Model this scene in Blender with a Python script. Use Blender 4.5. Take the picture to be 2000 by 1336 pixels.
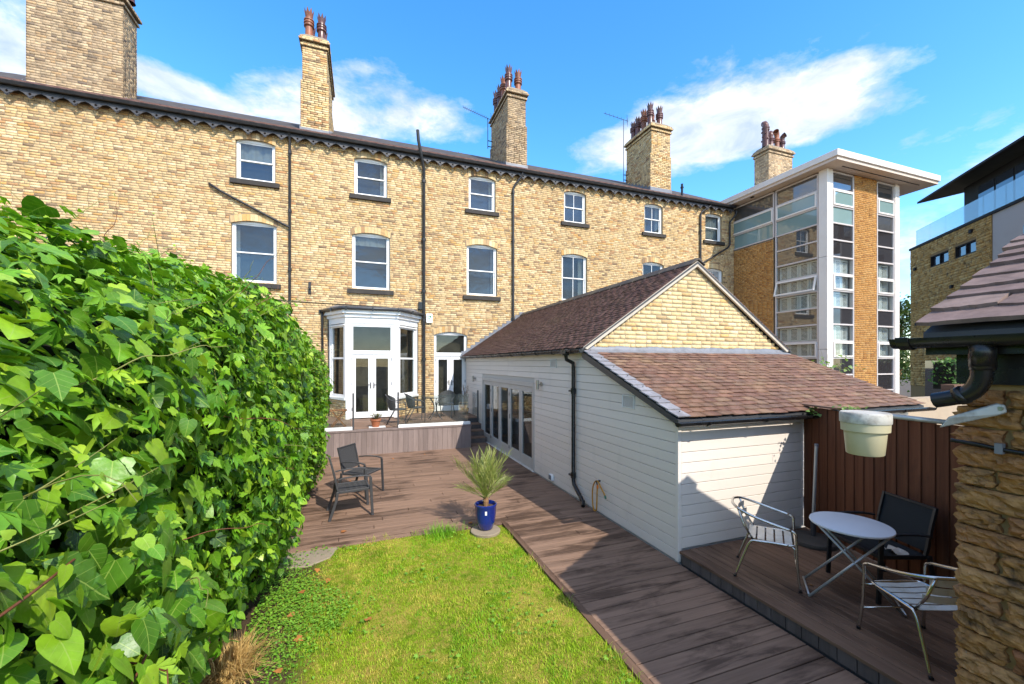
import bpy, bmesh, math, random
import numpy as np
from mathutils import Vector, Matrix, Quaternion

for o in list(bpy.data.objects):
    bpy.data.objects.remove(o, do_unlink=True)
scene = bpy.context.scene
COL = scene.collection
R = math.radians
random.seed(7)
RNG = np.random.default_rng(7)

# ------------------------------------------------------------------ camera
CAM_Z = 2.45
cam_data = bpy.data.cameras.new('camera')
cam = bpy.data.objects.new('camera', cam_data)
COL.objects.link(cam)
cam.location = (0, 0, CAM_Z)
cam.rotation_euler = (R(90), 0, R(-20))
cam_data.sensor_width = 36
cam_data.lens = 36 * 805 / 2000
cam_data.shift_y = 0.021
cam_data.clip_start = 0.05
cam_data.clip_end = 2000
scene.camera = cam

# ------------------------------------------------------------------ view + sampling
scene.view_settings.view_transform = 'Standard'
scene.view_settings.look = 'None'
scene.view_settings.exposure = 1.55
scene.view_settings.gamma = 1
scene.view_settings.use_curve_mapping = False
scene.render.engine = 'CYCLES'
scene.cycles.use_denoising = True
scene.cycles.max_bounces = 8
scene.cycles.transparent_max_bounces = 12
scene.cycles.sample_clamp_indirect = 6

# ------------------------------------------------------------------ sun
SUN_EL, SUN_AZ = R(42), R(17)          # azimuth measured from -Y towards +X
S = Vector((math.sin(SUN_AZ) * math.cos(SUN_EL), -math.cos(SUN_AZ) * math.cos(SUN_EL), math.sin(SUN_EL)))
sun_data = bpy.data.lights.new('sun', 'SUN')
sun_data.energy = 2.0
sun_data.angle = R(0.5)
sun_data.color = (1.0, 0.93, 0.82)
sun = bpy.data.objects.new('sun', sun_data)
COL.objects.link(sun)
sun.location = (10, -30, 30)
sun.rotation_euler = S.to_track_quat('Z', 'Y').to_euler()

# ------------------------------------------------------------------ node helpers
def nd(nt, kind, **kw):
    n = nt.nodes.new(kind)
    for k, v in kw.items():
        if k.startswith('i_'):
            key = k[2:]
            key = int(key) if key.isdigit() else key.replace('_', ' ')
            n.inputs[key].default_value = v
        else:
            setattr(n, k, v)
    return n
def lk(nt, a, b):
    nt.links.new(a, b)
def math_n(nt, op, a, b=None, clamp=False):
    n = nt.nodes.new('ShaderNodeMath'); n.operation = op; n.use_clamp = clamp
    for i, v in enumerate((a, b)):
        if v is None: continue
        if isinstance(v, (int, float)): n.inputs[i].default_value = v
        else: lk(nt, v, n.inputs[i])
    return n.outputs[0]
def mix_c(nt, fac, a, b, blend='MIX'):
    n = nt.nodes.new('ShaderNodeMix'); n.data_type = 'RGBA'; n.blend_type = blend
    def put(sock, v):
        if isinstance(v, (int, float)): sock.default_value = v
        elif isinstance(v, (tuple, list)): sock.default_value = (*v[:3], 1)
        else: lk(nt, v, sock)
    put(n.inputs['Factor'], fac); put(n.inputs['A'], a); put(n.inputs['B'], b)
    return n.outputs['Result']
def ramp(nt, fac, stops, interp='LINEAR'):
    n = nt.nodes.new('ShaderNodeValToRGB'); cr = n.color_ramp; cr.interpolation = interp
    while len(cr.elements) < len(stops): cr.elements.new(0.5)
    for e, (p, c) in zip(cr.elements, stops):
        e.position = p
        e.color = (c, c, c, 1) if isinstance(c, (int, float)) else (*c[:3], 1)
    lk(nt, fac, n.inputs[0])
    return n.outputs[0]
def noise(nt, vec, scale, detail=4, rough=.55, dist=0):
    n = nd(nt, 'ShaderNodeTexNoise', i_Scale=scale, i_Detail=detail, i_Roughness=rough, i_Distortion=dist)
    if vec is not None: lk(nt, vec, n.inputs['Vector'])
    return n.outputs['Fac']
def mapped(nt, vec, scale=(1, 1, 1), loc=(0, 0, 0), rot=(0, 0, 0)):
    m = nd(nt, 'ShaderNodeMapping')
    m.inputs['Scale'].default_value = scale; m.inputs['Location'].default_value = loc; m.inputs['Rotation'].default_value = rot
    lk(nt, vec, m.inputs['Vector'])
    return m.outputs[0]
def dirn(u, v):                         # unit direction of a sky feature (measured once from the photograph)
    a = (u - 1000) / 805
    return Vector((a * .9397 + .342, -a * .342 + .9397, -(v - 710) / 805)).normalized()

# ------------------------------------------------------------------ world: sky with clouds
world = bpy.data.worlds.new('World'); scene.world = world; world.use_nodes = True
wt = world.node_tree; wt.nodes.clear()
sky = nd(wt, 'ShaderNodeTexSky', sky_type='NISHITA')
sky.sun_disc = False
sky.sun_elevation = SUN_EL
sky.sun_rotation = math.atan2(S.x, S.y)
sky.air_density = 1.0; sky.dust_density = 0.35; sky.ozone_density = 3.0
hs = nd(wt, 'ShaderNodeHueSaturation', i_Saturation=1.30, i_Value=1.0)
lk(wt, sky.outputs[0], hs.inputs['Color'])
tc = nd(wt, 'ShaderNodeTexCoord')
D = tc.outputs['Generated']
sep = nd(wt, 'ShaderNodeSeparateXYZ'); lk(wt, D, sep.inputs[0])
zc = math_n(wt, 'MAXIMUM', sep.outputs['Z'], 0.06)
px = math_n(wt, 'DIVIDE', sep.outputs['X'], zc); py = math_n(wt, 'DIVIDE', sep.outputs['Y'], zc)
comb = nd(wt, 'ShaderNodeCombineXYZ'); lk(wt, px, comb.inputs[0]); lk(wt, py, comb.inputs[1])
base_n = noise(wt, mapped(wt, comb.outputs[0], (.55, .75, 1), (3.1, 7.7, 0)), 1.0, 9, .58, .3)
fine_n = noise(wt, mapped(wt, D, (6, 6, 12)), 1.0, 12, .62, .35)
fine_2 = noise(wt, mapped(wt, D, (19, 19, 40), (4, 1, 2)), 1.0, 10, .66, .2)
fine_3 = noise(wt, mapped(wt, D, (9, 9, 20), (7, 3, 5)), 1.0, 8, .6, .4)
dens = math_n(wt, 'MULTIPLY', math_n(wt, 'SUBTRACT', base_n, .385), 5.0)
dens = math_n(wt, 'MAXIMUM', dens, -0.6)
GAP = (1050, 250, 1.45, .75, 2.0)        # clears from view the cloud cover thickened all round for fill light
# (u, v, half-width, half-height, strength): cloud banks standing in the photographed sky
CLOUDS = [(1440, 195, .30, .125, 2.2), (1600, 205, .25, .07, 1.9), (1330, 262, .28, .085, 1.3), (1680, 236, .14, .035, 1.3), (720, 205, .25, .115, 1.75),
          (560, 225, .24, .08, 1.2), (880, 235, .17, .06, 1.2), (15, 105, .12, .14, 1.3), (310, 152, .10, .032, 1.3), (1180, 300, .16, .05, 1.0),
          (370, 190, .10, .03, 1.0), (1985, 285, .06, .035, 1.3), (1720, 470, .10, .06, 1.0), (1300, 330, .27, .05, .8), (1690, 300, .18, .035, .9)]
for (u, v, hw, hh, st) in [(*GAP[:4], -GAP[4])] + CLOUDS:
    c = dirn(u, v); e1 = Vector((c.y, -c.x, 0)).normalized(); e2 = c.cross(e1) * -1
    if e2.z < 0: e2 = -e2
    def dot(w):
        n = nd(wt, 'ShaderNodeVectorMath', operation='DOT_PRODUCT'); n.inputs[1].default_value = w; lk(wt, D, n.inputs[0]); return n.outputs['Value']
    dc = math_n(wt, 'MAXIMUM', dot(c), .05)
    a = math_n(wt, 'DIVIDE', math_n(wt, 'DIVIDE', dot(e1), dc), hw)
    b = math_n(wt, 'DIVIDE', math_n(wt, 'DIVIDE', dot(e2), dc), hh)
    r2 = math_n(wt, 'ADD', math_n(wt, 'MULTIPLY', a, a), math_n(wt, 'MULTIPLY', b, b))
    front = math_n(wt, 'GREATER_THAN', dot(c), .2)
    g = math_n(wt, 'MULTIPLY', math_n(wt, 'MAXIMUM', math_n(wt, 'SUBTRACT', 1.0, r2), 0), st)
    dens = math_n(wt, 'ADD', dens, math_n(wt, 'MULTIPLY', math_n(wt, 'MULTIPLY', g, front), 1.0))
shape = math_n(wt, 'ADD', math_n(wt, 'MULTIPLY', math_n(wt, 'SUBTRACT', fine_n, .5), 3.9), math_n(wt, 'MULTIPLY', math_n(wt, 'SUBTRACT', fine_2, .5), 2.2))
dens = math_n(wt, 'ADD', dens, shape)
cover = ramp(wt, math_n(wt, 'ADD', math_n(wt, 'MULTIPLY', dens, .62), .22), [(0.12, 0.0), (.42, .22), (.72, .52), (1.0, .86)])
lift = ramp(wt, sep.outputs['Z'], [(0.0, 0.0), (.05, .2), (.2, 1.0)])
cover = math_n(wt, 'MULTIPLY', cover, lift)
cloud_col = mix_c(wt, ramp(wt, fine_3, [(.34, 0), (.62, 1)]), (1.75, 1.95, 2.3), (3.1, 3.05, 2.95))
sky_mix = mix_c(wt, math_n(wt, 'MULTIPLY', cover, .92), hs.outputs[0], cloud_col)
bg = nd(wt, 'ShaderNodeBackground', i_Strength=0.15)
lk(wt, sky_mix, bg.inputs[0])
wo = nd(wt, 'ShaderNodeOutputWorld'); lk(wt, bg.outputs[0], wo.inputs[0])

# ------------------------------------------------------------------ mesh helpers
class MB:
    def __init__(s): s.v, s.f = [], []
    def add(s, vs, fs):
        k = len(s.v); s.v += [tuple(p) for p in vs]; s.f += [tuple(i + k for i in f) for f in fs]; return s
    def box(s, x0, x1, y0, y1, z0, z1):
        return s.add([(x0, y0, z0), (x1, y0, z0), (x1, y1, z0), (x0, y1, z0), (x0, y0, z1), (x1, y0, z1), (x1, y1, z1), (x0, y1, z1)],
                     [(0, 3, 2, 1), (4, 5, 6, 7), (0, 1, 5, 4), (1, 2, 6, 5), (2, 3, 7, 6), (3, 0, 4, 7)])
    def fbox(s, o, ux, n, u0, u1, z0, z1, d0, d1):
        """box on a wall facet: o origin, ux along the wall, n outward"""
        o, ux, n = Vector(o), Vector(ux), Vector(n)
        P = lambda u, d, z: o + ux * u + n * d + Vector((0, 0, z))
        return s.add([P(u0, d1, z0), P(u1, d1, z0), P(u1, d0, z0), P(u0, d0, z0), P(u0, d1, z1), P(u1, d1, z1), P(u1, d0, z1), P(u0, d0, z1)],
                     [(0, 3, 2, 1), (4, 5, 6, 7), (0, 1, 5, 4), (1, 2, 6, 5), (2, 3, 7, 6), (3, 0, 4, 7)])
    def bar(s, a, b, w, h, up=(0, 0, 1)):
        a, b = Vector(a), Vector(b); d = (b - a).normalized(); up = Vector(up)
        if abs(d.dot(up)) > .98: up = Vector((0, 1, 0))
        x = d.cross(up).normalized() * (w / 2); y = x.cross(d).normalized() * (h / 2)
        return s.add([a - x - y, a + x - y, a + x + y, a - x + y, b - x - y, b + x - y, b + x + y, b - x + y],
                     [(0, 3, 2, 1), (4, 5, 6, 7), (0, 1, 5, 4), (1, 2, 6, 5), (2, 3, 7, 6), (3, 0, 4, 7)])
    def tube(s, pts, r, n=8, cap=True, flat=1.0):
        pts = [Vector(p) for p in pts]; k = len(s.v); m = len(pts)
        rr = r if isinstance(r, (list, tuple)) else [r] * m
        prev = None
        for i, p in enumerate(pts):
            d = (pts[min(i + 1, m - 1)] - pts[max(i - 1, 0)]).normalized()
            if prev is None:
                up = Vector((0, 0, 1)) if abs(d.z) < .9 else Vector((0, 1, 0))
                x = d.cross(up).normalized()
            else:
                x = (prev - d * prev.dot(d)).normalized()
            prev = x; y = d.cross(x)
            for j in range(n):
                t = 2 * math.pi * j / n
                s.v.append(tuple(p + (x * math.cos(t) + y * math.sin(t) * flat) * rr[i]))
        for i in range(m - 1):
            for j in range(n):
                s.f.append((k + i * n + j, k + i * n + (j + 1) % n, k + (i + 1) * n + (j + 1) % n, k + (i + 1) * n + j))
        if cap:
            s.f.append(tuple(k + j for j in reversed(range(n)))); s.f.append(tuple(k + (m - 1) * n + j for j in range(n)))
        return s
    def lathe(s, prof, c=(0, 0, 0), n=20, cap=True):
        k = len(s.v); c = Vector(c)
        for (r, z) in prof:
            for j in range(n):
                t = 2 * math.pi * j / n
                s.v.append((c.x + r * math.cos(t), c.y + r * math.sin(t), c.z + z))
        for i in range(len(prof) - 1):
            for j in range(n):
                s.f.append((k + i * n + j, k + i * n + (j + 1) % n, k + (i + 1) * n + (j + 1) % n, k + (i + 1) * n + j))
        if cap:
            s.f.append(tuple(k + j for j in reversed(range(n)))); s.f.append(tuple(k + (len(prof) - 1) * n + j for j in range(n)))
        return s
    def prism(s, poly, ext):
        """poly: list of 3-D points (planar), ext: extrusion vector"""
        n = len(poly); e = Vector(ext); P = [Vector(p) for p in poly]
        return s.add(P + [p + e for p in P], [tuple(reversed(range(n))), tuple(range(n, 2 * n))] + [(i, (i + 1) % n, n + (i + 1) % n, n + i) for i in range(n)])
    def mesh(s, name, smooth=False):
        me = bpy.data.meshes.new(name); me.from_pydata(s.v, [], s.f); me.update()
        bm = bmesh.new(); bm.from_mesh(me); bmesh.ops.recalc_face_normals(bm, faces=bm.faces[:]); bm.to_mesh(me); bm.free()
        if smooth: me.polygons.foreach_set('use_smooth', [True] * len(me.polygons))
        return me

def np_mesh(name, V, F, uv=None, smooth=False):
    V = np.ascontiguousarray(V, dtype=np.float32); F = np.ascontiguousarray(F, dtype=np.int32)
    me = bpy.data.meshes.new(name); m, k = F.shape
    me.vertices.add(len(V)); me.vertices.foreach_set('co', V.ravel())
    me.loops.add(m * k); me.loops.foreach_set('vertex_index', F.ravel())
    me.polygons.add(m); me.polygons.foreach_set('loop_start', np.arange(0, m * k, k, dtype=np.int32))
    if smooth: me.polygons.foreach_set('use_smooth', np.ones(m, dtype=bool))
    me.update(calc_edges=True)
    if uv is not None:
        l = me.uv_layers.new(name='UVMap'); l.data.foreach_set('uv', np.ascontiguousarray(uv[F.ravel()], dtype=np.float32).ravel())
    return me

def link(name, data, mat=None, parent=None, loc=None):
    o = bpy.data.objects.new(name, data); COL.objects.link(o)
    if mat is not None and data is not None:
        if not data.materials: data.materials.append(mat)
    if parent is not None: o.parent = parent
    if loc is not None: o.location = loc
    return o
def part(name, mb, mat, parent, smooth=False, bevel=0, seg=2, angle=None):
    o = link(name, mb.mesh(name, smooth), mat, parent)
    if bevel:
        b = o.modifiers.new('bevel', 'BEVEL'); b.width = bevel; b.segments = seg; b.limit_method = 'ANGLE'; b.angle_limit = R(40)
    if angle is not None or (smooth and bevel):
        try: o.data.set_sharp_from_angle(angle=R(angle or 35))
        except Exception: pass
    return o
def tag(o, label=None, cat=None, group=None, kind=None):
    if label: o['label'] = label
    if cat: o['category'] = cat
    if group: o['group'] = group
    if kind: o['kind'] = kind
    return o
def thing(name, label, cat, loc=(0, 0, 0), rz=0, group=None):
    o = bpy.data.objects.new(name, None); COL.objects.link(o)
    o.empty_display_size = .1; o.location = loc; o.rotation_euler = (0, 0, rz)
    return tag(o, label, cat, group)
def copy_tree(o, parent=None):
    c = o.copy(); COL.objects.link(c); c.parent = parent
    for ch in [x for x in bpy.data.objects if x.parent == o]:
        copy_tree(ch, c)
    return c

# ------------------------------------------------------------------ materials
MATS = {}
def principled(name, color=(.5, .5, .5), rough=.6, metal=0, spec=.5, ior=1.45, coat=0):
    m = bpy.data.materials.new(name); m.use_nodes = True; nt = m.node_tree
    b = nt.nodes['Principled BSDF']
    b.inputs['Base Color'].default_value = (*color, 1); b.inputs['Roughness'].default_value = rough
    b.inputs['Metallic'].default_value = metal; b.inputs['IOR'].default_value = ior
    b.inputs['Specular IOR Level'].default_value = spec; b.inputs['Coat Weight'].default_value = coat
    MATS[name] = m
    return m, nt, b
def world_pos(nt):
    return nd(nt, 'ShaderNodeNewGeometry').outputs['Position']
def obj_pos(nt):
    return nd(nt, 'ShaderNodeTexCoord').outputs['Object']
def bump(nt, b, height, strength=.3, dist=.01):
    n = nd(nt, 'ShaderNodeBump', i_Strength=strength, i_Distance=dist); lk(nt, height, n.inputs['Height']); lk(nt, n.outputs[0], b.inputs['Normal'])
def rand_piece(nt):
    """one random number for each loose piece or each object"""
    g = nd(nt, 'ShaderNodeNewGeometry').outputs['Random Per Island']; o = nd(nt, 'ShaderNodeObjectInfo').outputs['Random']
    return math_n(nt, 'FRACT', math_n(nt, 'ADD', g, o))

def worn(name, color, rough=.6, var=.18, scale=6, dirt=None, dirt_amt=.5, bumps=.15, bump_scale=60, metal=0, spec=.5, piece=0.0, coat=0):
    """plain surface with tonal variation, optional dirt and fine relief"""
    m, nt, b = principled(name, color, rough, metal, spec, coat=coat)
    P = world_pos(nt)
    f = noise(nt, P, scale, 6, .6)
    c = mix_c(nt, f, tuple(x * (1 - var) for x in color), tuple(min(x * (1 + var), 1) for x in color))
    if piece:
        r = rand_piece(nt)
        c = mix_c(nt, 1.0, c, ramp(nt, r, [(0, 1 - piece), (1, 1 + piece)]), 'MULTIPLY')
    if dirt:
        d = ramp(nt, noise(nt, P, scale * .45, 8, .68, .4), [(.48, 0), (.68, dirt_amt)])
        c = mix_c(nt, d, c, dirt)
    lk(nt, c, b.inputs['Base Color'])
    rr = math_n(nt, 'ADD', math_n(nt, 'MULTIPLY', math_n(nt, 'SUBTRACT', f, .5), .25), rough)
    lk(nt, rr, b.inputs['Roughness'])
    if bumps: bump(nt, b, noise(nt, P, bump_scale, 4), bumps, .004)
    return m

def brick_mat(name, stops, soot=.35, soot_scale=.55, hue=1.0):
    m, nt, b = principled(name, (.5, .4, .2), .88, spec=.25)
    P = world_pos(nt)
    r = rand_piece(nt)
    c = ramp(nt, r, stops, 'LINEAR')
    f = noise(nt, P, 22, 5, .65)
    c = mix_c(nt, 1.0, c, ramp(nt, f, [(.25, .72), (.5, 1.0), (.8, 1.14)]), 'MULTIPLY')
    if soot:
        n1 = noise(nt, mapped(nt, P, (1, 1, .8)), soot_scale, 8, .66, .6)
        c = mix_c(nt, ramp(nt, n1, [(.47, 0), (.72, soot)]), c, (.20, .14, .08))
        st = noise(nt, mapped(nt, P, (2.6, 2.6, .22)), 1.0, 7, .66, .3)
        c = mix_c(nt, ramp(nt, st, [(.52, 0), (.72, soot * .9)]), c, (.19, .145, .10))
        wide = noise(nt, P, .16, 3, .5)
        c = mix_c(nt, 1.0, c, ramp(nt, wide, [(.35, (.90, .87, .83)), (.62, (1.06, 1.05, 1.02))]), 'MULTIPLY')
        n2 = noise(nt, mapped(nt, P, (1, 1, 2.2)), 2.2, 7, .72, .5)
        c = mix_c(nt, ramp(nt, n2, [(.54, 0), (.74, min(1, soot * 1.9))]), c, (.16, .12, .08))
    lk(nt, c, b.inputs['Base Color'])
    bump(nt, b, noise(nt, P, 90, 5, .7), .35, .006)
    return m
CREAM = [(0, (.543, .373, .181)), (.10, (.699, .520, .289)), (.22, (.602, .427, .216)), (.34, (.757, .596, .362)), (.45, (.582, .373, .161)), (.55, (.718, .533, .289)), (.64, (.533, .373, .202)),
         (.72, (.679, .498, .266)), (.79, (.602, .346, .121)), (.85, (.465, .320, .177)), (.90, (.505, .267, .121)), (.945, (.330, .222, .128)), (.97, (.242, .169, .105)), (1, (.660, .471, .249))]
brick_mat('cream_brick', CREAM, .24)
brick_mat('gable_brick', [(0, (.639, .468, .234)), (.3, (.730, .561, .310)), (.6, (.675, .493, .249)), (.8, (.747, .587, .347)), (.93, (.602, .385, .151)), (1, (.456, .335, .196))], .18, 1.3)
brick_mat('sooty_brick', [(0, (.490, .355, .218)), (.2, (.592, .452, .287)), (.4, (.457, .339, .227)), (.55, (.558, .404, .244)), (.68, (.320, .234, .156)), (.8, (.490, .322, .174)), (.88, (.169, .130, .105)), (1, (.507, .371, .234))], .55, 1.1)
brick_mat('tower_brick', [(0, (.436, .204, .054)), (.25, (.523, .271, .080)), (.5, (.479, .234, .067)), (.75, (.558, .309, .107)), (.86, (.331, .144, .040)), (1, (.487, .242, .067))], .12, 1.0)
worn('mortar', (.26, .20, .135), .95, .25, 5, (.12, .09, .06), .6, .4, 120, spec=.1)
worn('gable_mortar', (.33, .265, .18), .95, .2, 5, (.2, .16, .12), .5, .4, 120, spec=.1)
worn('reveal', (.34, .25, .14), .9, .25, 7, (.12, .09, .06), .6, .3, 80, spec=.2)
worn('sill_stone', (.032, .027, .023), .75, .4, 9, (.075, .06, .045), .5, .4, 60)
worn('white_paint', (.80, .79, .77), .35, .03, 3, (.5, .48, .44), .12, .05, 30)
worn('white_upvc', (.82, .82, .81), .3, .02, 3, None, 0, .02, 20)
worn('black_iron', (.018, .018, .02), .45, .35, 9, (.07, .06, .055), .35, .15, 40)
worn('black_plastic', (.011, .011, .012), .28, .3, 9, (.05, .05, .045), .25, .05, 40)
worn('gutter_grey', (.05, .052, .056), .4, .2, 6, (.11, .1, .09), .4, .1, 40)
worn('fret_grey', (.05, .048, .052), .55, .25, 8, (.16, .15, .15), .4, .2, 50)
worn('lead', (.19, .195, .215), .5, .25, 8, (.10, .10, .105), .6, .25, 25, metal=.2)
worn('terracotta_pot', (.26, .09, .045), .5, .3, 12, (.08, .05, .04), .6, .2, 50, piece=.25)
worn('glazed_pot', (.13, .055, .045), .28, .3, 12, (.05, .035, .035), .6, .1, 50, piece=.3)
worn('flaunching', (.27, .22, .16), .95, .25, 8, (.1, .09, .06), .6, .5, 40)
worn('roof_slate_far', (.055, .045, .04), .75, .35, 5, (.16, .12, .07), .7, .5, 30)

def cladding_mat(name, col):
    m, nt, b = principled(name, col, .5, spec=.4)
    P = world_pos(nt)
    f = noise(nt, mapped(nt, P, (.8, .8, 5)), 2.2, 6, .6)
    r = rand_piece(nt)
    c = mix_c(nt, f, tuple(x * .94 for x in col), tuple(min(1, x * 1.05) for x in col))
    c = mix_c(nt, 1.0, c, ramp(nt, r, [(0, .96), (1, 1.03)]), 'MULTIPLY')
    d = ramp(nt, noise(nt, mapped(nt, P, (2, 2, .6)), 1.6, 8, .7, .5), [(.56, 0), (.8, .22)])
    c = mix_c(nt, d, c, (.32, .29, .25))
    lk(nt, c, b.inputs['Base Color'])
    bump(nt, b, noise(nt, mapped(nt, P, (3, 3, 60)), 8, 4), .08, .003)
cladding_mat('cladding', (.75, .68, .605))
worn('door_grey', (.47, .44, .40), .42, .05, 4, (.25, .22, .18), .15, .03, 30)
worn('door_track', (.62, .6, .56), .4, .1, 4, (.15, .11, .07), .6, .1, 30)

def slate_mat(name, stops, lichen, lichen_amt=.35, sp=.35, rough=.62):
    m, nt, b = principled(name, (.1, .08, .08), rough, spec=sp)
    P = world_pos(nt)
    c = ramp(nt, rand_piece(nt), stops)
    f = noise(nt, P, 9, 7, .68, .3)
    c = mix_c(nt, 1.0, c, ramp(nt, f, [(.2, .58), (.5, 1.0), (.8, 1.36)]), 'MULTIPLY')
    c = mix_c(nt, ramp(nt, noise(nt, P, 1.1, 8, .7, .5), [(.5, 0), (.74, lichen_amt)]), c, lichen)
    lk(nt, c, b.inputs['Base Color'])
    bump(nt, b, noise(nt, mapped(nt, P, (1, 1, 1)), 34, 6, .7), .22, .005)
slate_mat('plum_slate', [(0, (.122, .059, .040)), (.3, (.172, .088, .060)), (.55, (.140, .080, .057)), (.75, (.198, .100, .065)), (.9, (.205, .125, .078)), (1, (.114, .061, .043))], (.229, .138, .065), .5)
slate_mat('dark_slate', [(0, (.090, .043, .035)), (.4, (.123, .062, .048)), (.7, (.107, .055, .046)), (1, (.139, .074, .055))], (.131, .093, .048), .4)
slate_mat('stone_slate', [(0, (.170, .117, .104)), (.4, (.214, .148, .130)), (.7, (.182, .126, .115)), (1, (.239, .171, .146))], (.107, .074, .057), .5, .25, .8)
slate_mat('verge_tile', [(0, (.216, .209, .223)), (.5, (.266, .259, .274)), (1, (.238, .227, .238))], (.115, .094, .079), .4)

def wood_mat(name, cols, along=0, stain=(.04, .028, .022), stain_amt=.75, rough=.72, sc=1.0, groove=0):
    """boards: grain runs along world axis 'along' (0 x, 1 y, 2 z)"""
    m, nt, b = principled(name, cols[0], rough, spec=.3)
    P = world_pos(nt)
    s = [34, 34, 34]; s[along] = 1.3
    r = rand_piece(nt)
    off = nd(nt, 'ShaderNodeVectorMath', operation='MULTIPLY_ADD'); lk(nt, P, off.inputs[0]); off.inputs[1].default_value = (1, 1, 1)
    cx = nd(nt, 'ShaderNodeCombineXYZ'); 
    for i in range(3): lk(nt, math_n(nt, 'MULTIPLY', r, 17.0), cx.inputs[i])
    lk(nt, cx.outputs[0], off.inputs[2])
    g = noise(nt, mapped(nt, off.outputs[0], tuple(s)), 1.0, 6, .62, .4)
    c = mix_c(nt, ramp(nt, g, [(.3, 0), (.7, 1)]), cols[0], cols[1])
    c = mix_c(nt, 1.0, c, ramp(nt, r, [(0, .82), (.5, 1.0), (1, 1.13)]), 'MULTIPLY')
    s2 = [5.5, 5.5, 5.5]; s2[along] = .9
    st = noise(nt, mapped(nt, P, tuple(s2)), sc, 8, .68, .5)
    big = noise(nt, P, .55, 5, .6, .6)
    k = math_n(nt, 'ADD', math_n(nt, 'MULTIPLY', st, .62), math_n(nt, 'MULTIPLY', big, .38))
    c = mix_c(nt, ramp(nt, k, [(.50, 0), (.585, stain_amt)]), c, stain)
    pale = noise(nt, P, 2.3, 8, .7, 1.2)
    c = mix_c(nt, ramp(nt, pale, [(.62, 0), (.78, .30)]), c, tuple(min(1, x * 1.7) for x in cols[1]))
    lk(nt, c, b.inputs['Base Color'])
    rr = math_n(nt, 'ADD', math_n(nt, 'MULTIPLY', math_n(nt, 'SUBTRACT', k, .5), -.9), rough)
    lk(nt, rr, b.inputs['Roughness'])
    bump(nt, b, g, .35, .004)
    return m
wood_mat('deck_wood_x', [(.173, .107, .073), (.257, .162, .112)], 0, (.060, .034, .022), .85)
wood_mat('deck_wood_y', [(.129, .075, .049), (.195, .118, .077)], 1, (.058, .032, .021), .75)
wood_mat('deck_skirt', [(.205, .156, .139), (.255, .197, .176)], 2, (.125, .09, .075), .3)
wood_mat('step_tile', [(.095, .078, .072), (.125, .103, .095)], 2, (.05, .04, .036), .4)
wood_mat('fence_wood', [(.100, .033, .015), (.162, .062, .029)], 2, (.043, .017, .009), .6, .75, .8)
wood_mat('fence_rail', [(.14, .075, .05), (.24, .15, .105)], 1, (.06, .04, .03), .5)
wood_mat('stool_wood', [(.22, .085, .028), (.30, .125, .042)], 0, (.12, .05, .02), .3)

def stone_mat(name, stops, sc=9):
    m, nt, b = principled(name, (.3, .22, .12), .9, spec=.2)
    P = world_pos(nt)
    c = ramp(nt, rand_piece(nt), stops)
    f = noise(nt, mapped(nt, P, (1, 1, 1.6)), sc, 8, .68, .6)
    c = mix_c(nt, 1.0, c, ramp(nt, f, [(.25, .55), (.5, 1.0), (.8, 1.35)]), 'MULTIPLY')
    c = mix_c(nt, ramp(nt, noise(nt, P, 4.2, 8, .7, .8), [(.52, 0), (.66, .85)]), c, (.05, .038, .028))
    c = mix_c(nt, ramp(nt, noise(nt, P, 26, 6, .7, .4), [(.63, 0), (.72, .45)]), c, (.48, .42, .34))
    lk(nt, c, b.inputs['Base Color'])
    h = math_n(nt, 'ADD', math_n(nt, 'MULTIPLY', noise(nt, mapped(nt, P, (1, 1, 2.2)), 14, 8, .7, .5), 1.0), math_n(nt, 'MULTIPLY', noise(nt, P, 70, 5, .7), .35))
    bump(nt, b, h, .9, .02)
stone_mat('gritstone', [(0, (.360, .186, .065)), (.3, (.431, .234, .092)), (.55, (.332, .172, .065)), (.75, (.396, .193, .080)), (.9, (.297, .124, .054)), (1, (.468, .262, .108))])
worn('stone_mortar', (.40, .265, .115), .95, .25, 14, (.22, .15, .07), .5, .7, 90, spec=.1)
stone_mat('far_stone', [(0, (.34, .20, .065)), (.4, (.42, .26, .095)), (.7, (.37, .22, .075)), (1, (.45, .30, .12))], 5)
worn('far_stone_bed', (.19, .12, .05), .95, .2, 6)
worn('far_render', (.33, .30, .29), .9, .05, 2, (.24, .21, .2), .2, .1, 60)
worn('black_zinc', (.016, .0145, .015), .7, .2, 2, None, 0, .05, 30, spec=.15)
worn('tower_frame', (.56, .50, .475), .45, .05, 2, (.40, .34, .31), .3, .05, 30)
worn('tower_soffit', (.62, .51, .42), .7, .06, 1.5, (.48, .40, .33), .3, .05, 30)
worn('tower_fascia', (.76, .70, .64), .6, .06, 1.5, (.5, .42, .36), .25, .05, 30)

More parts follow.
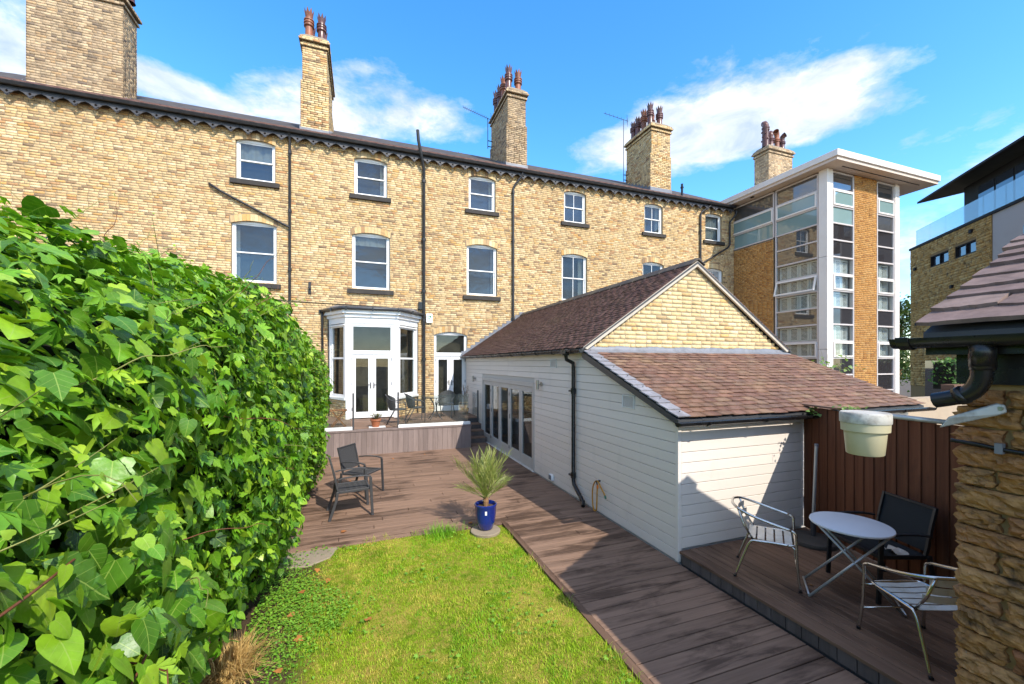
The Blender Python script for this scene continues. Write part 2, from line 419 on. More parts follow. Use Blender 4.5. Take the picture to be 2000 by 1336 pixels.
def glass_mat(name, tint, ior=1.7, rough=.02, wav=.02, through=0.0, thr_col=(.8, .85, .85)):
    m = bpy.data.materials.new(name); m.use_nodes = True; nt = m.node_tree; nt.nodes.clear()
    out = nd(nt, 'ShaderNodeOutputMaterial')
    fr = nd(nt, 'ShaderNodeFresnel')
    bf = nd(nt, 'ShaderNodeNewGeometry').outputs['Backfacing']
    lk(nt, math_n(nt, 'ADD', math_n(nt, 'MULTIPLY', bf, 1 / ior - ior), ior), fr.inputs['IOR'])     # same sheet seen from either side
    gl = nd(nt, 'ShaderNodeBsdfGlossy', i_Roughness=rough); gl.inputs['Color'].default_value = (.95, .97, 1, 1)
    df = nd(nt, 'ShaderNodeBsdfDiffuse'); df.inputs['Color'].default_value = (*tint, 1)
    body = df.outputs[0]
    if through > 0:
        tr = nd(nt, 'ShaderNodeBsdfTransparent'); tr.inputs['Color'].default_value = (*thr_col, 1)
        mx = nd(nt, 'ShaderNodeMixShader'); mx.inputs[0].default_value = through
        lk(nt, df.outputs[0], mx.inputs[1]); lk(nt, tr.outputs[0], mx.inputs[2]); body = mx.outputs[0]
    if wav:
        b = nd(nt, 'ShaderNodeBump', i_Strength=wav, i_Distance=.02)
        lk(nt, noise(nt, world_pos(nt), 2.4, 2), b.inputs['Height'])
        lk(nt, b.outputs[0], gl.inputs['Normal'])
    ms = nd(nt, 'ShaderNodeMixShader'); lk(nt, fr.outputs[0], ms.inputs[0]); lk(nt, body, ms.inputs[1]); lk(nt, gl.outputs[0], ms.inputs[2])
    lk(nt, ms.outputs[0], out.inputs[0]); MATS[name] = m
glass_mat('sash_glass', (.03, .033, .04), 1.6, .015, .16, .78)
glass_mat('dark_glass', (.018, .018, .018), 1.45, .015, .08, .78)
glass_mat('room_glass', (.02, .02, .02), 1.42, .01, .02, .82)
glass_mat('tower_glass', (.10, .11, .11), 1.5, .01, .01, .9, (.95, .98, .97))
glass_mat('tower_green', (.20, .29, .28), 1.8, .02, .01)
glass_mat('tower_dark', (.03, .027, .028), 1.6, .03, .01)
glass_mat('tower_sky', (.07, .065, .06), 2.2, .01, .01)
glass_mat('balustrade_glass', (.12, .15, .15), 1.45, .01, 0, .95, (.94, .97, .96))
glass_mat('balcony_glass', (.42, .52, .54), 1.6, .02, 0, .72, (.85, .92, .92))
glass_mat('house_glass', (.03, .035, .045), 1.9, .01, .01)
worn('blind_white', (.66, .66, .64), .6, .04, 3)
worn('room_floor', (.22, .14, .08), .5, .2, 3)
worn('room_wall', (.5, .47, .42), .8, .03, 2)
worn('room_dark', (.05, .05, .052), .6, .1, 2)

# ------------------------------------------------------------------ ground, lawn, decks
XW, YW = 3.66, 4.07                     # extension side wall / lean-to front wall
XL = 2.02                               # lawn edge
YD = 6.08                               # deck edge facing the lawn
YR = 11.72                              # raised deck front
ZR = .67                                # raised deck height
ZS = .15                                # small deck height
YF = 15.1                               # terrace facade
XS, YS = 3.24, 1.37                     # stone outbuilding: garden face, far corner

worn('soil', (.10, .07, .045), .95, .35, 7, (.05, .035, .022), .6, .8, 40)
worn('paving_beige', (.42, .32, .22), .9, .1, 4, (.3, .22, .15), .3, .2, 40)
worn('concrete', (.29, .235, .17), .92, .15, 8, (.16, .13, .09), .5, .5, 60)
g = MB(); 
g.add([(-300, -300, -.2), (300, -300, -.2), (300, 300, -.2), (-300, 300, -.2)], [(0, 1, 2, 3)])
tag(link('ground', g.mesh('ground'), MATS['soil']), 'bare brown ground around the garden', kind='structure')

def lawn_mat():
    m, nt, b = principled('lawn_turf', (.1, .14, .03), .95, spec=.1)
    P = world_pos(nt)
    f = noise(nt, P, 2.0, 7, .66, .5); f2 = noise(nt, P, 11, 7, .7, .3)
    c = ramp(nt, f, [(.36, (.11, .19, .010)), (.5, (.20, .25, .018)), (.64, (.42, .33, .07))])
    c = mix_c(nt, ramp(nt, f2, [(.46, 0), (.62, .85)]), c, (.40, .29, .075))
    sx = nd(nt, 'ShaderNodeSeparateXYZ'); lk(nt, P, sx.inputs[0])
    edge = math_n(nt, 'ADD', math_n(nt, 'MULTIPLY', sx.outputs['X'], -1.0), math_n(nt, 'MULTIPLY', f2, .7))
    c = mix_c(nt, ramp(nt, edge, [(.72, 0), (.98, 1)]), c, (.085, .058, .036))
    lk(nt, c, b.inputs['Base Color'])
    bump(nt, b, noise(nt, P, 60, 6, .7), 1.0, .02)
lawn_mat()
nx, ny = 30, 60
lx = np.linspace(-3.2, XL, nx); ly = np.linspace(-3.0, YD, ny)
gx, gy = np.meshgrid(lx, ly, indexing='ij')
gz = -.028 + .012 * np.sin(gx * 2.1 + .6) * np.sin(gy * 1.4) + .006 * np.sin(gx * 5 + gy * 3)
V = np.stack([gx, gy, gz], -1).reshape(-1, 3)
F = np.array([[i * ny + j, (i + 1) * ny + j, (i + 1) * ny + j + 1, i * ny + j + 1] for i in range(nx - 1) for j in range(ny - 1)])
tag(link('lawn', np_mesh('lawn', V, F, smooth=True), MATS['lawn_turf']), 'patchy green and yellow lawn beside the boarded walkway', kind='structure')

def board_obj(name, x0, x1, y0, y1, z0, z1, mat, parent, cham=.004, jitter=.0025):
    """a deck board with eased top edges"""
    m = MB(); c = cham
    dz = random.uniform(-jitter, jitter); z1 += dz
    m.add([(x0, y0, z0), (x1, y0, z0), (x1, y1, z0), (x0, y1, z0), (x0, y0, z1 - c), (x1, y0, z1 - c), (x1, y1, z1 - c), (x0, y1, z1 - c),
           (x0 + c, y0 + c, z1), (x1 - c, y0 + c, z1), (x1 - c, y1 - c, z1), (x0 + c, y1 - c, z1)],
          [(0, 3, 2, 1), (0, 1, 5, 4), (1, 2, 6, 5), (2, 3, 7, 6), (3, 0, 4, 7), (4, 5, 9, 8), (5, 6, 10, 9), (6, 7, 11, 10), (7, 4, 8, 11), (8, 9, 10, 11)])
    return part(name, m, MATS[mat], parent)

# main deck + walkway: boards run across the garden (x)
deck = thing('garden_deck', 'weathered brown boarded deck and walkway beside the lawn', None)
tag(deck, kind='structure')
u = MB(); u.box(-3.2, XW, YD + .01, YR + 1.6, -.16, -.036); u.box(XL + .06, XW, -2, YD + .009, -.16, -.036)
part('joist_bed', u, MATS['room_dark'], deck)
PITCH = .152
y = -1.6
row = 0
while y < YR + 1.45:
    y1 = y + PITCH - .008
    x0 = (XL + .075) if y1 < YD + .02 else -2.9
    x1 = XW - .012 if y > YS else XS - .03
    if y > YR - .02: x0 = 3.07
    cuts = []
    if x0 < 0:
        first = -2.9 + (row * 1.37) % 2.4
        c = first
        while c < x1 - .3:
            if c > x0 + .3: cuts.append(c)
            c += 2.4 + random.uniform(-.2, .2)
    elif y1 > YD - 1.0 and row % 3 == 0 and y < YR - .02:
        cuts = [random.uniform(XL + .5, XW - .4)]
    e = [x0] + cuts + [x1]
    for a, b_ in zip(e[:-1], e[1:]):
        board_obj('board', a + .003, b_ - .003, y, y1, -.03, 0, 'deck_wood_x', deck)
    y += PITCH; row += 1
m = MB(); m.box(XL + .002, XL + .071, -1.6, YD - .002, -.10, .004)
part('edge_board', m, MATS['deck_wood_y'], deck, bevel=.004)
m = MB(); m.box(-2.9, XL - .002, YD - .026, YD - .002, -.13, -.004)
part('edge_board', m, MATS['deck_wood_x'], deck, bevel=.003)

# raised deck with a boarded skirt, three steps
rd = thing('raised_deck', 'raised patio platform with upright brown skirt boards below the bay window', None)
tag(rd, kind='structure')
X0R, X1R = -2.6, 3.0
m = MB(); m.box(X0R, X1R - .03, YR + .03, YF - .02, -.1, ZR - .034); m.box(X1R - .029, XW - .02, YR + 1.56, YF - .02, -.1, ZR - .034)
part('platform', m, MATS['room_dark'], rd)
yy = YR + .16
i = 0
while yy < YF - .05:
    x1 = X1R - .004 if yy < YR + 1.5 else XW - .02
    board_obj('board', X0R, x1, yy, yy + .134, ZR - .03, ZR, 'deck_wood_x', rd); yy += .139; i += 1
x = X0R
while x < X1R - .05:
    board_obj('skirt_board', x, min(x + .131, X1R), YR + .004, YR + .028, -.0, ZR - .05, 'deck_skirt', rd, .003, .0); x += .136
y = YR + .03
while y < YR + 1.5:
    board_obj('skirt_board', X1R - .026, X1R - .002, y, y + .131, .0, ZR - .05, 'deck_skirt', rd, .003, .0); y += .136
m = MB(); m.box(X0R, X1R + .01, YR - .012, YR + .15, ZR - .046, ZR + .004)
part('nosing_board', m, MATS['deck_skirt'], rd, bevel=.005)
for k in range(3):
    y0 = YR + .62 + k * .31; zt = (k + 1) * ZR / 4
    m = MB(); m.box(X1R + .004, XW - .016, y0, YR + 1.555, k * ZR / 4 + .002, zt - .034)
    part('step_riser', m, MATS['step_tile'], rd)
    for q in range(2):
        board_obj('step_board', X1R + .006, XW - .018, y0 - .02 + q * .165, y0 + .142 + q * .165, zt - .032, zt, 'deck_wood_x', rd)
    xx = X1R + .01
    while xx < XW - .1:
        board_obj('riser_board', xx, min(xx + .15, XW - .02), y0 - .012, y0 - .001, k * ZR / 4 + .003, zt - .036, 'step_tile', rd, .002, 0); xx += .155
# white kerbs that hold the glass screens
for (a, b_) in ((-2.6, -.24), (.94, 2.98)):
    m = MB(); m.box(a, b_, YR + .02, YR + .14, ZR + .006, ZR + .085)
    part('kerb', m, MATS['white_paint'], rd, bevel=.006)

# small deck on the right: boards run away from the camera (y)
sd = thing('small_deck', 'dark low boarded deck under the table and chairs', None)
tag(sd, kind='structure')
m = MB(); m.box(XW + .03, 6.1, YS + .04, YW - .03, -.1, ZS - .034)
part('platform', m, MATS['room_dark'], sd)
x = XW + .0
k = 0
while x < 6.05:
    w = .155 if k == 0 else .098
    board_obj('board', x, x + w - .006, YS + .03, YW - .022, ZS - .03, ZS, 'deck_wood_y', sd, .004, .002); x += w; k += 1
y = YS + .03
while y < YW - .06:
    y1 = min(y + .142, YW - .024)
    board_obj('skirt_board', XW + .012, XW + .03, y, y1 - .004, .002, ZS - .035, 'step_tile', sd, .002, 0); y += .146

# ------------------------------------------------------------------ brickwork
def brick_cells(W, z0, z1, openings, L=.228, H=.0745, gap=.009, seed=1, start=0.0):
    """rows of (u0,u1,za,zb); openings: (u0,u1,zbottom,zspring,rise,ring)"""
    rng = random.Random(seed); out = []
    z = z0; row = 0
    while z + H * .6 < z1:
        zb = min(z + H - gap, z1); zm = (z + zb) / 2
        cuts = []
        for (a, b, zo, zs, rise, ring) in openings:
            if zm <= zo or zm >= zs + rise + ring: continue
            c = (a + b) / 2; hw = (b - a) / 2
            if zm <= zs: cuts.append((a, b))
            elif zm <= zs + ring * .98 or rise <= 0: cuts.append((a - .05, b + .05))
            else:
                q = 1 - (zm - zs - ring) / rise
                if q > 0: cuts.append((c - hw * math.sqrt(q), c + hw * math.sqrt(q)))
        u = start - (L * .5 if row % 2 else 0) - rng.uniform(0, .04)
        header_row = row % 5 == 0
        while u < start + W:
            l = (L * .5 if (header_row and rng.random() < .7) or rng.random() < .10 else L) + rng.uniform(-.006, .006)
            a, b = max(u, start), min(u + l - gap, start + W)
            segs = [(a, b)]
            for (c0, c1) in cuts:
                ns = []
                for (p, q) in segs:
                    if q <= c0 or p >= c1: ns.append((p, q)); continue
                    if p < c0 - .02: ns.append((p, c0 - gap * .5))
                    if q > c1 + .02: ns.append((c1 + gap * .5, q))
                segs = ns
            for (p, q) in segs:
                if q - p > .015: out.append((p, q, z, zb))
            u += l
        z += H; row += 1
    return np.array(out)
def bricks_geometry(cells, o, ux, n, proud=.0055, back=.004, seed=1):
    """five-sided bricks standing proud of the mortar plane"""
    rng = np.random.default_rng(seed); N = len(cells)
    o, ux, n = (np.array(t, float) for t in (o, ux, n)); up = np.array([0, 0, 1.])
    d = proud + rng.uniform(-.002, .003, N)
    c = .0035
    V = np.zeros((N, 8, 3))
    jig = rng.uniform(-.0025, .0025, (N, 8, 2))
    for k, (uu, zz, front) in enumerate(((0, 2, 0), (1, 2, 0), (1, 3, 0), (0, 3, 0), (0, 2, 1), (1, 2, 1), (1, 3, 1), (0, 3, 1))):
        su = cells[:, uu] + jig[:, k, 0]; sz = cells[:, zz] + jig[:, k, 1]
        if front:
            su = su + (c if uu == 0 else -c); sz = sz + (c if zz == 2 else -c)
        dd = d if front else np.full(N, -back)
        V[:, k] = o + np.outer(su, ux) + np.outer(dd, n) + np.outer(sz, up)
    f = np.array([[4, 5, 6, 7], [0, 1, 5, 4], [1, 2, 6, 5], [2, 3, 7, 6], [3, 0, 4, 7]])
    if np.dot(np.cross(ux, up), n) < 0: f = f[:, ::-1]
    F = (np.arange(N)[:, None, None] * 8 + f[None]).reshape(-1, 4)
    return V.reshape(-1, 3), F
def bricks(cells, o, ux, n, mat, parent, single=None, seed=1, name='brick'):
    """single: indices that become objects of their own, the rest one mesh"""
    mask = np.zeros(len(cells), bool)
    if single is not None: mask[single] = True
    if (~mask).any():
        V, F = bricks_geometry(cells[~mask], o, ux, n, seed=seed)
        tag(link('brickwork', np_mesh('brickwork', V, F), MATS[mat], parent), kind='stuff')
    if mask.any():
        V, F = bricks_geometry(cells[mask], o, ux, n, seed=seed + 1)
        fb = F[:5]
        for i in range(int(mask.sum())):
            link(name, np_mesh(name, V[i * 8:i * 8 + 8], fb), MATS[mat], parent)

# ------------------------------------------------------------------ terrace of brick houses
house = thing('terrace_house', 'long three storey row of cream brick houses with chimneys and black gutter', 'house', (0, YF, 0))
house.location = (0, 0, 0)
UX, NY = (1, 0, 0), (0, -1, 0)
XA, XB = -11.5, 17.4
ZTOP = 9.84
wins = []    # x0, x1, zbottom, zspring, rise, kind
for i, (a, b) in enumerate(((-3.72, -2.63), (-.25, .83), (3.77, 4.82), (7.76, 8.78), (11.72, 12.71), (15.17, 16.17))):
    wins.append((a, b, 8.24, 9.47, .09, 'u%d' % i))
for i, (a, b) in enumerate(((-3.84, -2.59), (-.32, .92), (3.69, 4.88), (7.66, 8.83), (11.63, 12.77), (15.12, 16.25))):
    wins.append((a, b, 5.0, 6.86, .11, 'l%d' % i))
DOOR = (2.47, 3.70, ZR, 3.50, .12)
BAY = (-1.08, 1.90, ZR, 4.16, 0)
ops = [(a, b, z0, zs, r, .225) for (a, b, z0, zs, r, k) in wins] + [(*DOOR, .225), (*BAY, 0)]
# mortar plane with holes + reveals
holes = [(a, b, z0, zs + r) for (a, b, z0, zs, r, rg) in ops]
xs = sorted({XA, XB, *[h[0] for h in holes], *[h[1] for h in holes]}); zs_ = sorted({-.2, ZTOP, *[h[2] for h in holes], *[h[3] for h in holes]})
m = MB()
for i in range(len(xs) - 1):
    for j in range(len(zs_) - 1):
        cx, cz = (xs[i] + xs[i + 1]) / 2, (zs_[j] + zs_[j + 1]) / 2
        if any(h[0] < cx < h[1] and h[2] < cz < h[3] for h in holes): continue
        m.add([(xs[i], YF, zs_[j]), (xs[i + 1], YF, zs_[j]), (xs[i + 1], YF, zs_[j + 1]), (xs[i], YF, zs_[j + 1])], [(0, 1, 2, 3)])
m.box(XA, XB, YF + .36, YF + .5, -.2, ZTOP)
wall = link('wall', m.mesh('wall'), MATS['mortar'], house)
for (a, b, z0, z1) in holes:
    d = .36; m = MB()
    m.add([(a, YF, z0), (a, YF + d, z0), (a, YF + d, z1), (a, YF, z1)], [(0, 1, 2, 3)])
    m.add([(b, YF, z0), (b, YF + d, z0), (b, YF + d, z1), (b, YF, z1)], [(3, 2, 1, 0)])
    m.add([(a, YF, z1), (b, YF, z1), (b, YF + d, z1), (a, YF + d, z1)], [(0, 1, 2, 3)])
    m.add([(a, YF, z0), (b, YF, z0), (b, YF + d, z0), (a, YF + d, z0)], [(3, 2, 1, 0)])
    part('reveal', m, MATS['reveal'], wall)
cells = brick_cells(XB - XA, -.1, ZTOP, ops, seed=3, start=XA)
cm = (cells[:, 0] + cells[:, 1]) / 2; zm = (cells[:, 2] + cells[:, 3]) / 2
dep = cm * .342 + YF * .9397
vis = (cm > -8.9) & (zm > 6.3) & (zm < 9.3) & (cm < -4.1) & ((cells[:, 1] - cells[:, 0]) > .15)
sel = np.where(vis)[0]; sel = sel[np.argsort(dep[sel] - zm[sel] * .02)][:190]
bricks(cells, (0, YF, 0), UX, NY, 'cream_brick', wall, sel, 5)

def arch_bricks(a, b, zs, rise, ring, parent, mat='cream_brick', y=YF):
    n = max(7, int(round((b - a) / .105))); c = (a + b) / 2; hw = (b - a) / 2
    zf = lambda u: zs + rise * (1 - ((u - c) / hw) ** 2)
    for i in range(n):
        u0 = a - .02 + (b - a + .04) * i / n + .004; u1 = a - .02 + (b - a + .04) * (i + 1) / n - .004
        sp = ring * .16
        t0 = u0 + (u0 - c) / hw * sp * .5; t1 = u1 + (u1 - c) / hw * sp * .5
        p = random.uniform(.008, .013)
        mm = MB(); mm.prism([(u0, y - p, zf(u0)), (u1, y - p, zf(u1)), (t1, y - p, zf(u1) + ring), (t0, y - p, zf(u0) + ring)], (0, p + .03, 0))
        part('arch_brick', mm, MATS[mat], parent)

worn('curtain', (.62, .60, .56), .9, .08, 6)
CURT = {'u0': [(0, 1, .5)], 'u1': [(.84, 1, 0)], 'u2': [(.86, 1, 0), (0, .06, 0)], 'l0': [(0, .10, 0)], 'l1': [(0, 1, .82)], 'l2': [(.9, 1, 0)], 'l3': [(.78, 1, 0)], 'l4': [(0, .16, 0)], 'u4': [(0, .2, 0), (.8, 1, 0)], 'u5': [(0, 1, .1)]}
def sash_window(parent, a, b, z0, z1, kind, arch=None):
    """white sliding sash window set back in the wall; 2x2 panes for some"""
    y = YF + .085; fw = .062
    mm = MB()
    mm.box(a + .002, a + fw, y, y + .09, z0 + .002, z1 - .002); mm.box(b - fw, b - .002, y, y + .09, z0 + .002, z1 - .002)
    mm.box(a + fw, b - fw, y, y + .09, z0 + .002, z0 + .075); mm.box(a + fw, b - fw, y, y + .09, z1 - .085, z1 - .002)
    zmid = z0 + (z1 - z0) * .49
    for (q0, q1, yo) in ((zmid - .005, z1 - .085, .028), (z0 + .075, zmid + .035, .055)):
        s = .042
        mm.box(a + fw, a + fw + s, y + yo, y + yo + .03, q0, q1); mm.box(b - fw - s, b - fw, y + yo, y + yo + .03, q0, q1)
        mm.box(a + fw + s, b - fw - s, y + yo, y + yo + .03, q0, q0 + .042); mm.box(a + fw + s, b - fw - s, y + yo, y + yo + .03, q1 - .04, q1)
        if kind[1] in '34':
            c = (a + b) / 2; mm.box(c - .012, c + .012, y + yo + .004, y + yo + .026, q0 + .042, q1 - .04)
    w = part('window', mm, MATS['white_paint'], parent, bevel=.006)
    for (q0, q1, yo) in ((zmid + .03, z1 - .12, .04), (z0 + .11, zmid, .067)):
        if kind[1] in '34':
            c = (a + b) / 2
            for (p0, p1) in ((a + .1, c - .01), (c + .01, b - .1)):
                g = MB(); g.box(p0, p1, y + yo, y + yo + .006, q0, q1); part('pane', g, MATS['sash_glass' if kind[0] == 'u' else 'dark_glass'], w)
        else:
            g = MB(); g.box(a + .1, b - .1, y + yo, y + yo + .006, q0, q1); part('pane', g, MATS['sash_glass'], w)
    rm = MB(); rm.box(a + .003, b - .003, YF + .345, YF + .355, z0 + .003, z1 - .003); part('dark_interior', rm, MATS['room_dark'], w)  # dark sheet in place of the unlit room
    if kind in CURT:
        for (c0, c1, q0) in CURT[kind]:
            cu = MB(); k = 14; xa, xb = a + .08 + (b - a - .16) * c0, a + .08 + (b - a - .16) * c1; zb_ = z0 + .08 + (z1 - z0 - .16) * q0
            P = [(xa + (xb - xa) * i / k, YF + .24 + .016 * math.sin(i * 2.3) + .006 * math.sin(i * 5.1)) for i in range(k + 1)]
            for (x_0, y_0), (x_1, y_1) in zip(P[:-1], P[1:]): cu.add([(x_0, y_0, zb_), (x_1, y_1, zb_), (x_1, y_1, z1 - .05), (x_0, y_0, z1 - .05)], [(0, 1, 2, 3)])
            part('curtain', cu, MATS['curtain'], w, True)
    s = MB(); s.box(a - .15, b + .13, YF - .09, YF + .1, z0 - .155, z0 + .0)
    part('sill', s, MATS['sill_stone'], w, bevel=.01)
    if kind == 'l5':
        for (p0, p1) in ((a + .11, (a + b) / 2 - .02), ((a + b) / 2 + .02, b - .11)):
            g = MB()
            g.box(p0, p0 + .04, y + .03, y + .045, z0 + .1, z1 - .1); g.box(p1 - .04, p1, y + .03, y + .045, z0 + .1, z1 - .1)
            z = z0 + .12
            while z < z1 - .15:
                g.bar((p0 + .04, y + .036, z), (p1 - .04, y + .036, z), .012, .04, (0, .6, 1)); z += .06
            part('shutter', g, MATS['blind_white'], w)
    return w
for (a, b, z0, zs, r, k) in wins:
    w = sash_window(house, a, b, z0, zs + r, k)
    arch_bricks(a, b, zs, r, .215, w)

# glazed double door with a transom light
def double_door(parent, o, ux, n, W, z0, z1, ztr, glass, d=0.0):
    """frame + two glazed leaves + transom pane, on a facet"""
    mm = MB(); F = lambda *t: mm.fbox(o, ux, n, *t)
    F(0, .055, z0, z1, d - .1, d); F(W - .055, W, z0, z1, d - .1, d); F(.055, W - .055, z1 - .06, z1, d - .1, d)
    F(.055, W - .055, ztr, ztr + .09, d - .1, d + .012); F(.055, W - .055, ztr + .09, ztr + .13, d - .08, d - .02)
    F(.055, .095, ztr + .13, z1 - .06, d - .08, d - .02); F(W - .095, W - .055, ztr + .13, z1 - .06, d - .08, d - .02); F(.095, W - .095, z1 - .1, z1 - .06, d - .08, d - .02)
    fr = part('door_frame', mm, MATS['white_paint'], parent, bevel=.006)
    g = MB(); g.fbox(o, ux, n, .09, W - .09, ztr + .12, z1 - .09, d - .055, d - .048); part('pane', g, MATS[glass], fr)
    c = W / 2
    for (p0, p1, hs) in ((.058, c - .003, 1), (c + .003, W - .058, -1)):
        mm = MB(); st = .115
        F = lambda *t: mm.fbox(o, ux, n, *t)
        F(p0, p0 + st, z0 + .012, ztr - .004, d - .06, d - .012); F(p1 - st, p1, z0 + .012, ztr - .004, d - .06, d - .012)
        F(p0 + st, p1 - st, z0 + .012, z0 + .2, d - .06, d - .012); F(p0 + st, p1 - st, ztr - .125, ztr - .004, d - .06, d - .012)
        leaf = part('door', mm, MATS['white_paint'], parent, bevel=.006)
        g = MB(); g.fbox(o, ux, n, p0 + st - .01, p1 - st + .01, z0 + .19, ztr - .115, d - .04, d - .033); part('pane', g, MATS[glass], leaf)
        hx = p1 - .05 if hs == 1 else p0 + .05
        hm = MB(); hm.fbox(o, ux, n, hx - .016, hx + .016, z0 + .95, z0 + 1.15, d - .012, d - .004)
        P = Vector(o) + Vector(ux) * hx + Vector(n) * (d + .03) + Vector((0, 0, z0 + 1.08))
        hm.tube([P - Vector(n) * .04, P, P - Vector(ux) * .1 * hs], .009, 6)
        part('handle', hm, MATS['black_iron'], leaf)
        hg = MB()
        for zz in (z0 + .25, z0 + 1.05, ztr - .2):
            e = p0 if hs == 1 else p1
            hg.fbox(o, ux, n, e - .012, e + .012, zz, zz + .1, d - .011, d + .003)
        part('hinge', hg, MATS['lead'], leaf)
    return fr
a, b, z0, zs, r = DOOR
dp = MB(); dp.box(a + .003, b - .003, YF + .2, YF + .24, zs + r - .09, zs + r)
d2 = part('french_door', dp, MATS['white_paint'], house)
tag(d2, 'white glazed double door beside the clad extension')
double_door(d2, (a, YF + .06, 0), UX, NY, b - a, z0 + .02, zs + r - .02, 2.72, 'dark_glass')
arch_bricks(a, b, zs, r, .215, d2)

# bay window: three facets
bayp = MB()
A0, A1, A2, A3 = Vector((-1.05, YF + .02, 0)), Vector((-.49, 14.07, 0)), Vector((1.11, 14.07, 0)), Vector((1.88, YF + .02, 0))
facets = []
for p, q in ((A0, A1), (A1, A2), (A2, A3)):
    ux = (q - p).normalized(); n = Vector((ux.y, -ux.x, 0)); facets.append((p, ux, n, (q - p).length))
# frieze, cornice and roof follow the plan
def plan(off):
    ps = []
    for k, (p, ux, n, L) in enumerate(facets):
        ps.append((p + n * off, ux))
    ps.append((facets[-1][0] + facets[-1][1] * facets[-1][3] + facets[-1][2] * off, facets[-1][1]))
    out = [Vector((facets[0][0].x - off * 1.2, YF - .012, 0))]
    for k in range(2):
        p1, d1 = facets[k][0] + facets[k][2] * off, facets[k][1]; p2, d2_ = facets[k + 1][0] + facets[k + 1][2] * off, facets[k + 1][1]
        den = d1.x * d2_.y - d1.y * d2_.x; t = ((p2.x - p1.x) * d2_.y - (p2.y - p1.y) * d2_.x) / den
        out.append(p1 + d1 * t)
    out.append(Vector((A3.x + off * 1.2, YF - .012, 0)))
    return out
def band(mb, off, z0, z1):
    P = plan(off); mb.prism([(p.x, p.y, z0) for p in P], (0, 0, z1 - z0))
band(bayp, .0, 3.74, 4.0); band(bayp, .05, 3.93, 4.04); band(bayp, .13, 4.041, 4.16)
for k, (p, ux, n, L) in enumerate(facets):
    e0, e1 = (.075, .075)
    bayp.fbox(p, ux, n, 0, e0 + (.05 if k == 1 else .04), ZR + (.0 if k == 1 else .62), 3.739, -.09, -.001)
    bayp.fbox(p, ux, n, L - e1 - (.05 if k == 1 else .04), L, ZR + (.0 if k == 1 else .62), 3.738, -.09, -.002)
bay = part('bay_window', bayp, MATS['white_paint'], house, bevel=.006)
tag(bay, 'white painted bay window with glazed double doors')
p, ux, n, L = facets[1]
double_door(bay, p + ux * .13, ux, n, L - .26, ZR + .02, 3.735, 2.74, 'room_glass', -.02)
for k in (0, 2):
    p, ux, n, L = facets[k]
    mm = MB(); F = lambda *t: mm.fbox(p, ux, n, *t)
    a, b = .12, L - .12
    z0, z1 = 1.36, 3.72
    F(a, a + .07, z0, z1, -.1, -.02); F(b - .07, b, z0, z1, -.1, -.02); F(a + .07, b - .07, z0, z0 + .09, -.1, -.02); F(a + .07, b - .07, z1 - .1, z1, -.1, -.02)
    zmid = 2.62
    F(a + .07, b - .07, zmid - .03, zmid + .03, -.09, -.03)
    F(a - .06, b + .06, z1 - .06, z1 - .02, -.02, .03)
    sw = part('side_sash', mm, MATS['white_paint'], bay, bevel=.005)
    g = MB(); g.fbox(p, ux, n, a + .06, b - .06, zmid + .02, z1 - .09, -.07, -.064); part('pane', g, MATS['room_glass'], bay)
    g = MB(); g.fbox(p, ux, n, a + .06, b - .06, z0 + .08, zmid - .02, -.06, -.054); part('pane', g, MATS['room_glass'], bay)
    s = MB(); s.fbox(p, ux, n, -.02 if k == 2 else .0, L, z0 - .08, z0 - .002, -.12, .05); part('sill', s, MATS['white_paint'], bay, bevel=.006)
    s = MB(); s.fbox(p, ux, n, .02, L, ZR, z0 - .085, -.12, -.02); base = part('plinth', s, MATS['mortar'], bay)
    cl = brick_cells(L - .03, ZR, z0 - .09, [], seed=20 + k, start=.02)
    V, F_ = bricks_geometry(cl, p + n * -.02, ux, n, seed=9)
    tag(link('brickwork', np_mesh('brickwork', V, F_), MATS['cream_brick'], bay), kind='stuff')
mm = MB(); P = plan(.2); P2 = plan(-.5)
tops = [(P[0].x, P[0].y, 4.2), (P[1].x, P[1].y, 4.2), (P[2].x, P[2].y, 4.2), (P[3].x, P[3].y, 4.2)]
mm.add(tops + [(A0.x + .2, YF - .012, 4.42), (A3.x - .2, YF - .012, 4.42)], [(0, 1, 4), (1, 2, 5, 4), (2, 3, 5), (0, 4, 5, 3), (0, 3, 2, 1)])
part('bay_roof', mm, MATS['lead'], bay)
mm = MB(); P = plan(.2); mm.tube([(q.x, q.y, 4.2) for q in P], .052, 8); part('bay_gutter', mm, MATS['gutter_grey'], bay, True)
mm = MB(); mm.tube([(-1.24, YF - .1, 4.15), (-1.24, YF - .08, 3.95), (-1.21, YF - .06, .7)], .035, 8); part('bay_downpipe', mm, MATS['black_iron'], bay, True)
for q in range(7):
    t = q / 6; pp = [Vector(p) for p in plan(.255)]
    seg = [(pp[i + 1] - pp[i]).length for i in range(3)]; s_ = t * sum(seg) * .96 + .06; i = 0
    while i < 2 and s_ > seg[i]: s_ -= seg[i]; i += 1
    c = pp[i] + (pp[i + 1] - pp[i]).normalized() * s_
    mm = MB(); mm.box(c.x - .02, c.x + .02, c.y - .012, c.y + .05, 4.12, 4.24); part('gutter_bracket', mm, MATS['black_plastic'], bay)
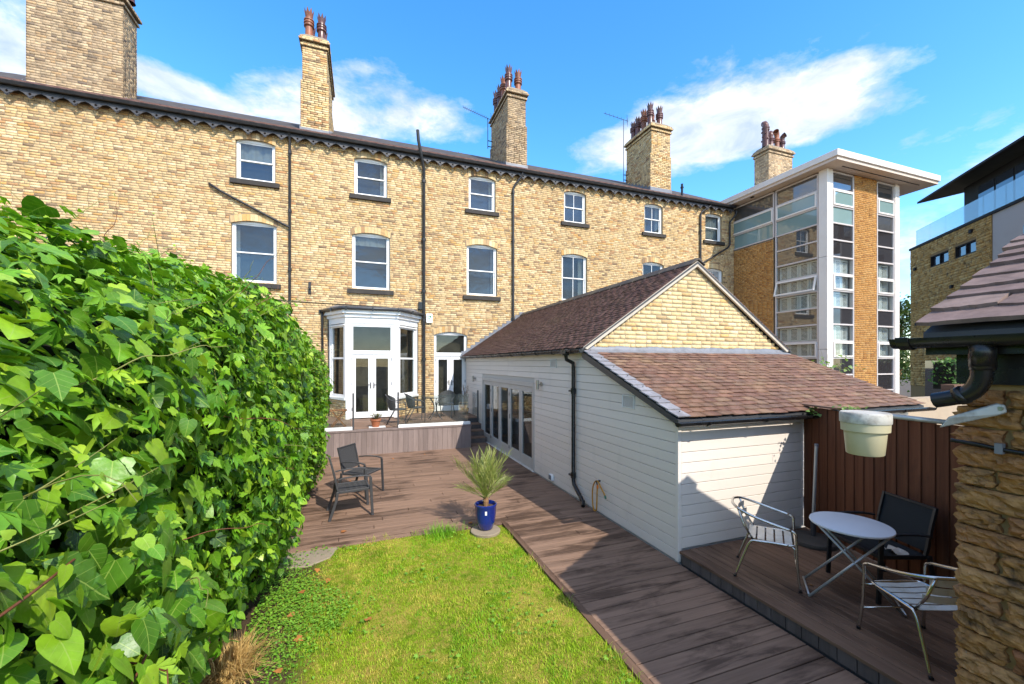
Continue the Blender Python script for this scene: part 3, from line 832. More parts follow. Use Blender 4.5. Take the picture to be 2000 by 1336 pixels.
# the dim room behind the bay doors
mm = MB()
mm.box(-1.4, 2.2, 18.6, 18.7, .6, 4.2); mm.box(-1.5, -1.4, YF + .4, 18.7, .6, 4.2); mm.box(2.2, 2.3, YF + .4, 18.7, .6, 4.2); mm.box(-1.5, 2.3, YF + .4, 18.7, 4.2, 4.3)
rm = part('room', mm, MATS['room_wall'], bay)
mm = MB(); mm.box(-1.5, 2.3, 14.2, 18.7, .55, .66); part('room_floor', mm, MATS['room_floor'], rm)
mm = MB(); mm.box(-1.2, -.2, 17.6, 18.5, .66, 1.6); mm.box(.7, 1.9, 17.2, 18.2, .66, 1.45); part('sofa', mm, MATS['room_dark'], rm, bevel=.05)

# roof, fascia, gutter and fretwork
EZ = 9.96
tanp = math.tan(R(29.2))
mm = MB(); mm.add([(XA, YF - .3, EZ), (XB, YF - .3, EZ), (XB, YF + 4.6, EZ + 4.9 * tanp), (XA, YF + 4.6, EZ + 4.9 * tanp), (XA, YF + 9.5, EZ), (XB, YF + 9.5, EZ)],
                  [(0, 1, 2, 3), (3, 2, 5, 4), (0, 3, 4), (1, 5, 2)])
roof = part('roof', mm, MATS['roof_slate_far'], house)
cs = []
for r_ in range(4):       # the few courses of roof slates that show above the gutter
    yy = YF - .27 + r_ * .19
    x = XA + (r_ % 2) * .15
    while x < XB - .3:
        cs.append((x, yy, EZ + (yy - YF + .3) * tanp)); x += .305
N = len(cs); cs = np.array(cs); V = np.zeros((N, 8, 3)); h = RNG.uniform(.012, .024, N)
for k, (dx, dy, dz) in enumerate(((0, 0, 0), (.295, 0, 0), (.295, .24, 0), (0, .24, 0), (0, 0, 1), (.295, 0, 1), (.295, .24, 0), (0, .24, 0))):
    V[:, k] = cs + np.stack([np.full(N, dx), np.full(N, dy), dy * tanp + dz * h + .004], -1)
f = np.array([[4, 5, 6, 7], [0, 1, 5, 4], [1, 2, 6, 5], [3, 0, 4, 7]])
tag(link('roof_slates', np_mesh('roof_slates', V.reshape(-1, 3), (np.arange(N)[:, None, None] * 8 + f).reshape(-1, 4)), MATS['dark_slate'], roof), kind='stuff')
mm = MB(); mm.box(XA, 16.72, YF - .2, YF - .012, EZ - .14, EZ - .04); part('fascia', mm, MATS['black_iron'], house)
mm = MB()
prof = [(.0, .0), (-.05, -.03), (-.10, -.02), (-.13, .05), (-.12, .06), (-.095, .06), (-.095, .015), (-.05, .0), (0, .03)]
mm.prism([(XA, YF - .2 + q[0], EZ - .075 + q[1]) for q in prof], (16.75 - XA, 0, 0)); part('gutter', mm, MATS['black_iron'], house)
jt = MB()
x = XA + .9
while x < 16.6:
    j = MB(); j.prism([(x, YF - .2 + q[0] * 1.07, EZ - .078 + q[1] * 1.12) for q in prof], (.07, 0, 0)); part('gutter_joint', j, MATS['black_iron'], house); x += 1.85
# pierced pointed valance boards
def valance():
    mm = MB(); t = .02; w = .228
    out = [(-w, 0), (w, 0), (w, -.045), (w * .62, -.075), (w * .3, -.15), (.035, -.195), (0, -.215), (-.035, -.195), (-w * .3, -.15), (-w * .62, -.075), (-w, -.045)]
    hole = [(.038, -.095), (0, -.057), (-.038, -.095), (0, -.133)]
    v2 = out + hole
    k = len(out)
    tris = []
    import mathutils.geometry as mg
    tess = mg.tessellate_polygon([[Vector((*p, 0)) for p in out], [Vector((*p, 0)) for p in hole]])
    for tr in tess: tris.append(tuple(tr))
    fr = [(p[0], 0, p[1]) for p in v2]; bk = [(p[0], t, p[1]) for p in v2]; n = len(v2)
    faces = tris + [tuple(n + i for i in reversed(tr)) for tr in tris]
    faces += [(i, (i + 1) % k, n + (i + 1) % k, n + i) for i in range(k)]
    faces += [(k + i, k + (i + 1) % 4, n + k + (i + 1) % 4, n + k + i) for i in range(4)]
    mm.add(fr, faces) if False else mm.add(fr + bk, faces)
    mm.bar((-.075, -.008, -.125), (0, -.008, -.185), .012, .014, (0, 1, 0)); mm.bar((.075, -.008, -.125), (0, -.008, -.185), .012, .014, (0, 1, 0))
    return mm.mesh('valance_board')
vm = valance(); vm.materials.append(MATS['fret_grey'])
x = XA + .3
while x < 16.55:
    link('valance_board', vm, None, house, (x, YF - .19, EZ - .141)); x += .462

# downpipes and small pipework
def pipe(name, pts, r, mat='black_iron', parent=house, collars=()):
    mm = MB(); mm.tube(pts, r, 10)
    o = part(name, mm, MATS[mat], parent, True, angle=40)
    for (x, y, z) in collars:
        c = MB(); c.lathe([(r * 1.35, -.05), (r * 1.35, .05)], (x, y, z), 10); c.box(x - r * 1.3, x + r * 1.3, y, y + .1, z - .015, z + .015)
        part('collar', c, MATS[mat], o, False)
    return o
yp = YF - .08
pipe('downpipe', [(-2.2, YF - .24, 9.9), (-2.2, yp, 9.62), (-2.2, yp, .6)], .04, collars=[(-2.2, yp, z) for z in (9.3, 7.4, 5.5, 3.6)])
pipe('waste_pipe', [(-4.42, YF + .02, 7.99), (-4.35, yp, 7.93), (-4.1, yp, 7.77), (-2.2, yp, 6.86)], .036)
pipe('soil_pipe', [(1.83, YF - .42, 10.62), (1.86, YF - .40, 10.28), (2.03, YF - .2, 9.62), (2.09, yp - .01, 9.42), (2.09, yp - .01, .68)], .055, collars=[(2.09, yp - .01, z) for z in (9.0, 6.9, 5.05, 4.0, 2.6, 1.2)])
pipe('downpipe', [(5.86, YF - .22, 9.86), (5.82, YF - .2, 9.72), (5.56, yp, 9.35), (5.52, yp, 9.22), (5.52, yp, 3.6)], .042, collars=[(5.52, yp, z) for z in (9.1, 7.2, 5.3, 4.2)])
pipe('downpipe', [(15.32, YF - .22, 9.88), (15.25, YF - .2, 9.78), (14.87, yp, 9.5), (14.81, yp, 9.36), (14.81, yp, 3.6)], .042, collars=[(14.81, yp, z) for z in (8.6, 7.0)])
pipe('downpipe', [(16.78, YF - .3, 9.72), (16.76, YF - .28, 9.55), (16.6, yp, 9.25), (16.6, yp, 8.15), (16.45, yp, 7.98), (14.95, yp, 7.15)], .042)
pipe('cable', [(-4.5, YF - .02, 4.52), (-2.9, YF - .022, 4.5), (-1.5, YF - .02, 4.47), (0, YF - .022, 4.44), (1.95, YF - .02, 4.38)], .012, 'black_plastic')
mm = MB(); mm.box(-1.66, -1.58, YF - .05, YF - .01, 4.75, 5.15); mm.tube([(-1.62, YF - .02, 4.95), (-1.62, YF - .11, 4.95)], .05, 8)
part('wall_anchor', mm, MATS['black_iron'], house, bevel=.01)
mm = MB(); mm.box(1.9, 2.06, YF - .1, YF - .012, 4.38, 4.66); part('junction_box', mm, MATS['black_plastic'], house, bevel=.015)
mm = MB(); mm.box(-2.62, -2.44, YF - .1, YF - .012, 3.95, 4.32); part('white_box', mm, MATS['white_upvc'], house, bevel=.01)
mm = MB(); mm.lathe([(.05, 0), (.05, .5), (.075, .5), (.075, .56), (.05, .58), (.05, .7)], (13.98, 15.3, 10.1), 10); part('roof_vent_pipe', mm, MATS['black_plastic'], house)
mm = MB(); mm.tube([(-2.9, YF - .02, 4.48), (-1.3, YF - .02, 4.48)], .004, 4)

# chimneys
def pot_mesh(kind):
    mm = MB(); n = 16
    if kind == 'crown':
        mm.lathe([(.145, 0), (.125, .05), (.12, .44), (.165, .46), (.165, .5), (.145, .51), (.145, .55), (.168, .56), (.168, .6), (.145, .61), (.145, .64), (.165, .65), (.165, .69), (.11, .71), (.115, .78)], (0, 0, 0), n, False)
        for j in range(8):
            t0, t1 = 2 * math.pi * j / 8, 2 * math.pi * (j + 1) / 8; tm = (t0 + t1) / 2
            P = lambda r, t, z: (r * math.cos(t), r * math.sin(t), z)
            mm.add([P(.113, t0, .77), P(.113, t1, .77), P(.135, t1, .9), P(.165, tm, 1.06), P(.135, t0, .9), P(.1, t0, .77), P(.1, t1, .77), P(.12, tm, .95)], [(0, 1, 2, 3, 4), (5, 7, 6), (0, 4, 3, 7, 5), (1, 6, 7, 3, 2)])
    elif kind == 'cowl':
        mm.lathe([(.15, 0), (.125, .05), (.12, .5), (.16, .52), (.16, .56), (.135, .57), (.135, .6), (.16, .61), (.16, .65), (.125, .68), (.115, .8), (.12, .85)], (0, 0, 0), n, False)
        mm.tube([(0, 0, .8), (0, 0, .88), (.02, -.03, .98), (.07, -.09, 1.05), (.1, -.13, 1.06)], [.12, .125, .135, .14, .15], 12, False)
    else:
        mm.lathe([(.18, 0), (.17, .05), (.165, .95), (.19, .97), (.19, 1.03), (.15, 1.05), (.15, 1.15)], (0, 0, 0), n, False)
        for j in range(10):
            t = j * 2.4; z = .35 + .055 * j; mm.tube([(.155 * math.cos(t), .155 * math.sin(t), z), (.2 * math.cos(t), .2 * math.sin(t), z + .015)], .045, 6)
        mm.tube([(0, 0, 1.1), (0, 0, 1.18), (.05, -.06, 1.28), (.11, -.12, 1.3)], [.14, .14, .14, .15], 12, False)
    return mm.mesh('chimney_pot', True)
PM = {}
for kind in ('crown', 'cowl', 'tall'):
    for mt in ('terracotta_pot', 'glazed_pot'):
        me = pot_mesh(kind); me.materials.append(MATS[mt]); PM[kind, mt] = me
        try: me.set_sharp_from_angle(angle=R(40))
        except Exception: pass
def chimney(x0, x1, y0, y1, zb, zt, pots, mat, label, step=None, single=0):
    g = .012
    mm = MB(); mm.box(x0 + g, x1 - g, y0 + g, y1 - g, zb - .6, zt)
    if step: mm.box(x0 + g - .055, x1 - g + .055, y0 + g + .0, y1 - g, zb - .6, step)
    ch = part('chimney', mm, MATS['mortar'], house); ch['label'] = label
    def faces(xa, xb, ya, yb, za, zb_, s, keep=0):
        for k, (o, ux, n, W) in enumerate((((xa, ya, 0), (1, 0, 0), (0, -1, 0), xb - xa), ((xa, yb, 0), (0, -1, 0), (-1, 0, 0), yb - ya), ((xb, ya, 0), (0, 1, 0), (1, 0, 0), yb - ya))):
            c = brick_cells(W, za, zb_, [], seed=s + k)
            o = Vector(o) - Vector(n) * g
            sel = None
            if keep and k == 0:
                sel = np.argsort(c[:, 2])[:keep]
            bricks(c, o, ux, n, mat, ch, sel, s + k)
    zc = zt - .32
    if step:
        faces(x0 - .055, x1 + .055, y0, y1, zb - .45, step, 31, single); faces(x0, x1, y0, y1, step, zc, 41)
    else: faces(x0, x1, y0, y1, zb - .45, zc, 51, single)
    for k, off in enumerate((.05, .0, .10, .06)):      # corbelled head, course by course
        za = zc + k * .082
        mm = MB(); mm.box(x0 - off + g, x1 + off - g, y0 - off + g, y1 + off - g, za + .001, za + .0805)
        part('corbel_course', mm, MATS['mortar'], ch)
        faces(x0 - off, x1 + off, y0 - off, y1 + off, za + .004, za + .078, 61 + k)
    mm = MB(); e = .03
    mm.add([(x0 - .05, y0 - .05, zt), (x1 + .05, y0 - .05, zt), (x1 + .05, y1 + .05, zt), (x0 - .05, y1 + .05, zt), (x0 + .1, y0 + .1, zt + .16), (x1 - .1, y0 + .1, zt + .16), (x1 - .1, y1 - .1, zt + .16), (x0 + .1, y1 - .1, zt + .16)],
           [(0, 1, 5, 4), (1, 2, 6, 5), (2, 3, 7, 6), (3, 0, 4, 7), (4, 5, 6, 7)])
    part('flaunching', mm, MATS['flaunching'], ch)
    mm = MB(); mm.box(x0 - .075, x1 + .075, y0 - .02, y1 + .02, zb - .3, zb + .02)
    for yy in np.arange(y0, y1, .25): mm.box(x0 - .08, x0 - .06, yy, min(yy + .25, y1), zb, zb + .06 + (yy - y0) * .5); mm.box(x1 + .06, x1 + .08, yy, min(yy + .25, y1), zb, zb + .06 + (yy - y0) * .5)
    part('flashing', mm, MATS['lead'], ch)
    for (px_, py_, kd, mt, sc) in pots:
        o = link('chimney_pot', PM[kd, mt], None, ch, (px_, py_, zt + .1)); o.scale = (1, 1, sc); o.rotation_euler = (0, 0, random.uniform(0, 6))
    return ch
T, G = 'terracotta_pot', 'glazed_pot'
chimney(-8.85, -6.69, 15.5, 16.33, 10.34, 13.42, [(-8.5 + i * .45, 15.9, 'crown', T if i % 2 else G, 1) for i in range(5)], 'sooty_brick', 'broad sooty chimney stack at the left', None, 110)
chimney(-1.90, -1.13, 15.5, 18.3, 10.42, 13.52, [(-1.72, 15.8, 'crown', T, 1), (-1.33, 15.85, 'crown', G, .95), (-1.72, 16.5, 'crown', G, .95), (-1.33, 16.5, 'crown', T, .9), (-1.5, 17.3, 'crown', G, 1)], 'cream_brick', 'slender pale chimney stack with two crown pots in front', 12.05)
chimney(5.46, 6.24, 15.5, 17.75, 10.44, 13.42, [(5.62, 15.85, 'crown', G, 1), (6.05, 15.9, 'crown', T, .95), (5.62, 16.45, 'crown', T, .95), (5.62, 16.95, 'crown', G, .9), (5.62, 17.45, 'crown', G, .95)], 'sooty_brick', 'chimney stack beside the thin aerial', 12.05)
chimney(12.42, 13.48, 15.5, 17.4, 10.5, 13.42, [(12.62, 15.85, 'crown', G, 1), (13.15, 15.85, 'crown', G, .95), (12.62, 16.3, 'crown', T, .95), (12.62, 16.75, 'crown', G, .85), (12.62, 17.1, 'crown', G, .8), (13.15, 16.4, 'crown', T, .9)], 'cream_brick', 'chimney stack with six crown pots beside the tall aerial', 12.05)
chimney(19.85, 21.6, 15.55, 16.4, 10.5, 13.75, [(20.0, 15.85, 'tall', G, 1.0), (20.5, 15.95, 'cowl', G, .9), (20.95, 15.95, 'cowl', T, .95), (21.35, 15.95, 'cowl', G, .85)], 'sooty_brick', 'chimney stack with hooded pots behind the glazed block')
for (x, y) in ((4.0, 19.2), (4.55, 19.2)):     # two little pots beyond the ridge
    o = link('chimney_pot', PM['crown', T], None, roof, (x, y + 1.0, 11.95)); o.scale = (1.2, 1.2, .9)

# television aerials on the stacks
def aerial(label, base, mast_h, yaw, n, boom):
    t = thing('television_aerial', label, 'aerial', base, 0)
    mm = MB(); mm.tube([(0, 0, 0), (0, 0, mast_h)], .016, 6); mm.bar((.0, 0, .1), (.22, 0, .1), .03, .03); mm.bar((0, 0, .35), (.22, 0, .35), .03, .03); part('mast', mm, MATS['gutter_grey'], t)
    d = Vector((math.cos(yaw), math.sin(yaw), .55)).normalized(); c = Vector((0, 0, mast_h - .02)); s = Vector((-math.sin(yaw), math.cos(yaw), 0))
    mm = MB(); mm.tube([c - d * .25, c + d * boom], .011, 6)
    for i in range(n):
        p = c + d * (boom * (i + .5) / n); mm.tube([p - s * .16, p + s * .16], .006, 5)
    part('boom', mm, MATS['gutter_grey'], t)
    mm = MB(); q = c - d * .2
    for z in (-.16, -.05, .05, .16): mm.tube([q + Vector((0, 0, z)) - s * .25, q + Vector((0, 0, z)) + s * .25], .006, 5)
    part('reflector', mm, MATS['gutter_grey'], t)
    return t
aerial('thin grey television aerial on the left of the third chimney stack', (5.2, 17.4, 11.9), 1.35, R(150), 12, 1.3)
aerial('tall grey television aerial beside the fourth chimney stack', (12.18, 17.3, 11.45), 3.1, R(140), 5, 1.1)

# alarm box between the bay and the door
t = thing('alarm_box', 'small white alarm box with a green logo on the brick wall', 'alarm box', (2.29, YF - .012, 3.92))
mm = MB(); mm.prism([(-.11, 0, .0), (.11, 0, .0), (.11, 0, .33), (-.11, 0, .33)], (0, -.07, 0)); part('case', mm, MATS['white_upvc'], t, bevel=.012)
worn('logo_green', (.02, .22, .10), .5, .05, 4)
mm = MB()
for k in range(10):   # ring-shaped emblem with a tick-like bar
    a0, a1 = R(60 + k * 26), R(60 + (k + 1) * 26)
    mm.add([(-.01 + r_ * math.cos(a_), -.0725, .2 + r_ * math.sin(a_)) for r_, a_ in ((.035, a0), (.058, a0), (.058, a1), (.035, a1))], [(0, 1, 2, 3)])
mm.box(.005, .065, -.074, -.0715, .19, .255); mm.box(-.07, .07, -.074, -.0715, .105, .118); mm.box(-.05, .05, -.074, -.0715, .08, .09)
part('emblem', mm, MATS['logo_green'], t)

# ------------------------------------------------------------------ timber-clad extension with gable and lean-to
ext = thing('garden_extension', 'pale grey timber clad extension with plum slate roof and brick gable', 'extension')
YG = 6.20                                # brick gable plane
XE0, XRG, XE1 = 3.48, 5.97, 8.46         # left eave, ridge, right eave
ZE, ZRG = 2.72, 4.40
YL0, ZL0, ZL1 = 3.93, 1.80, 2.66         # lean-to eave, its height, its top at the gable
lean_top = lambda y: ZL0 - .03 + (y - YL0) * (ZL1 - ZL0) / (YG - .05 - YL0)
BY0, BY1, BZ1 = 8.63, 12.81, 1.98        # folding door opening
# hollow shell behind the boards
m = MB()
m.box(XW + .022, XW + .15, BY1, YF - .02, -.1, 2.66); m.box(XW + .022, XW + .15, YG, BY0, -.1, 2.66); m.box(XW + .022, XW + .15, BY0, BY1, BZ1, 2.66)
m.prism([(XW + .022, YW + .024, -.1), (XW + .022, YG - .001, -.1), (XW + .022, YG - .001, ZL1 - .06), (XW + .022, YW + .024, lean_top(YW) - .02)], (.12, 0, 0))
m.box(XW + .143, 8.3, YW + .024, YW + .15, -.1, lean_top(YW) - .03)
m.box(8.3, 8.42, YG, YF - .02, -.1, 2.6); m.box(8.3, 8.42, YW + .15, YG - .001, -.1, 1.7)
shell = part('wall', m, MATS['room_wall'], ext)
m = MB(); m.box(XW + .151, 8.299, YG + .1, YF - .03, -.08, .012); part('room_floor', m, MATS['room_floor'], shell)
m = MB(); m.box(XW + .151, 8.299, YG + .1, YF - .03, 2.56, 2.6); part('room_ceiling', m, MATS['room_wall'], shell)
m = MB(); m.box(7.2, 8.2, 7.2, 14.5, .013, .9); m.box(7.6, 8.25, 7.2, 14.5, 1.5, 2.3); m.box(5.0, 5.9, 8.6, 11.6, .013, .92); part('kitchen_unit', m, MATS['room_dark'], shell, bevel=.02)
m = MB(); m.box(7.15, 8.25, 7.15, 14.6, .901, .94); m.box(4.95, 5.95, 8.5, 11.7, .921, .96); part('worktop', m, MATS['blind_white'], shell)
m = MB(); m.box(4.3, 5.2, 13.4, 14.8, .013, 2.1); part('cupboard', m, MATS['blind_white'], shell)
# cladding boards on the garden side
PB = .132
def clad_board(y0, y1, z0, z1, cut=False):
    mm = MB()
    if cut:
        ya = YL0 + (z1 - ZL0 + .03) * (YG - .05 - YL0) / (ZL1 - ZL0); yb = YL0 + (z0 - ZL0 + .03) * (YG - .05 - YL0) / (ZL1 - ZL0)
        ya, yb = max(ya, y0), max(yb, y0)
        if yb >= y1: return
        poly = [(XW, yb, z0), (XW, y1, z0), (XW, y1, z1), (XW, min(ya, y1), z1)]
    else:
        poly = [(XW, y0, z0), (XW, y1, z0), (XW, y1, z1), (XW, y0, z1)]
    mm.prism(poly, (.021, 0, 0))
    part('cladding_board', mm, MATS['cladding'], ext, bevel=.004, seg=1)
z = .012
while z < 2.63:
    z1 = min(z + PB - .006, 2.645)
    segs = []
    if z1 < BZ1 + .03: segs = [(BY1 + .05, YF - .02), (6.9, BY0 - .05)]
    elif z < BZ1 + .05: segs = [(BY1 + .05, YF - .02), (6.9, BY0 - .05)]
    else: segs = [(10.4, YF - .02), (6.9, 10.395)]
    for (a, b) in segs: clad_board(a, b, z, z1)
    clad_board(YW + .05, 6.895, z, z1, z1 > lean_top(YW) - .03)
    z += PB
# front boards of the lean-to
z = ZS + .012
k = 0
while z < 1.74:
    z1 = min(z + PB - .006, 1.745)
    br = [XW + .05, XW + 1.0 + (k * 0.83) % 2.6, 8.3] if k % 2 else [XW + .05, 8.3]
    for a, b in zip(br[:-1], br[1:]):
        mm = MB(); mm.prism([(a, YW, z), (b - .002, YW, z), (b - .002, YW, z1), (a, YW, z1)], (0, .021, 0)); part('cladding_board', mm, MATS['cladding'], ext, bevel=.004, seg=1)
    z += PB; k += 1
mm = MB(); mm.box(XW - .006, XW + .046, YW - .006, YW + .046, .004, lean_top(YW) - .02); part('corner_trim', mm, MATS['cladding'], ext, bevel=.004)
# folding doors
mm = MB()
mm.box(XW - .012, XW + .1, BY0 - .046, BY0 + .03, .002, BZ1 + .04); mm.box(XW - .012, XW + .1, BY1 - .03, BY1 + .046, .002, BZ1 + .04); mm.box(XW - .012, XW + .1, BY0 + .03, BY1 - .03, BZ1 - .07, BZ1 + .04)
fd = part('folding_door', mm, MATS['door_grey'], ext, bevel=.005)
mm = MB(); mm.box(XW - .04, XW + .1, BY0 - .046, BY1 + .046, -.028, .012); part('door_track', mm, MATS['door_track'], fd)
n = 5; w = (BY1 - BY0 - .06) / n
for i in range(n):
    a = BY0 + .03 + i * w + .003; b = a + w - .006; z0, z1 = .02, BZ1 - .075; st = .1
    mm = MB(); x0, x1 = XW + .012, XW + .07
    mm.box(x0, x1, a, a + st, z0, z1); mm.box(x0, x1, b - st, b, z0, z1); mm.box(x0, x1, a + st, b - st, z0, z0 + .24); mm.box(x0, x1, a + st, b - st, z1 - .12, z1)
    leaf = part('door_leaf', mm, MATS['door_grey'], fd, bevel=.005)
    g = MB(); g.box(XW + .035, XW + .041, a + st - .01, b - st + .01, z0 + .23, z1 - .11); part('pane', g, MATS['room_glass'], fd)
    if i in (1, 3):
        h = MB(); h.box(XW + .003, XW + .011, b - .06, b - .04, 1.0, 1.12); h.box(XW + .002, XW + .012, b - .01, b + .01, .2, .28); h.box(XW + .002, XW + .012, b - .01, b + .01, 1.6, 1.68); part('handle', h, MATS['black_iron'], fd)

# slates
def slate_cells(U, SL, w, ex, seed, u0=0.0):
    rng = random.Random(seed); out = []; s = 0; r = 0
    while s < SL - ex * .5:
        u = u0 - (w * .5 if r % 2 else 0) + rng.uniform(-.02, .02)
        while u < U:
            l = w + rng.uniform(-.035, .035); a, b = max(u, u0), min(u + l - .007, U)
            if b - a > .03: out.append((a, b, s + rng.uniform(-.008, .006), min(s + ex * 1.25, SL)))
            u += l
        s += ex; r += 1
    return np.array(out)
def slate_geo(c, o, ux, sx, n, th=.009, lift=.013, seed=1):
    rng = np.random.default_rng(seed); N = len(c); o, ux, sx, n = (np.array(t, float) for t in (o, ux, sx, n))
    V = np.zeros((N, 8, 3)); l = lift + rng.uniform(-.003, .006, N); tw = rng.uniform(-.003, .003, N)
    for k, (uu, ss, top) in enumerate(((0, 2, 0), (1, 2, 0), (1, 3, 0), (0, 3, 0), (0, 2, 1), (1, 2, 1), (1, 3, 1), (0, 3, 1))):
        h = (l + (tw if uu else -tw)) if ss == 2 else np.full(N, .002)
        sj = c[:, ss] + (rng.uniform(-.004, .004, N) if ss == 2 else 0)
        V[:, k] = o + np.outer(c[:, uu], ux) + np.outer(sj, sx) + np.outer(h + (th if top else 0), n)
    f = np.array([[4, 5, 6, 7], [0, 1, 5, 4], [1, 2, 6, 5], [3, 0, 4, 7]])
    if np.dot(np.cross(ux, sx), n) < 0: f = f[:, ::-1]
    return V.reshape(-1, 3), f
def lay_slates(c, o, ux, sx, n, mat, parent, single=None, seed=1, th=.009, lift=.013):
    mask = np.zeros(len(c), bool)
    if single is not None: mask[single] = True
    if (~mask).any():
        V, f = slate_geo(c[~mask], o, ux, sx, n, th, lift, seed); N = int((~mask).sum())
        tag(link('slating', np_mesh('slating', V, (np.arange(N)[:, None, None] * 8 + f).reshape(-1, 4)), MATS[mat], parent), kind='stuff')
    if mask.any():
        V, f = slate_geo(c[mask], o, ux, sx, n, th, lift, seed + 1)
        for i in range(int(mask.sum())): link('slate', np_mesh('slate', V[i * 8:i * 8 + 8], f), MATS[mat], parent)
# main roof
a = math.atan2(ZRG - ZE, XRG - XE0); sl = math.hypot(ZRG - ZE, XRG - XE0)
mm = MB()
for sgn, xe in ((1, XE0), (-1, XE1)):
    mm.add([(xe, YG - .08, ZE - .02), (xe, YF - .015, ZE - .02), (XRG, YF - .015, ZRG - .02), (XRG, YG - .08, ZRG - .02), (xe, YG - .08, ZE - .05), (xe, YF - .015, ZE - .05), (XRG, YF - .015, ZRG - .06), (XRG, YG - .08, ZRG - .06)],
           [(0, 1, 2, 3), (4, 7, 6, 5), (0, 4, 5, 1), (0, 3, 7, 4)])
mr = part('roof', mm, MATS['room_dark'], ext)
c = slate_cells(YF - .03, sl - .03, .24, .098, 4, YG - .07)
c[:, :2] -= 0
lay_slates(c, (XE0, 0, ZE - .012), (0, 1, 0), (math.cos(a), 0, math.sin(a)), (-math.sin(a), 0, math.cos(a)), 'dark_slate', mr, None, 3)
c = slate_cells(YF - .03, sl - .03, .24, .098, 5, YG - .07)
lay_slates(c, (XE1, 0, ZE - .012), (0, 1, 0), (-math.cos(a), 0, math.sin(a)), (math.sin(a), 0, math.cos(a)), 'dark_slate', mr, None, 4)
y = YG - .1; k = 0
while y < YF - .1:
    y1 = min(y + .455, YF - .03)
    mm = MB(); mm.prism([(XRG - .17, y, ZRG - .09), (XRG - .155, y, ZRG - .065), (XRG - .03, y, ZRG + .045), (XRG + .03, y, ZRG + .045), (XRG + .155, y, ZRG - .065), (XRG + .17, y, ZRG - .09), (XRG, y, ZRG + .01)], (0, y1 - y - .012, 0))
    part('ridge_tile', mm, MATS['roof_slate_far'], ext, bevel=.008)
    mm = MB(); mm.prism([(XRG - .176, y1 - .013, ZRG - .094), (XRG - .02, y1 - .013, ZRG + .047), (XRG + .02, y1 - .013, ZRG + .047), (XRG + .176, y1 - .013, ZRG - .094)], (0, .014, 0)); part('ridge_joint', mm, MATS['concrete'], ext)
    y += .455
# lead apron where the roof meets the terrace
mm = MB()
for sgn, xe in ((1, XE0), (-1, XE1)):
    k = 14
    for i in range(k):
        t0, t1 = i / k, (i + 1) / k
        xa, xb = xe + (XRG - xe) * t0, xe + (XRG - xe) * t1; za, zb = ZE + (ZRG - ZE) * t0, ZE + (ZRG - ZE) * t1
        mm.add([(xa, YF - .11, za + .014), (xb, YF - .11, zb + .014), (xb, YF - .022, zb + .03), (xa, YF - .022, za + .03), (xa, YF - .022, zb + .07), (xb, YF - .022, zb + .07)], [(0, 1, 2, 3), (3, 2, 5, 4)])
part('flashing', mm, MATS['lead'], ext)
worn('barge_cream', (.50, .43, .34), .6, .1, 5, (.25, .2, .15), .4, .1, 40)
# brick gable
GC = brick_cells(XE1 - XE0, 2.66, ZRG, [], L=.232, H=.076, gap=.012, seed=12, start=XE0)
keep = []
for (u0, u1, z0, z1) in GC:
    hw = (ZRG - .1 - z1) / math.tan(a)
    l, r_ = max(u0, XRG - hw), min(u1, XRG + hw)
    if r_ - l > .03: keep.append((l, r_, z0, z1))
GC = np.array(keep)
mm = MB(); mm.prism([(XE0 + .1, YG + .004, 2.6), (XE1 - .1, YG + .004, 2.6), (XRG, YG + .004, ZRG - .06)], (0, .1, 0)); gw = part('gable_wall', mm, MATS['gable_mortar'], ext)
order = np.argsort(GC[:, 2] * 0 + GC[:, 0])
bricks(GC, (0, YG + .004, 0), (1, 0, 0), (0, -1, 0), 'gable_brick', gw, order[:280], 13)
for sgn, xe in ((1, XE0), (-1, XE1)):
    d = Vector((XRG - xe, 0, ZRG - ZE)).normalized(); nn = Vector((-d.z * sgn, 0, abs(d.x)))
    nn = Vector((-d.z, 0, d.x)) if sgn > 0 else Vector((d.z, 0, -d.x))
    p0 = Vector((xe + sgn * .03, YG - .075, ZE + .005)); p1 = Vector((XRG, YG - .075, ZRG - .005))
    mm = MB(); mm.prism([p0, p1, p1 - Vector((0, 0, .105)), p0 - Vector((0, 0, .0)) + d * .1 - Vector((0, 0, .105)) * .9], (0, .045, 0)); part('barge_board', mm, MATS['barge_cream'], ext, bevel=.004)
# lean-to roof
al = math.atan2(ZL1 - ZL0, YG - .05 - YL0); sll = math.hypot(ZL1 - ZL0, YG - .05 - YL0)
mm = MB(); mm.add([(3.55, YL0, ZL0 - .02), (8.42, YL0, ZL0 - .02), (8.42, YG - .01, ZL1 - .0), (3.55, YG - .01, ZL1 - .0), (3.55, YL0, ZL0 - .05), (8.42, YL0, ZL0 - .05), (8.42, YG - .01, ZL1 - .04), (3.55, YG - .01, ZL1 - .04)],
                  [(0, 1, 2, 3), (4, 7, 6, 5), (0, 4, 5, 1), (3, 7, 4, 0), (1, 5, 6, 2)])
lr = part('lean_to_roof', mm, MATS['room_dark'], ext)
c = slate_cells(8.4, sll - .05, .235, .122, 8, 3.67)
dep = (c[:, 0] - 3.7) * .25 + c[:, 2]
lay_slates(c, (0, YL0 - .02, ZL0 - .012), (1, 0, 0), (0, math.cos(al), math.sin(al)), (0, -math.sin(al), math.cos(al)), 'plum_slate', lr, np.argsort(dep)[:300], 6, .012, .021)
s = 0.0; k = 0
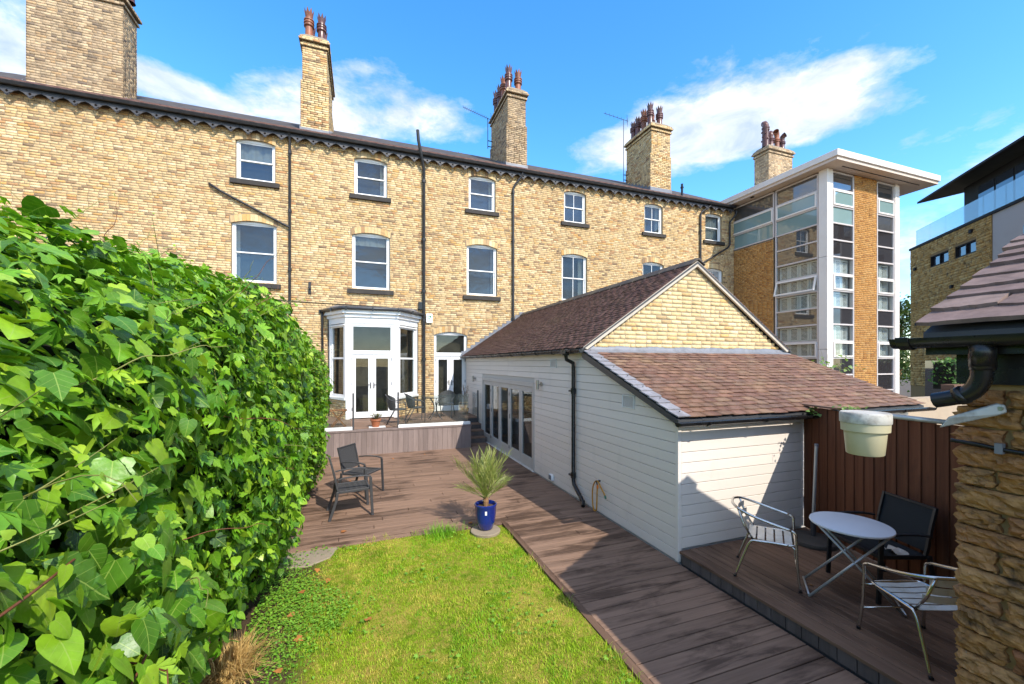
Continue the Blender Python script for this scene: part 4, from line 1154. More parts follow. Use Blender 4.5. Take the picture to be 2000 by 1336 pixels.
while s < sll - .08:
    s1 = min(s + .19, sll)
    P = lambda x, ss, h: Vector((x, YL0 - .03 + ss * math.cos(al) - h * math.sin(al), ZL0 + ss * math.sin(al) + h * math.cos(al)))
    j = random.uniform(-.008, .008); h0 = .03
    mm = MB(); mm.add([P(3.50, s, h0), P(3.69 + j, s, h0 + .002), P(3.69 + j, s1 + .03, .012), P(3.50, s1 + .03, .012), P(3.50, s, h0 - .014), P(3.69 + j, s, h0 - .012), P(3.69 + j, s1 + .03, -.002), P(3.50, s1 + .03, -.002)],
                      [(0, 1, 2, 3), (4, 7, 6, 5), (0, 4, 5, 1), (1, 5, 6, 2), (2, 6, 7, 3), (3, 7, 4, 0)])
    part('verge_tile', mm, MATS['verge_tile'], ext)
    if k % 2 == 0:
        n_ = MB(); q = P(3.6, s + .1, .034); n_.lathe([(.008, 0), (.008, .012)], q, 6); part('nail_head', n_, MATS['black_iron'], ext)
    s += .185; k += 1
P0 = Vector((3.51, YL0 - .03, ZL0 - .02)); P1 = Vector((3.51, YG - .02, ZL1 + .0))
mm = MB(); mm.prism([P0, P1, P1 - Vector((0, 0, .11)), P0 - Vector((0, 0, .07))], (.03, 0, 0)); part('verge_board', mm, MATS['gutter_grey'], ext)
mm = MB()
x = 3.62
while x < 8.4:
    x1 = min(x + random.uniform(.9, 1.4), 8.4); k = 8
    for i in range(k):
        xa, xb = x + (x1 - x) * i / k, x + (x1 - x) * (i + 1) / k; j0, j1 = .012 * math.sin(xa * 9), .012 * math.sin(xb * 9)
        mm.add([(xa, YG - .21 + j0, ZL1 - .055), (xb, YG - .21 + j1, ZL1 - .055), (xb, YG - .03, ZL1 + .025), (xa, YG - .03, ZL1 + .025), (xa, YG - .02, ZL1 + .085 + j1), (xb, YG - .02, ZL1 + .085 + j1)], [(0, 1, 2, 3), (3, 2, 5, 4)])
    x = x1
part('flashing', mm, MATS['lead'], ext, True)
# gutters
def gutter(name, p0, p1, out, mat, r=.056):
    p0, p1, out = Vector(p0), Vector(p1), Vector(out); mm = MB(); n = 8; t = .005
    ring = [(math.cos(R(180 + 180 * i / n)), math.sin(R(180 + 180 * i / n))) for i in range(n + 1)]
    poly = [p0 + out * (c_ * r) + Vector((0, 0, s_ * r)) for c_, s_ in ring] + [p0 + out * (c_ * (r - t)) + Vector((0, 0, s_ * (r - t))) for c_, s_ in reversed(ring)]
    e = p1 - p0; m_ = len(poly); mm.add(poly + [q + e for q in poly], [(i, (i + 1) % m_, m_ + (i + 1) % m_, m_ + i) for i in range(m_)])
    cap = [p0 + out * (c_ * r) + Vector((0, 0, s_ * r)) for c_, s_ in ring]; mm.add(cap, [tuple(range(n + 1))]); mm.add([q + e for q in cap], [tuple(reversed(range(n + 1)))])
    return part(name, mm, MATS[mat], ext if name == 'gutter' else None, True, angle=50)
def half_ring(p, out, ax, r, w, mat, parent, name='gutter_bracket'):
    mm = MB(); out, ax, p = Vector(out), Vector(ax), Vector(p); n = 8
    pts = [p + out * (math.cos(R(175 + 190 * i / n)) * r) + Vector((0, 0, math.sin(R(175 + 190 * i / n)) * r)) for i in range(n + 1)]
    for a_, b_ in zip(pts[:-1], pts[1:]): mm.bar(a_, b_, w, .009, (ax.y, ax.x, .001) if False else (0, 0, 1)) if False else mm.prism([a_ - ax * w / 2, a_ + ax * w / 2, b_ + ax * w / 2, b_ - ax * w / 2], (a_ - p).normalized() * .007)
    part(name, mm, MATS[mat], parent)
gutter('gutter', (3.455, YG - .12, 2.685), (3.455, YF - .08, 2.70), (-1, 0, 0), 'black_plastic')
for y in np.arange(6.4, 14.9, .78): half_ring((3.455, y, 2.685), (-1, 0, 0), (0, 1, 0), .059, .03, 'black_plastic', ext)
mm = MB(); mm.lathe([(.062, -.075), (.07, .0), (.07, .02)], (3.455, 6.66, 2.67), 12); mm.box(3.39, 3.52, 6.56, 6.76, 2.62, 2.70); part('gutter_outlet', mm, MATS['black_plastic'], ext, bevel=.008)
pipe('downpipe', [(3.455, 6.66, 2.62), (3.47, 6.66, 2.52), (3.605, 6.66, 2.46), (3.61, 6.66, 2.36), (3.61, 6.66, .34), (3.60, 6.62, .27), (3.56, 6.22, .08), (3.52, 6.15, .035)], .035, 'black_plastic', ext, [(3.61, 6.66, z) for z in (1.95, .42)])
gutter('gutter', (3.46, YL0 - .075, ZL0 - .045), (8.5, YL0 - .075, ZL0 - .045), (0, -1, 0), 'black_plastic', .052)
for x in np.arange(3.9, 8.4, .95): half_ring((x, YL0 - .075, ZL0 - .045), (0, -1, 0), (1, 0, 0), .055, .03, 'black_plastic', ext)
# louvred vents, outside socket
def vent(y0, y1, z0, z1, n):
    mm = MB(); X = XW
    mm.box(X - .012, X - .001, y0, y0 + .02, z0, z1); mm.box(X - .012, X - .001, y1 - .02, y1, z0, z1); mm.box(X - .012, X - .001, y0 + .02, y1 - .02, z0, z0 + .018); mm.box(X - .012, X - .001, y0 + .02, y1 - .02, z1 - .018, z1)
    for i in range(n):
        z = z0 + .022 + (z1 - z0 - .044) * (i + .5) / n; mm.bar((X - .008, y0 + .02, z), (X - .008, y1 - .02, z), .012, .006, (.5, 0, 1))
    v = part('vent', mm, MATS['blind_white'], ext)
    b_ = MB(); b_.box(X - .003, X - .0012, y0 + .02, y1 - .02, z0 + .018, z1 - .018); part('backing', b_, MATS['tower_soffit'], v)
vent(4.93, 5.22, 1.80, 1.99, 9); vent(7.44, 7.72, 2.36, 2.54, 8)
mm = MB(); mm.box(XW - .055, XW - .001, 7.57, 7.71, .07, .19); part('outside_socket', mm, MATS['white_upvc'], ext, bevel=.01)
mm = MB(); mm.box(XW - .062, XW - .0555, 7.585, 7.695, .085, .175); part('socket_lid', mm, MATS['lead'], ext, bevel=.004)

# wall lights
worn('steel', (.42, .40, .37), .3, .12, 12, None, 0, .02, 30, metal=.9)
for (y, z, lab) in ((8.2, 1.99, 'steel up-down wall light to the right of the folding doors'), (13.75, 1.93, 'steel up-down wall light to the left of the folding doors')):
    t = thing('wall_light', lab, 'wall light', (XW, y, z), 0, 'wall lights either side of the folding doors')
    mm = MB(); mm.lathe([(.032, -.1), (.032, .1)], (-.085, 0, 0), 14); part('lamp_body', mm, MATS['steel'], t, bevel=.004)
    mm = MB(); mm.tube([(-.055, 0, 0), (-.012, 0, 0)], .014, 8); part('bracket', mm, MATS['steel'], t)
    mm = MB(); mm.tube([(-.014, 0, -.0), (-.0015, 0, 0)], .042, 16); part('wall_plate', mm, MATS['steel'], t)
    mm = MB(); mm.box(-.05, -.03, -.11, -.05, .0, .06); mm.tube([(-.04, -.06, .02), (-.015, -.03, .0)], .01, 6); part('sensor', mm, MATS['steel'], t, bevel=.006)
# coiled hose
t = thing('garden_hose', 'yellow hose looped on a tap on the grey cladding', 'hose', (XW - .05, 5.84, 0))
worn('hose_yellow', (.50, .23, .02), .45, .15, 12, (.2, .1, .02), .3)
worn('hose_orange', (.75, .20, .01), .4, .1, 12)
worn('hose_green', (.05, .16, .09), .5, .1, 12)
mm = MB()
loop = [(0, .02, .50)] + [(-.02, .02 + .085 * math.sin(R(t_)) + .02, .27 + .235 * math.cos(R(t_))) for t_ in range(20, 340, 16)] 
loop = [(-.012, -.02, .45), (-.02, -.02, .36), (-.025, -.02, .2), (-.025, -.01, .08), (-.022, .05, .035), (-.02, .10, .08), (-.02, .125, .2), (-.02, .12, .36), (-.018, .08, .47), (-.014, .02, .53), (-.01, -.04, .525), (-.012, -.12, .46), (-.012, -.2, .40), (-.012, -.24, .36)]
def smooth_path(pts, k=5):
    P = [Vector(p) for p in pts]; out = []
    for i in range(len(P) - 1):
        p0, p1, p2, p3 = P[max(i - 1, 0)], P[i], P[i + 1], P[min(i + 2, len(P) - 1)]
        for j in range(k):
            t_ = j / k; out.append(.5 * ((2 * p1) + (-p0 + p2) * t_ + (2 * p0 - 5 * p1 + 4 * p2 - p3) * t_ ** 2 + (-p0 + 3 * p1 - 3 * p2 + p3) * t_ ** 3))
    return out + [P[-1]]
mm.tube(smooth_path(loop), .0115, 8); part('hose', mm, MATS['hose_yellow'], t, True)
mm = MB(); mm.tube([(-.012, -.02, .48), (-.012, -.02, .42)], .017, 8); part('connector', mm, MATS['hose_orange'], t)
mm = MB(); mm.tube([(-.012, -.235, .365), (-.012, -.262, .325)], .015, 8); part('hose_end', mm, MATS['hose_green'], t)
mm = MB(); mm.tube([(.05, .0, .53), (-.03, .0, .53)], .014, 8); mm.tube([(-.02, -.0, .53), (-.015, -.02, .47)], .012, 8); part('tap', mm, MATS['black_iron'], t)

# ------------------------------------------------------------------ glazed apartment block
tower = thing('apartment_block', 'glazed stair block with flat overhanging roof and orange brick panels', 'apartment block')
XT, YT = 16.93, 10.83
XT1 = 21.4
LF = ((XT, YF + .3, 0), (0, -1, 0), (-1, 0, 0)); FFc = ((XT, YT, 0), (1, 0, 0), (0, -1, 0))
lu = lambda y: YF + .3 - y
ZT0, RP = 9.95, .662
m = MB(); m.box(XT + .5, XT1 - .1, YT + .5, YF + 3, -.2, 9.9); core = part('core', m, MATS['room_dark'], tower)
m = MB(); m.box(XT1 - .02, XT1, YT + .2, YF + 3, -.2, 9.95); part('end_wall', m, MATS['tower_frame'], tower)
# roof slab with soffit
m = MB(); m.prism([(16.45, 10.15, 10.14), (22.95, 10.15, 10.14), (22.95, 18, 10.14), (16.45, 18, 10.14)], (0, 0, .24)); rs = part('roof', m, MATS['tower_fascia'], tower, bevel=.015)
m = MB(); m.prism([(16.51, 10.21, 10.02), (22.89, 10.21, 10.02), (22.89, 17.9, 10.02), (16.51, 17.9, 10.02)], (0, 0, .118)); part('soffit', m, MATS['tower_soffit'], rs)
m = MB(); m.box(17.3, 22.2, 10.5, 10.54, 10.008, 10.019); part('soffit_slot', m, MATS['room_dark'], rs)
m = MB(); m.box(16.62, 16.72, 13.8, 13.95, 9.99, 10.019); part('soffit_light', m, MATS['black_zinc'], rs)
# corner column in three lifts
for (z0, z1) in ((-.1, 3.0), (3.012, 6.6), (6.612, 10.018)):
    m = MB(); m.box(XT - .03, XT + .30, YT - .03, YT + .30, z0, z1); part('corner_column', m, MATS['tower_fascia'], tower, bevel=.01)
m = MB(); m.box(21.14, XT1 + .02, YT - .03, YT + .19, -.1, 10.018); part('end_column', m, MATS['tower_fascia'], tower, bevel=.01)
def brick_panel(face, u0, u1, z0, z1, seed):
    m = MB(); m.fbox(*face, u0, u1, z0, z1, -.2, -.012); p = part('brick_panel', m, MATS['mortar'], tower)
    c = brick_cells(u1 - u0, z0, z1, [], L=.228, H=.076, seed=seed, start=u0)
    V, F_ = bricks_geometry(c, Vector(face[0]) - Vector(face[2]) * .012, face[1], face[2], .008, .004, seed)
    tag(link('brickwork', np_mesh('brickwork', V, F_), MATS['tower_brick'], p), kind='stuff')
brick_panel(LF, 0, lu(13.05), -.1, ZT0 - 3 * RP - .06, 71)
brick_panel(FFc, 18.56 - XT, 19.96 - XT, -.1, 10.018, 72)
def louvres(face, u0, u1, z0, z1, parent, d):
    n = max(2, int(round((u1 - u0) / .44))); w = (u1 - u0) / n
    m = MB()
    for i in range(n):
        a, b = u0 + i * w + .01, u0 + (i + 1) * w - .01
        m.fbox(*face, a, a + .07, z0, z1, d - .03, d); m.fbox(*face, b - .07, b, z0, z1, d - .03, d); m.fbox(*face, a + .07, b - .07, z0, z0 + .06, d - .03, d); m.fbox(*face, a + .07, b - .07, z1 - .06, z1, d - .03, d)
        z = z0 + .085
        while z < z1 - .08: m.fbox(*face, a + .07, b - .07, z, z + .026, d - .03, d - .012); z += .052
    return part('shutter', m, MATS['blind_white'], parent)
TYPES = ['sky', 'fgreen', 'green', 'dark', 'dark', 'shut', 'fshut', 'shut', 'dark', 'shut', 'fshut', 'dark', 'dark', 'dark']
TYPL = ['sky', 'fgreen', 'green', 'sky', 'sky', 'shut', 'open', 'shut', 'sky', 'shut', 'fshut', 'dark', 'dark', 'dark']
def curtain_bay(face, u0, u1, rows, types, col='tower_frame'):
    m = MB(); fw = .055
    m.fbox(*face, u0, u0 + fw, ZT0 - rows * RP, ZT0, -.14, .0); m.fbox(*face, u1 - fw, u1, ZT0 - rows * RP, ZT0, -.14, .0)
    for i in range(rows + 1):
        z = ZT0 - i * RP; m.fbox(*face, u0 + fw, u1 - fw, z - .03, z + .03, -.14, -.004)
    fr = part('window_frame', m, MATS[col], tower, bevel=.008)
    for i in range(rows):
        t = types[i]; z1 = ZT0 - i * RP - .03; z0 = z1 - RP + .06
        a, b = u0 + fw, u1 - fw
        if t[0] == 'f' or t == 'open':
            tilt = .16 if t == 'open' else 0
            e = .065; s = MB(); P = Vector(face[0]); ux, n = Vector(face[1]), Vector(face[2])
            def q(u, z, d): return P + ux * u + n * (d + tilt * (z1 - z) / (z1 - z0)) + Vector((0, 0, z))
            def bx(ua, ub, za, zb):
                s.add([q(ua, za, .03), q(ub, za, .03), q(ub, za, -.03), q(ua, za, -.03), q(ua, zb, .03), q(ub, zb, .03), q(ub, zb, -.03), q(ua, zb, -.03)], [(0, 3, 2, 1), (4, 5, 6, 7), (0, 1, 5, 4), (1, 2, 6, 5), (2, 3, 7, 6), (3, 0, 4, 7)])
            bx(a, a + e, z0, z1); bx(b - e, b, z0, z1); bx(a + e, b - e, z0, z0 + e); bx(a + e, b - e, z1 - e, z1)
            part('opening_light', s, MATS['tower_fascia'], fr, bevel=.008)
            g = MB(); g.prism([q(a + e, z0 + e, 0), q(b - e, z0 + e, 0), q(b - e, z1 - e, 0), q(a + e, z1 - e, 0)], n * -.008); gm = {'fgreen': 'tower_green'}.get(t, 'tower_glass')
            part('pane', g, MATS[gm], fr)
        else:
            g = MB(); g.fbox(*face, a - .005, b + .005, z0 - .005, z1 + .005, -.06, -.05)
            part('pane', g, MATS[{'sky': 'tower_sky', 'green': 'tower_green', 'dark': 'tower_dark', 'shut': 'tower_glass'}[t]], fr)
        if 'shut' in t or t == 'open': louvres(face, a, b, z0 + .02, z1 - .01, fr, -.2)
curtain_bay(LF, lu(12.97), lu(11.16), 14, TYPL)
curtain_bay(LF, .0, lu(13.02), 3, TYPES)
curtain_bay(FFc, 17.24 - XT, 18.54 - XT, 14, TYPES)
curtain_bay(FFc, 19.98 - XT, 21.13 - XT, 14, ['sky', 'fgreen'] + ['sky'] + TYPES[3:])

# ------------------------------------------------------------------ modern stone house at the right
mh = thing('modern_house', 'modern stone house with dark overhanging roof and glass balcony at the right', 'house')
C0 = Vector((30.0, 14.6, 0)); hux = Vector((-.640, -.768, 0)); hn = Vector((-.768, .640, 0))
HF = (C0, hux, hn)
WINH = [(1.85, 3.36, 7.62, 8.2), (3.83, 5.3, 7.62, 8.2)]
m = MB()
us = sorted({0, 6.24, *[w[0] for w in WINH], *[w[1] for w in WINH]})
for a, b in zip(us[:-1], us[1:]):
    hit = [w for w in WINH if w[0] <= a < w[1]]
    for (z0, z1) in ([(-.2, hit[0][2]), (hit[0][3], 9.0)] if hit else [(-.2, 9.0)]): m.fbox(*HF, a, b, z0, z1, -.4, -.001)
sw = part('stone_wall', m, MATS['far_stone_bed'], mh)
rng = random.Random(5); cells = []
z = 1.2; 
while z < 8.98:
    h = rng.choice((.075, .095, .12, .15)); u = -rng.uniform(0, .4)
    while u < 6.24:
        l = rng.uniform(.28, .85); a, b = max(u, 0), min(u + l - .012, 6.235)
        seg = [(a, b)]
        for w in WINH:
            if z + h > w[2] and z < w[3]:
                ns = []
                for p, q in seg:
                    if q <= w[0] or p >= w[1]: ns.append((p, q)); continue
                    if p < w[0] - .03: ns.append((p, w[0]))
                    if q > w[1] + .03: ns.append((w[1], q))
                seg = ns
        cells += [(p, q, z, min(z + h - .01, 8.99)) for p, q in seg if q - p > .03]
        u += l
    z += h
cells = np.array(cells)
order = np.argsort(-(cells[:, 0] * .7 + cells[:, 2] * .5))
V, F_ = bricks_geometry(cells, C0, hux, hn, .012, .004, 8)
V = V.reshape(-1, 8, 3); V[:, 4:] += np.random.default_rng(4).uniform(-.008, .014, (len(V), 1, 1)) * np.array(hn)
tag(link('stonework', np_mesh('stonework', V.reshape(-1, 3), F_), MATS['far_stone'], sw), kind='stuff')
for (a, b, z0, z1) in WINH:
    m = MB(); m.fbox(*HF, a, a + .05, z0, z1, -.16, -.02); m.fbox(*HF, b - .05, b, z0, z1, -.16, -.02); m.fbox(*HF, a, b, z0, z0 + .05, -.16, -.021); m.fbox(*HF, a, b, z1 - .05, z1, -.16, -.022); m.fbox(*HF, (a + b) / 2 - .03, (a + b) / 2 + .03, z0, z1, -.15, -.03)
    w = part('window', m, MATS['black_zinc'], mh); g = MB(); g.fbox(*HF, a + .04, b - .04, z0 + .04, z1 - .04, -.12, -.11); part('pane', g, MATS['house_glass'], w)
m = MB(); m.fbox(*HF, 6.245, 9.6, -.2, 9.0, -.4, -.02); part('render_wall', m, MATS['far_render'], mh)
m = MB(); m.fbox(*HF, 7.9, 9.4, 6.4, 8.0, -.02, -.005); part('window', m, MATS['house_glass'], mh)
m = MB(); m.fbox(*HF, -.06, 9.6, 9.0, 9.12, -.5, .06); part('parapet_coping', m, MATS['black_zinc'], mh)
m = MB(); m.fbox(*HF, 2.5, 9.6, 9.121, 11.5, -4, -1.05); up = part('upper_storey', m, MATS['black_zinc'], mh)
for (a, b) in ((3.55, 4.55), (4.68, 5.68), (5.8, 6.9)):
    g = MB(); g.fbox(*HF, a, b, 9.2, 11.15, -1.05, -1.03); part('pane', g, MATS['house_glass'], up)
m = MB()
e0, e1 = .12, -6
P = lambda u, d, z: C0 + hux * u + hn * d + Vector((0, 0, z))
m.add([P(.9, e0, 11.42), P(9.8, e0, 11.42), P(9.8, e1, 12.2), P(2.2, e1, 12.2), P(.9, e0, 11.52), P(9.8, e0, 11.52), P(9.8, e1, 12.6), P(2.2, e1, 12.6), P(2.2, -1.6, 11.55), P(2.2, -1.6, 11.9)],
      [(0, 1, 2, 3), (4, 7, 6, 5), (0, 4, 5, 1), (0, 3, 7, 4)])
part('roof', m, MATS['black_zinc'], mh)
u = .35
while u < 8.4:
    g = MB(); g.fbox(*HF, u, u + 1.28, 9.13, 10.05, -.1, -.085); part('balcony_pane', g, MATS['balcony_glass'], mh); u += 1.31
for (u, z) in ((.45, 7.75), (.6, 4.6), (4.95, 8.55), (3.6, 6.2)):
    g = MB(); g.fbox(*HF, u, u + .16, z, z + .16, .0, .1); part('wall_fitting', g, MATS['black_zinc'], mh)
m = MB(); m.fbox(*HF, 1.5, 7, -.2, 2.6, .02, .06); part('ground_floor_glazing', m, MATS['tower_dark'], mh)

# low rendered wall beyond the fence, planter wall
t = link('garden_wall', MB().box(8.7, 16, 4.6, 4.85, -.2, 1.80).mesh('garden_wall'), MATS['paving_beige'])
tag(t, 'low plain beige rendered wall beyond the brown fence', 'wall')
t = link('planter_wall', MB().box(21.7, 30, 9.2, 9.6, -.2, 1.62).mesh('planter_wall'), MATS['fence_rail'])
tag(t, 'brown boarded planter wall below the clipped green hedge', 'planter')

# ------------------------------------------------------------------ stone outbuilding
ob = thing('stone_outbuilding', 'gritstone outbuilding with heavy stone slates at the right edge', 'outbuilding')
m = MB(); m.box(XS + .05, 5.45, -3, YS - .06, -.2, 2.34); m.prism([(XS + .05, YS - .06, 2.33), (5.45, YS - .06, 2.33), (4.6, YS - .06, 3.3)], (0, -3.5, 0))
ow = part('wall', m, MATS['stone_mortar'], ob)
def rough_stone(y0, y1, z0, z1, corner, seed):
    """rock-faced block: gridded front bulging unevenly, lying in the plane x = XS"""
    r = np.random.default_rng(seed); ny, nz = max(6, int((y1 - y0) / .017)), 9
    ys = np.linspace(0, 1, ny); zs = np.linspace(0, 1, nz); V = []
    ph = r.uniform(0, 6, 6)
    tilt = r.uniform(-.014, .014); step_ = r.uniform(.2, .8)
    for iy, v in enumerate(ys):
        for iz, w in enumerate(zs):
            edge = min(min(v, 1 - v) * (y1 - y0) / .012, min(w, 1 - w) * (z1 - z0) / .012, 1)
            bulge = .012 + .016 * min(edge, 1)
            nse = .007 * math.sin(v * 9 * (y1 - y0) / .2 + ph[0] + w * 4) + .006 * math.sin(v * 17 * (y1 - y0) / .2 + ph[1] - w * 9) + .005 * math.sin(w * 13 + ph[2] + v * 5)
            ledge = .012 if w > step_ + .12 * math.sin(v * 6 + ph[3]) else 0
            dx = bulge + (nse + ledge * .8 + tilt * (w - .5) * 2 + r.uniform(-.0035, .0035) + .009 * math.sin(math.floor(w * 4.99 + 1.3 * math.sin(v * 5 + ph[5])) * 2.1 + ph[2])) * min(edge, 1)
            yy = y0 + v * (y1 - y0) + (r.uniform(-.005, .005) + .006 * math.sin(w * 8 + ph[4])) * (1 if 0 < iy < ny - 1 else 1.2)
            zz = z0 + w * (z1 - z0) + r.uniform(-.004, .004)
            if corner and iy == ny - 1: yy += .01 * math.sin(w * math.pi) + r.uniform(-.006, .012)
            V.append((XS + .03 - dx, yy, zz))
    k = len(V); F_ = []
    for i in range(ny - 1):
        for j in range(nz - 1): F_.append((i * nz + j, i * nz + j + 1, (i + 1) * nz + j + 1, (i + 1) * nz + j))
    ring = [i * nz for i in range(ny)] + [(ny - 1) * nz + j for j in range(1, nz)] + [i * nz + nz - 1 for i in range(ny - 2, -1, -1)] + [j for j in range(nz - 2, 0, -1)]
    b0 = len(V)
    for q in ring: V.append((XS + .13, V[q][1], V[q][2]))
    n = len(ring)
    for i in range(n): F_.append((ring[i], ring[(i + 1) % n], b0 + (i + 1) % n, b0 + i))
    mm = MB(); mm.add(V, F_)
    return part('stone', mm, MATS['gritstone'], ow)
z = .0; r = 0; rng = random.Random(3)
while z < 2.3:
    h = rng.choice((.105, .115, .125)); h = min(h, 2.33 - z)
    y = YS - rng.uniform(0, .008); first = True
    while y > .1:
        l = (rng.uniform(.13, .19) if r % 2 else rng.uniform(.24, .34)) if first else rng.uniform(.18, .38)
        if y < .45: l = rng.uniform(.3, .5)
        rough_stone(y - l, y - (0 if first else .004), z + .006, z + h - .004, first, r * 100 + int(y * 50) + 1)
        y -= l + rng.uniform(.016, .03); first = False
    z += h; r += 1
# roof structure and stone slates
pit = R(28.3); ZO = 2.64; XO = 3.08; YO = YS + .09
m = MB()
for (x0, z0, x1, z1) in ((XO, ZO, 4.6, ZO + (4.6 - XO) * math.tan(pit)), (6.5, 2.33, 4.6, ZO + (4.6 - XO) * math.tan(pit))):
    m.add([(x0, YO - .02, z0 - .012), (x1, YO - .02, z1 - .012), (x1, -3, z1 - .012), (x0, -3, z0 - .012), (x0, YO - .02, z0 - .05), (x1, YO - .02, z1 - .05), (x1, -3, z1 - .05), (x0, -3, z0 - .05)], [(0, 1, 2, 3), (4, 7, 6, 5), (0, 4, 5, 1), (0, 3, 7, 4), (2, 1, 5, 6)])
orf = part('roof', m, MATS['room_dark'], ob)
m = MB(); m.box(XS + .0, XS + .06, -3, YS - .005, 2.335, 2.60); m.box(XO + .07, XS + .2, -3, YO - .02, 2.56, 2.60); m.box(XO + .035, XO + .068, -3, YO - .015, 2.50, ZO - .015); part('soffit', m, MATS['black_plastic'], ob)  # black eave boards; the shade of the void there is in their colour
def stone_slate(y0, y1, s0, s1, seed, lift):
    r = np.random.default_rng(seed); th = r.uniform(.018, .028)
    ux = Vector((0, 1, 0)); sx = Vector((math.cos(pit), 0, math.sin(pit))); n = Vector((-math.sin(pit), 0, math.cos(pit))); o = Vector((XO - .02, 0, ZO))
    k = 9; low = []; 
    for i in range(k):
        t_ = i / (k - 1); low.append((y0 + (y1 - y0) * t_, s0 + r.uniform(-.008, .008) + (.012 if i in (0, k - 1) else 0)))
    up_ = [(y1 + r.uniform(-.006, .006), (s0 + s1) / 2), (y1 - .004, s1), (y0 + .004, s1), (y0 + r.uniform(-.006, .006), (s0 + s1) / 2)]
    poly = low + up_
    H = lambda s: .003 + lift * (1 - (s - s0) / max(s1 - s0, .01))
    top = [o + ux * y + sx * s + n * (H(s) + th + r.uniform(-.002, .002)) for y, s in poly]; bot = [o + ux * y + sx * s + n * H(s) for y, s in poly]
    N = len(poly); mm = MB(); mm.add(top + bot, [tuple(range(N)), tuple(reversed(range(N, 2 * N)))] + [(i, N + i, N + (i + 1) % N, (i + 1) % N) for i in range(N)])
    part('stone_slate', mm, MATS['stone_slate'], ob)
rng = random.Random(11); s = 0.0; r = 0; SL = (4.6 - XO) / math.cos(pit)
while s < SL - .05:
    ex = rng.uniform(.16, .185) - r * .004; y = YO + rng.uniform(-.02, .03)
    l = rng.uniform(.28, .42) if r % 2 else rng.uniform(.42, .6)
    while y > -.6:
        stone_slate(y - l, y - .006, s + rng.uniform(-.01, .01), min(s + ex * 1.5, SL), r * 50 + int(y * 20) + 40, .028); y -= l; l = rng.uniform(.35, .6)
    s += ex; r += 1
m = MB(); m.prism([(4.44, -3, ZO + .76), (4.6, -3, ZO + .88), (4.76, -3, ZO + .76), (4.6, -3, ZO + .82)], (0, 3 + YO, 0)); part('ridge_stone', m, MATS['stone_slate'], ob)
# box-section gutter, brackets and swan-neck downpipe
gz = 2.565; gx = XO - .035
o_ = gutter('rain_gutter', (gx, YO + .10, gz + .03), (gx, -3, gz + .045), (-1, 0, 0), 'black_plastic', .058); o_.parent = ob
for y in (YO + .035, .98, .3):
    half_ring((gx, y, gz + .033), (-1, 0, 0), (0, 1, 0), .062, .06, 'black_plastic', ob)
m = MB(); m.lathe([(.052, -.1), (.052, .05)], (gx + .02, 1.19, gz - .03), 14); part('gutter_outlet', m, MATS['black_plastic'], ob, True)
pipe('rain_pipe', smooth_path([(gx + .02, 1.19, gz - .02), (gx + .022, 1.19, gz - .12), (gx + .03, 1.2, gz - .2), (gx + .03, 1.235, gz - .265), (gx + .03, 1.30, gz - .30), (gx + .03, 1.385, gz - .325)], 4), .044, 'black_plastic', ob)
m = MB(); m.tube([(gx + .022, 1.19, gz - .10), (gx + .022, 1.19, gz - .15)], .05, 14); part('pipe_socket', m, MATS['black_plastic'], ob, True)
m = MB(); m.tube([(gx + .03, 1.26, gz - .28), (gx + .03, 1.29, gz - .297)], .05, 14); part('pipe_socket', m, MATS['black_plastic'], ob, True)
m = MB(); m.tube(smooth_path([(XS - .02, YS + .01, 2.005), (XS - .02, YS - .1, 2.0), (XS - .018, 1.1, 1.985), (XS - .02, .6, 1.985)]), .012, 6); part('cable', m, MATS['black_plastic'], ob, True)
m = MB(); m.box(XS - .035, XS - .003, 1.17, 1.2, 1.965, 2.02); part('cable_clip', m, MATS['lead'], ob)

# ------------------------------------------------------------------ tub lamp on a metal wall arm
worn('tub_cream', (.47, .42, .27), .45, .08, 8, (.35, .3, .18), .35, .05, 30)
worn('tub_lid', (.50, .48, .43), .55, .12, 20, (.16, .13, .10), .8, .2, 50)
worn('galvanised', (.42, .43, .41), .5, .2, 15, (.14, .13, .1), .7, .2, 40, metal=.5)
t = thing('tub_lamp', 'cream plastic tub with stained white lid on a metal wall arm', 'lamp', (2.74, 1.545, 1.925))
m = MB(); m.lathe([(.001, .0), (.082, .0), (.088, .006), (.1, .145)], (0, 0, 0), 28); part('tub', m, MATS['tub_cream'], t, True, angle=40)
m = MB(); m.lathe([(.101, .135), (.112, .137), (.114, .185), (.112, .187)], (0, 0, 0), 28, False); part('collar', m, MATS['tub_cream'], t, True, angle=40)
m = MB(); m.lathe([(.117, .183), (.119, .186), (.119, .236), (.114, .243), (.001, .246)], (0, 0, 0), 28); part('lid', m, MATS['tub_lid'], t, True, angle=40)
Pw = Vector((XS - 2.74 - .02, 1.18 - 1.545, 2.21 - 1.925)); Pj = Vector((.30, -.235, .20))
m = MB(); m.tube([(.10, -.06, .225), (.2, -.15, .212), tuple(Pj)], .0135, 8); part('arm', m, MATS['galvanised'], t, True)
m = MB(); d = (Pw - Pj)
m.prism([Pj + Vector((-.03, .03, -.03)), Pj + Vector((-.01, .0, .032)), Pw + Vector((-.02, .01, .028)), Pw + Vector((.0, -.012, .02)), Pw + Vector((.005, -.018, -.02)), Pw + Vector((-.02, .0, -.034))], Vector((-.03, -.02, 0)) * .5); part('bracket', m, MATS['galvanised'], t, bevel=.006)
m = MB(); m.tube([Pw + Vector((-.04, -.01, 0)), Pw + Vector((.03, .0, 0))], .012, 8); part('bolt', m, MATS['steel'], t)

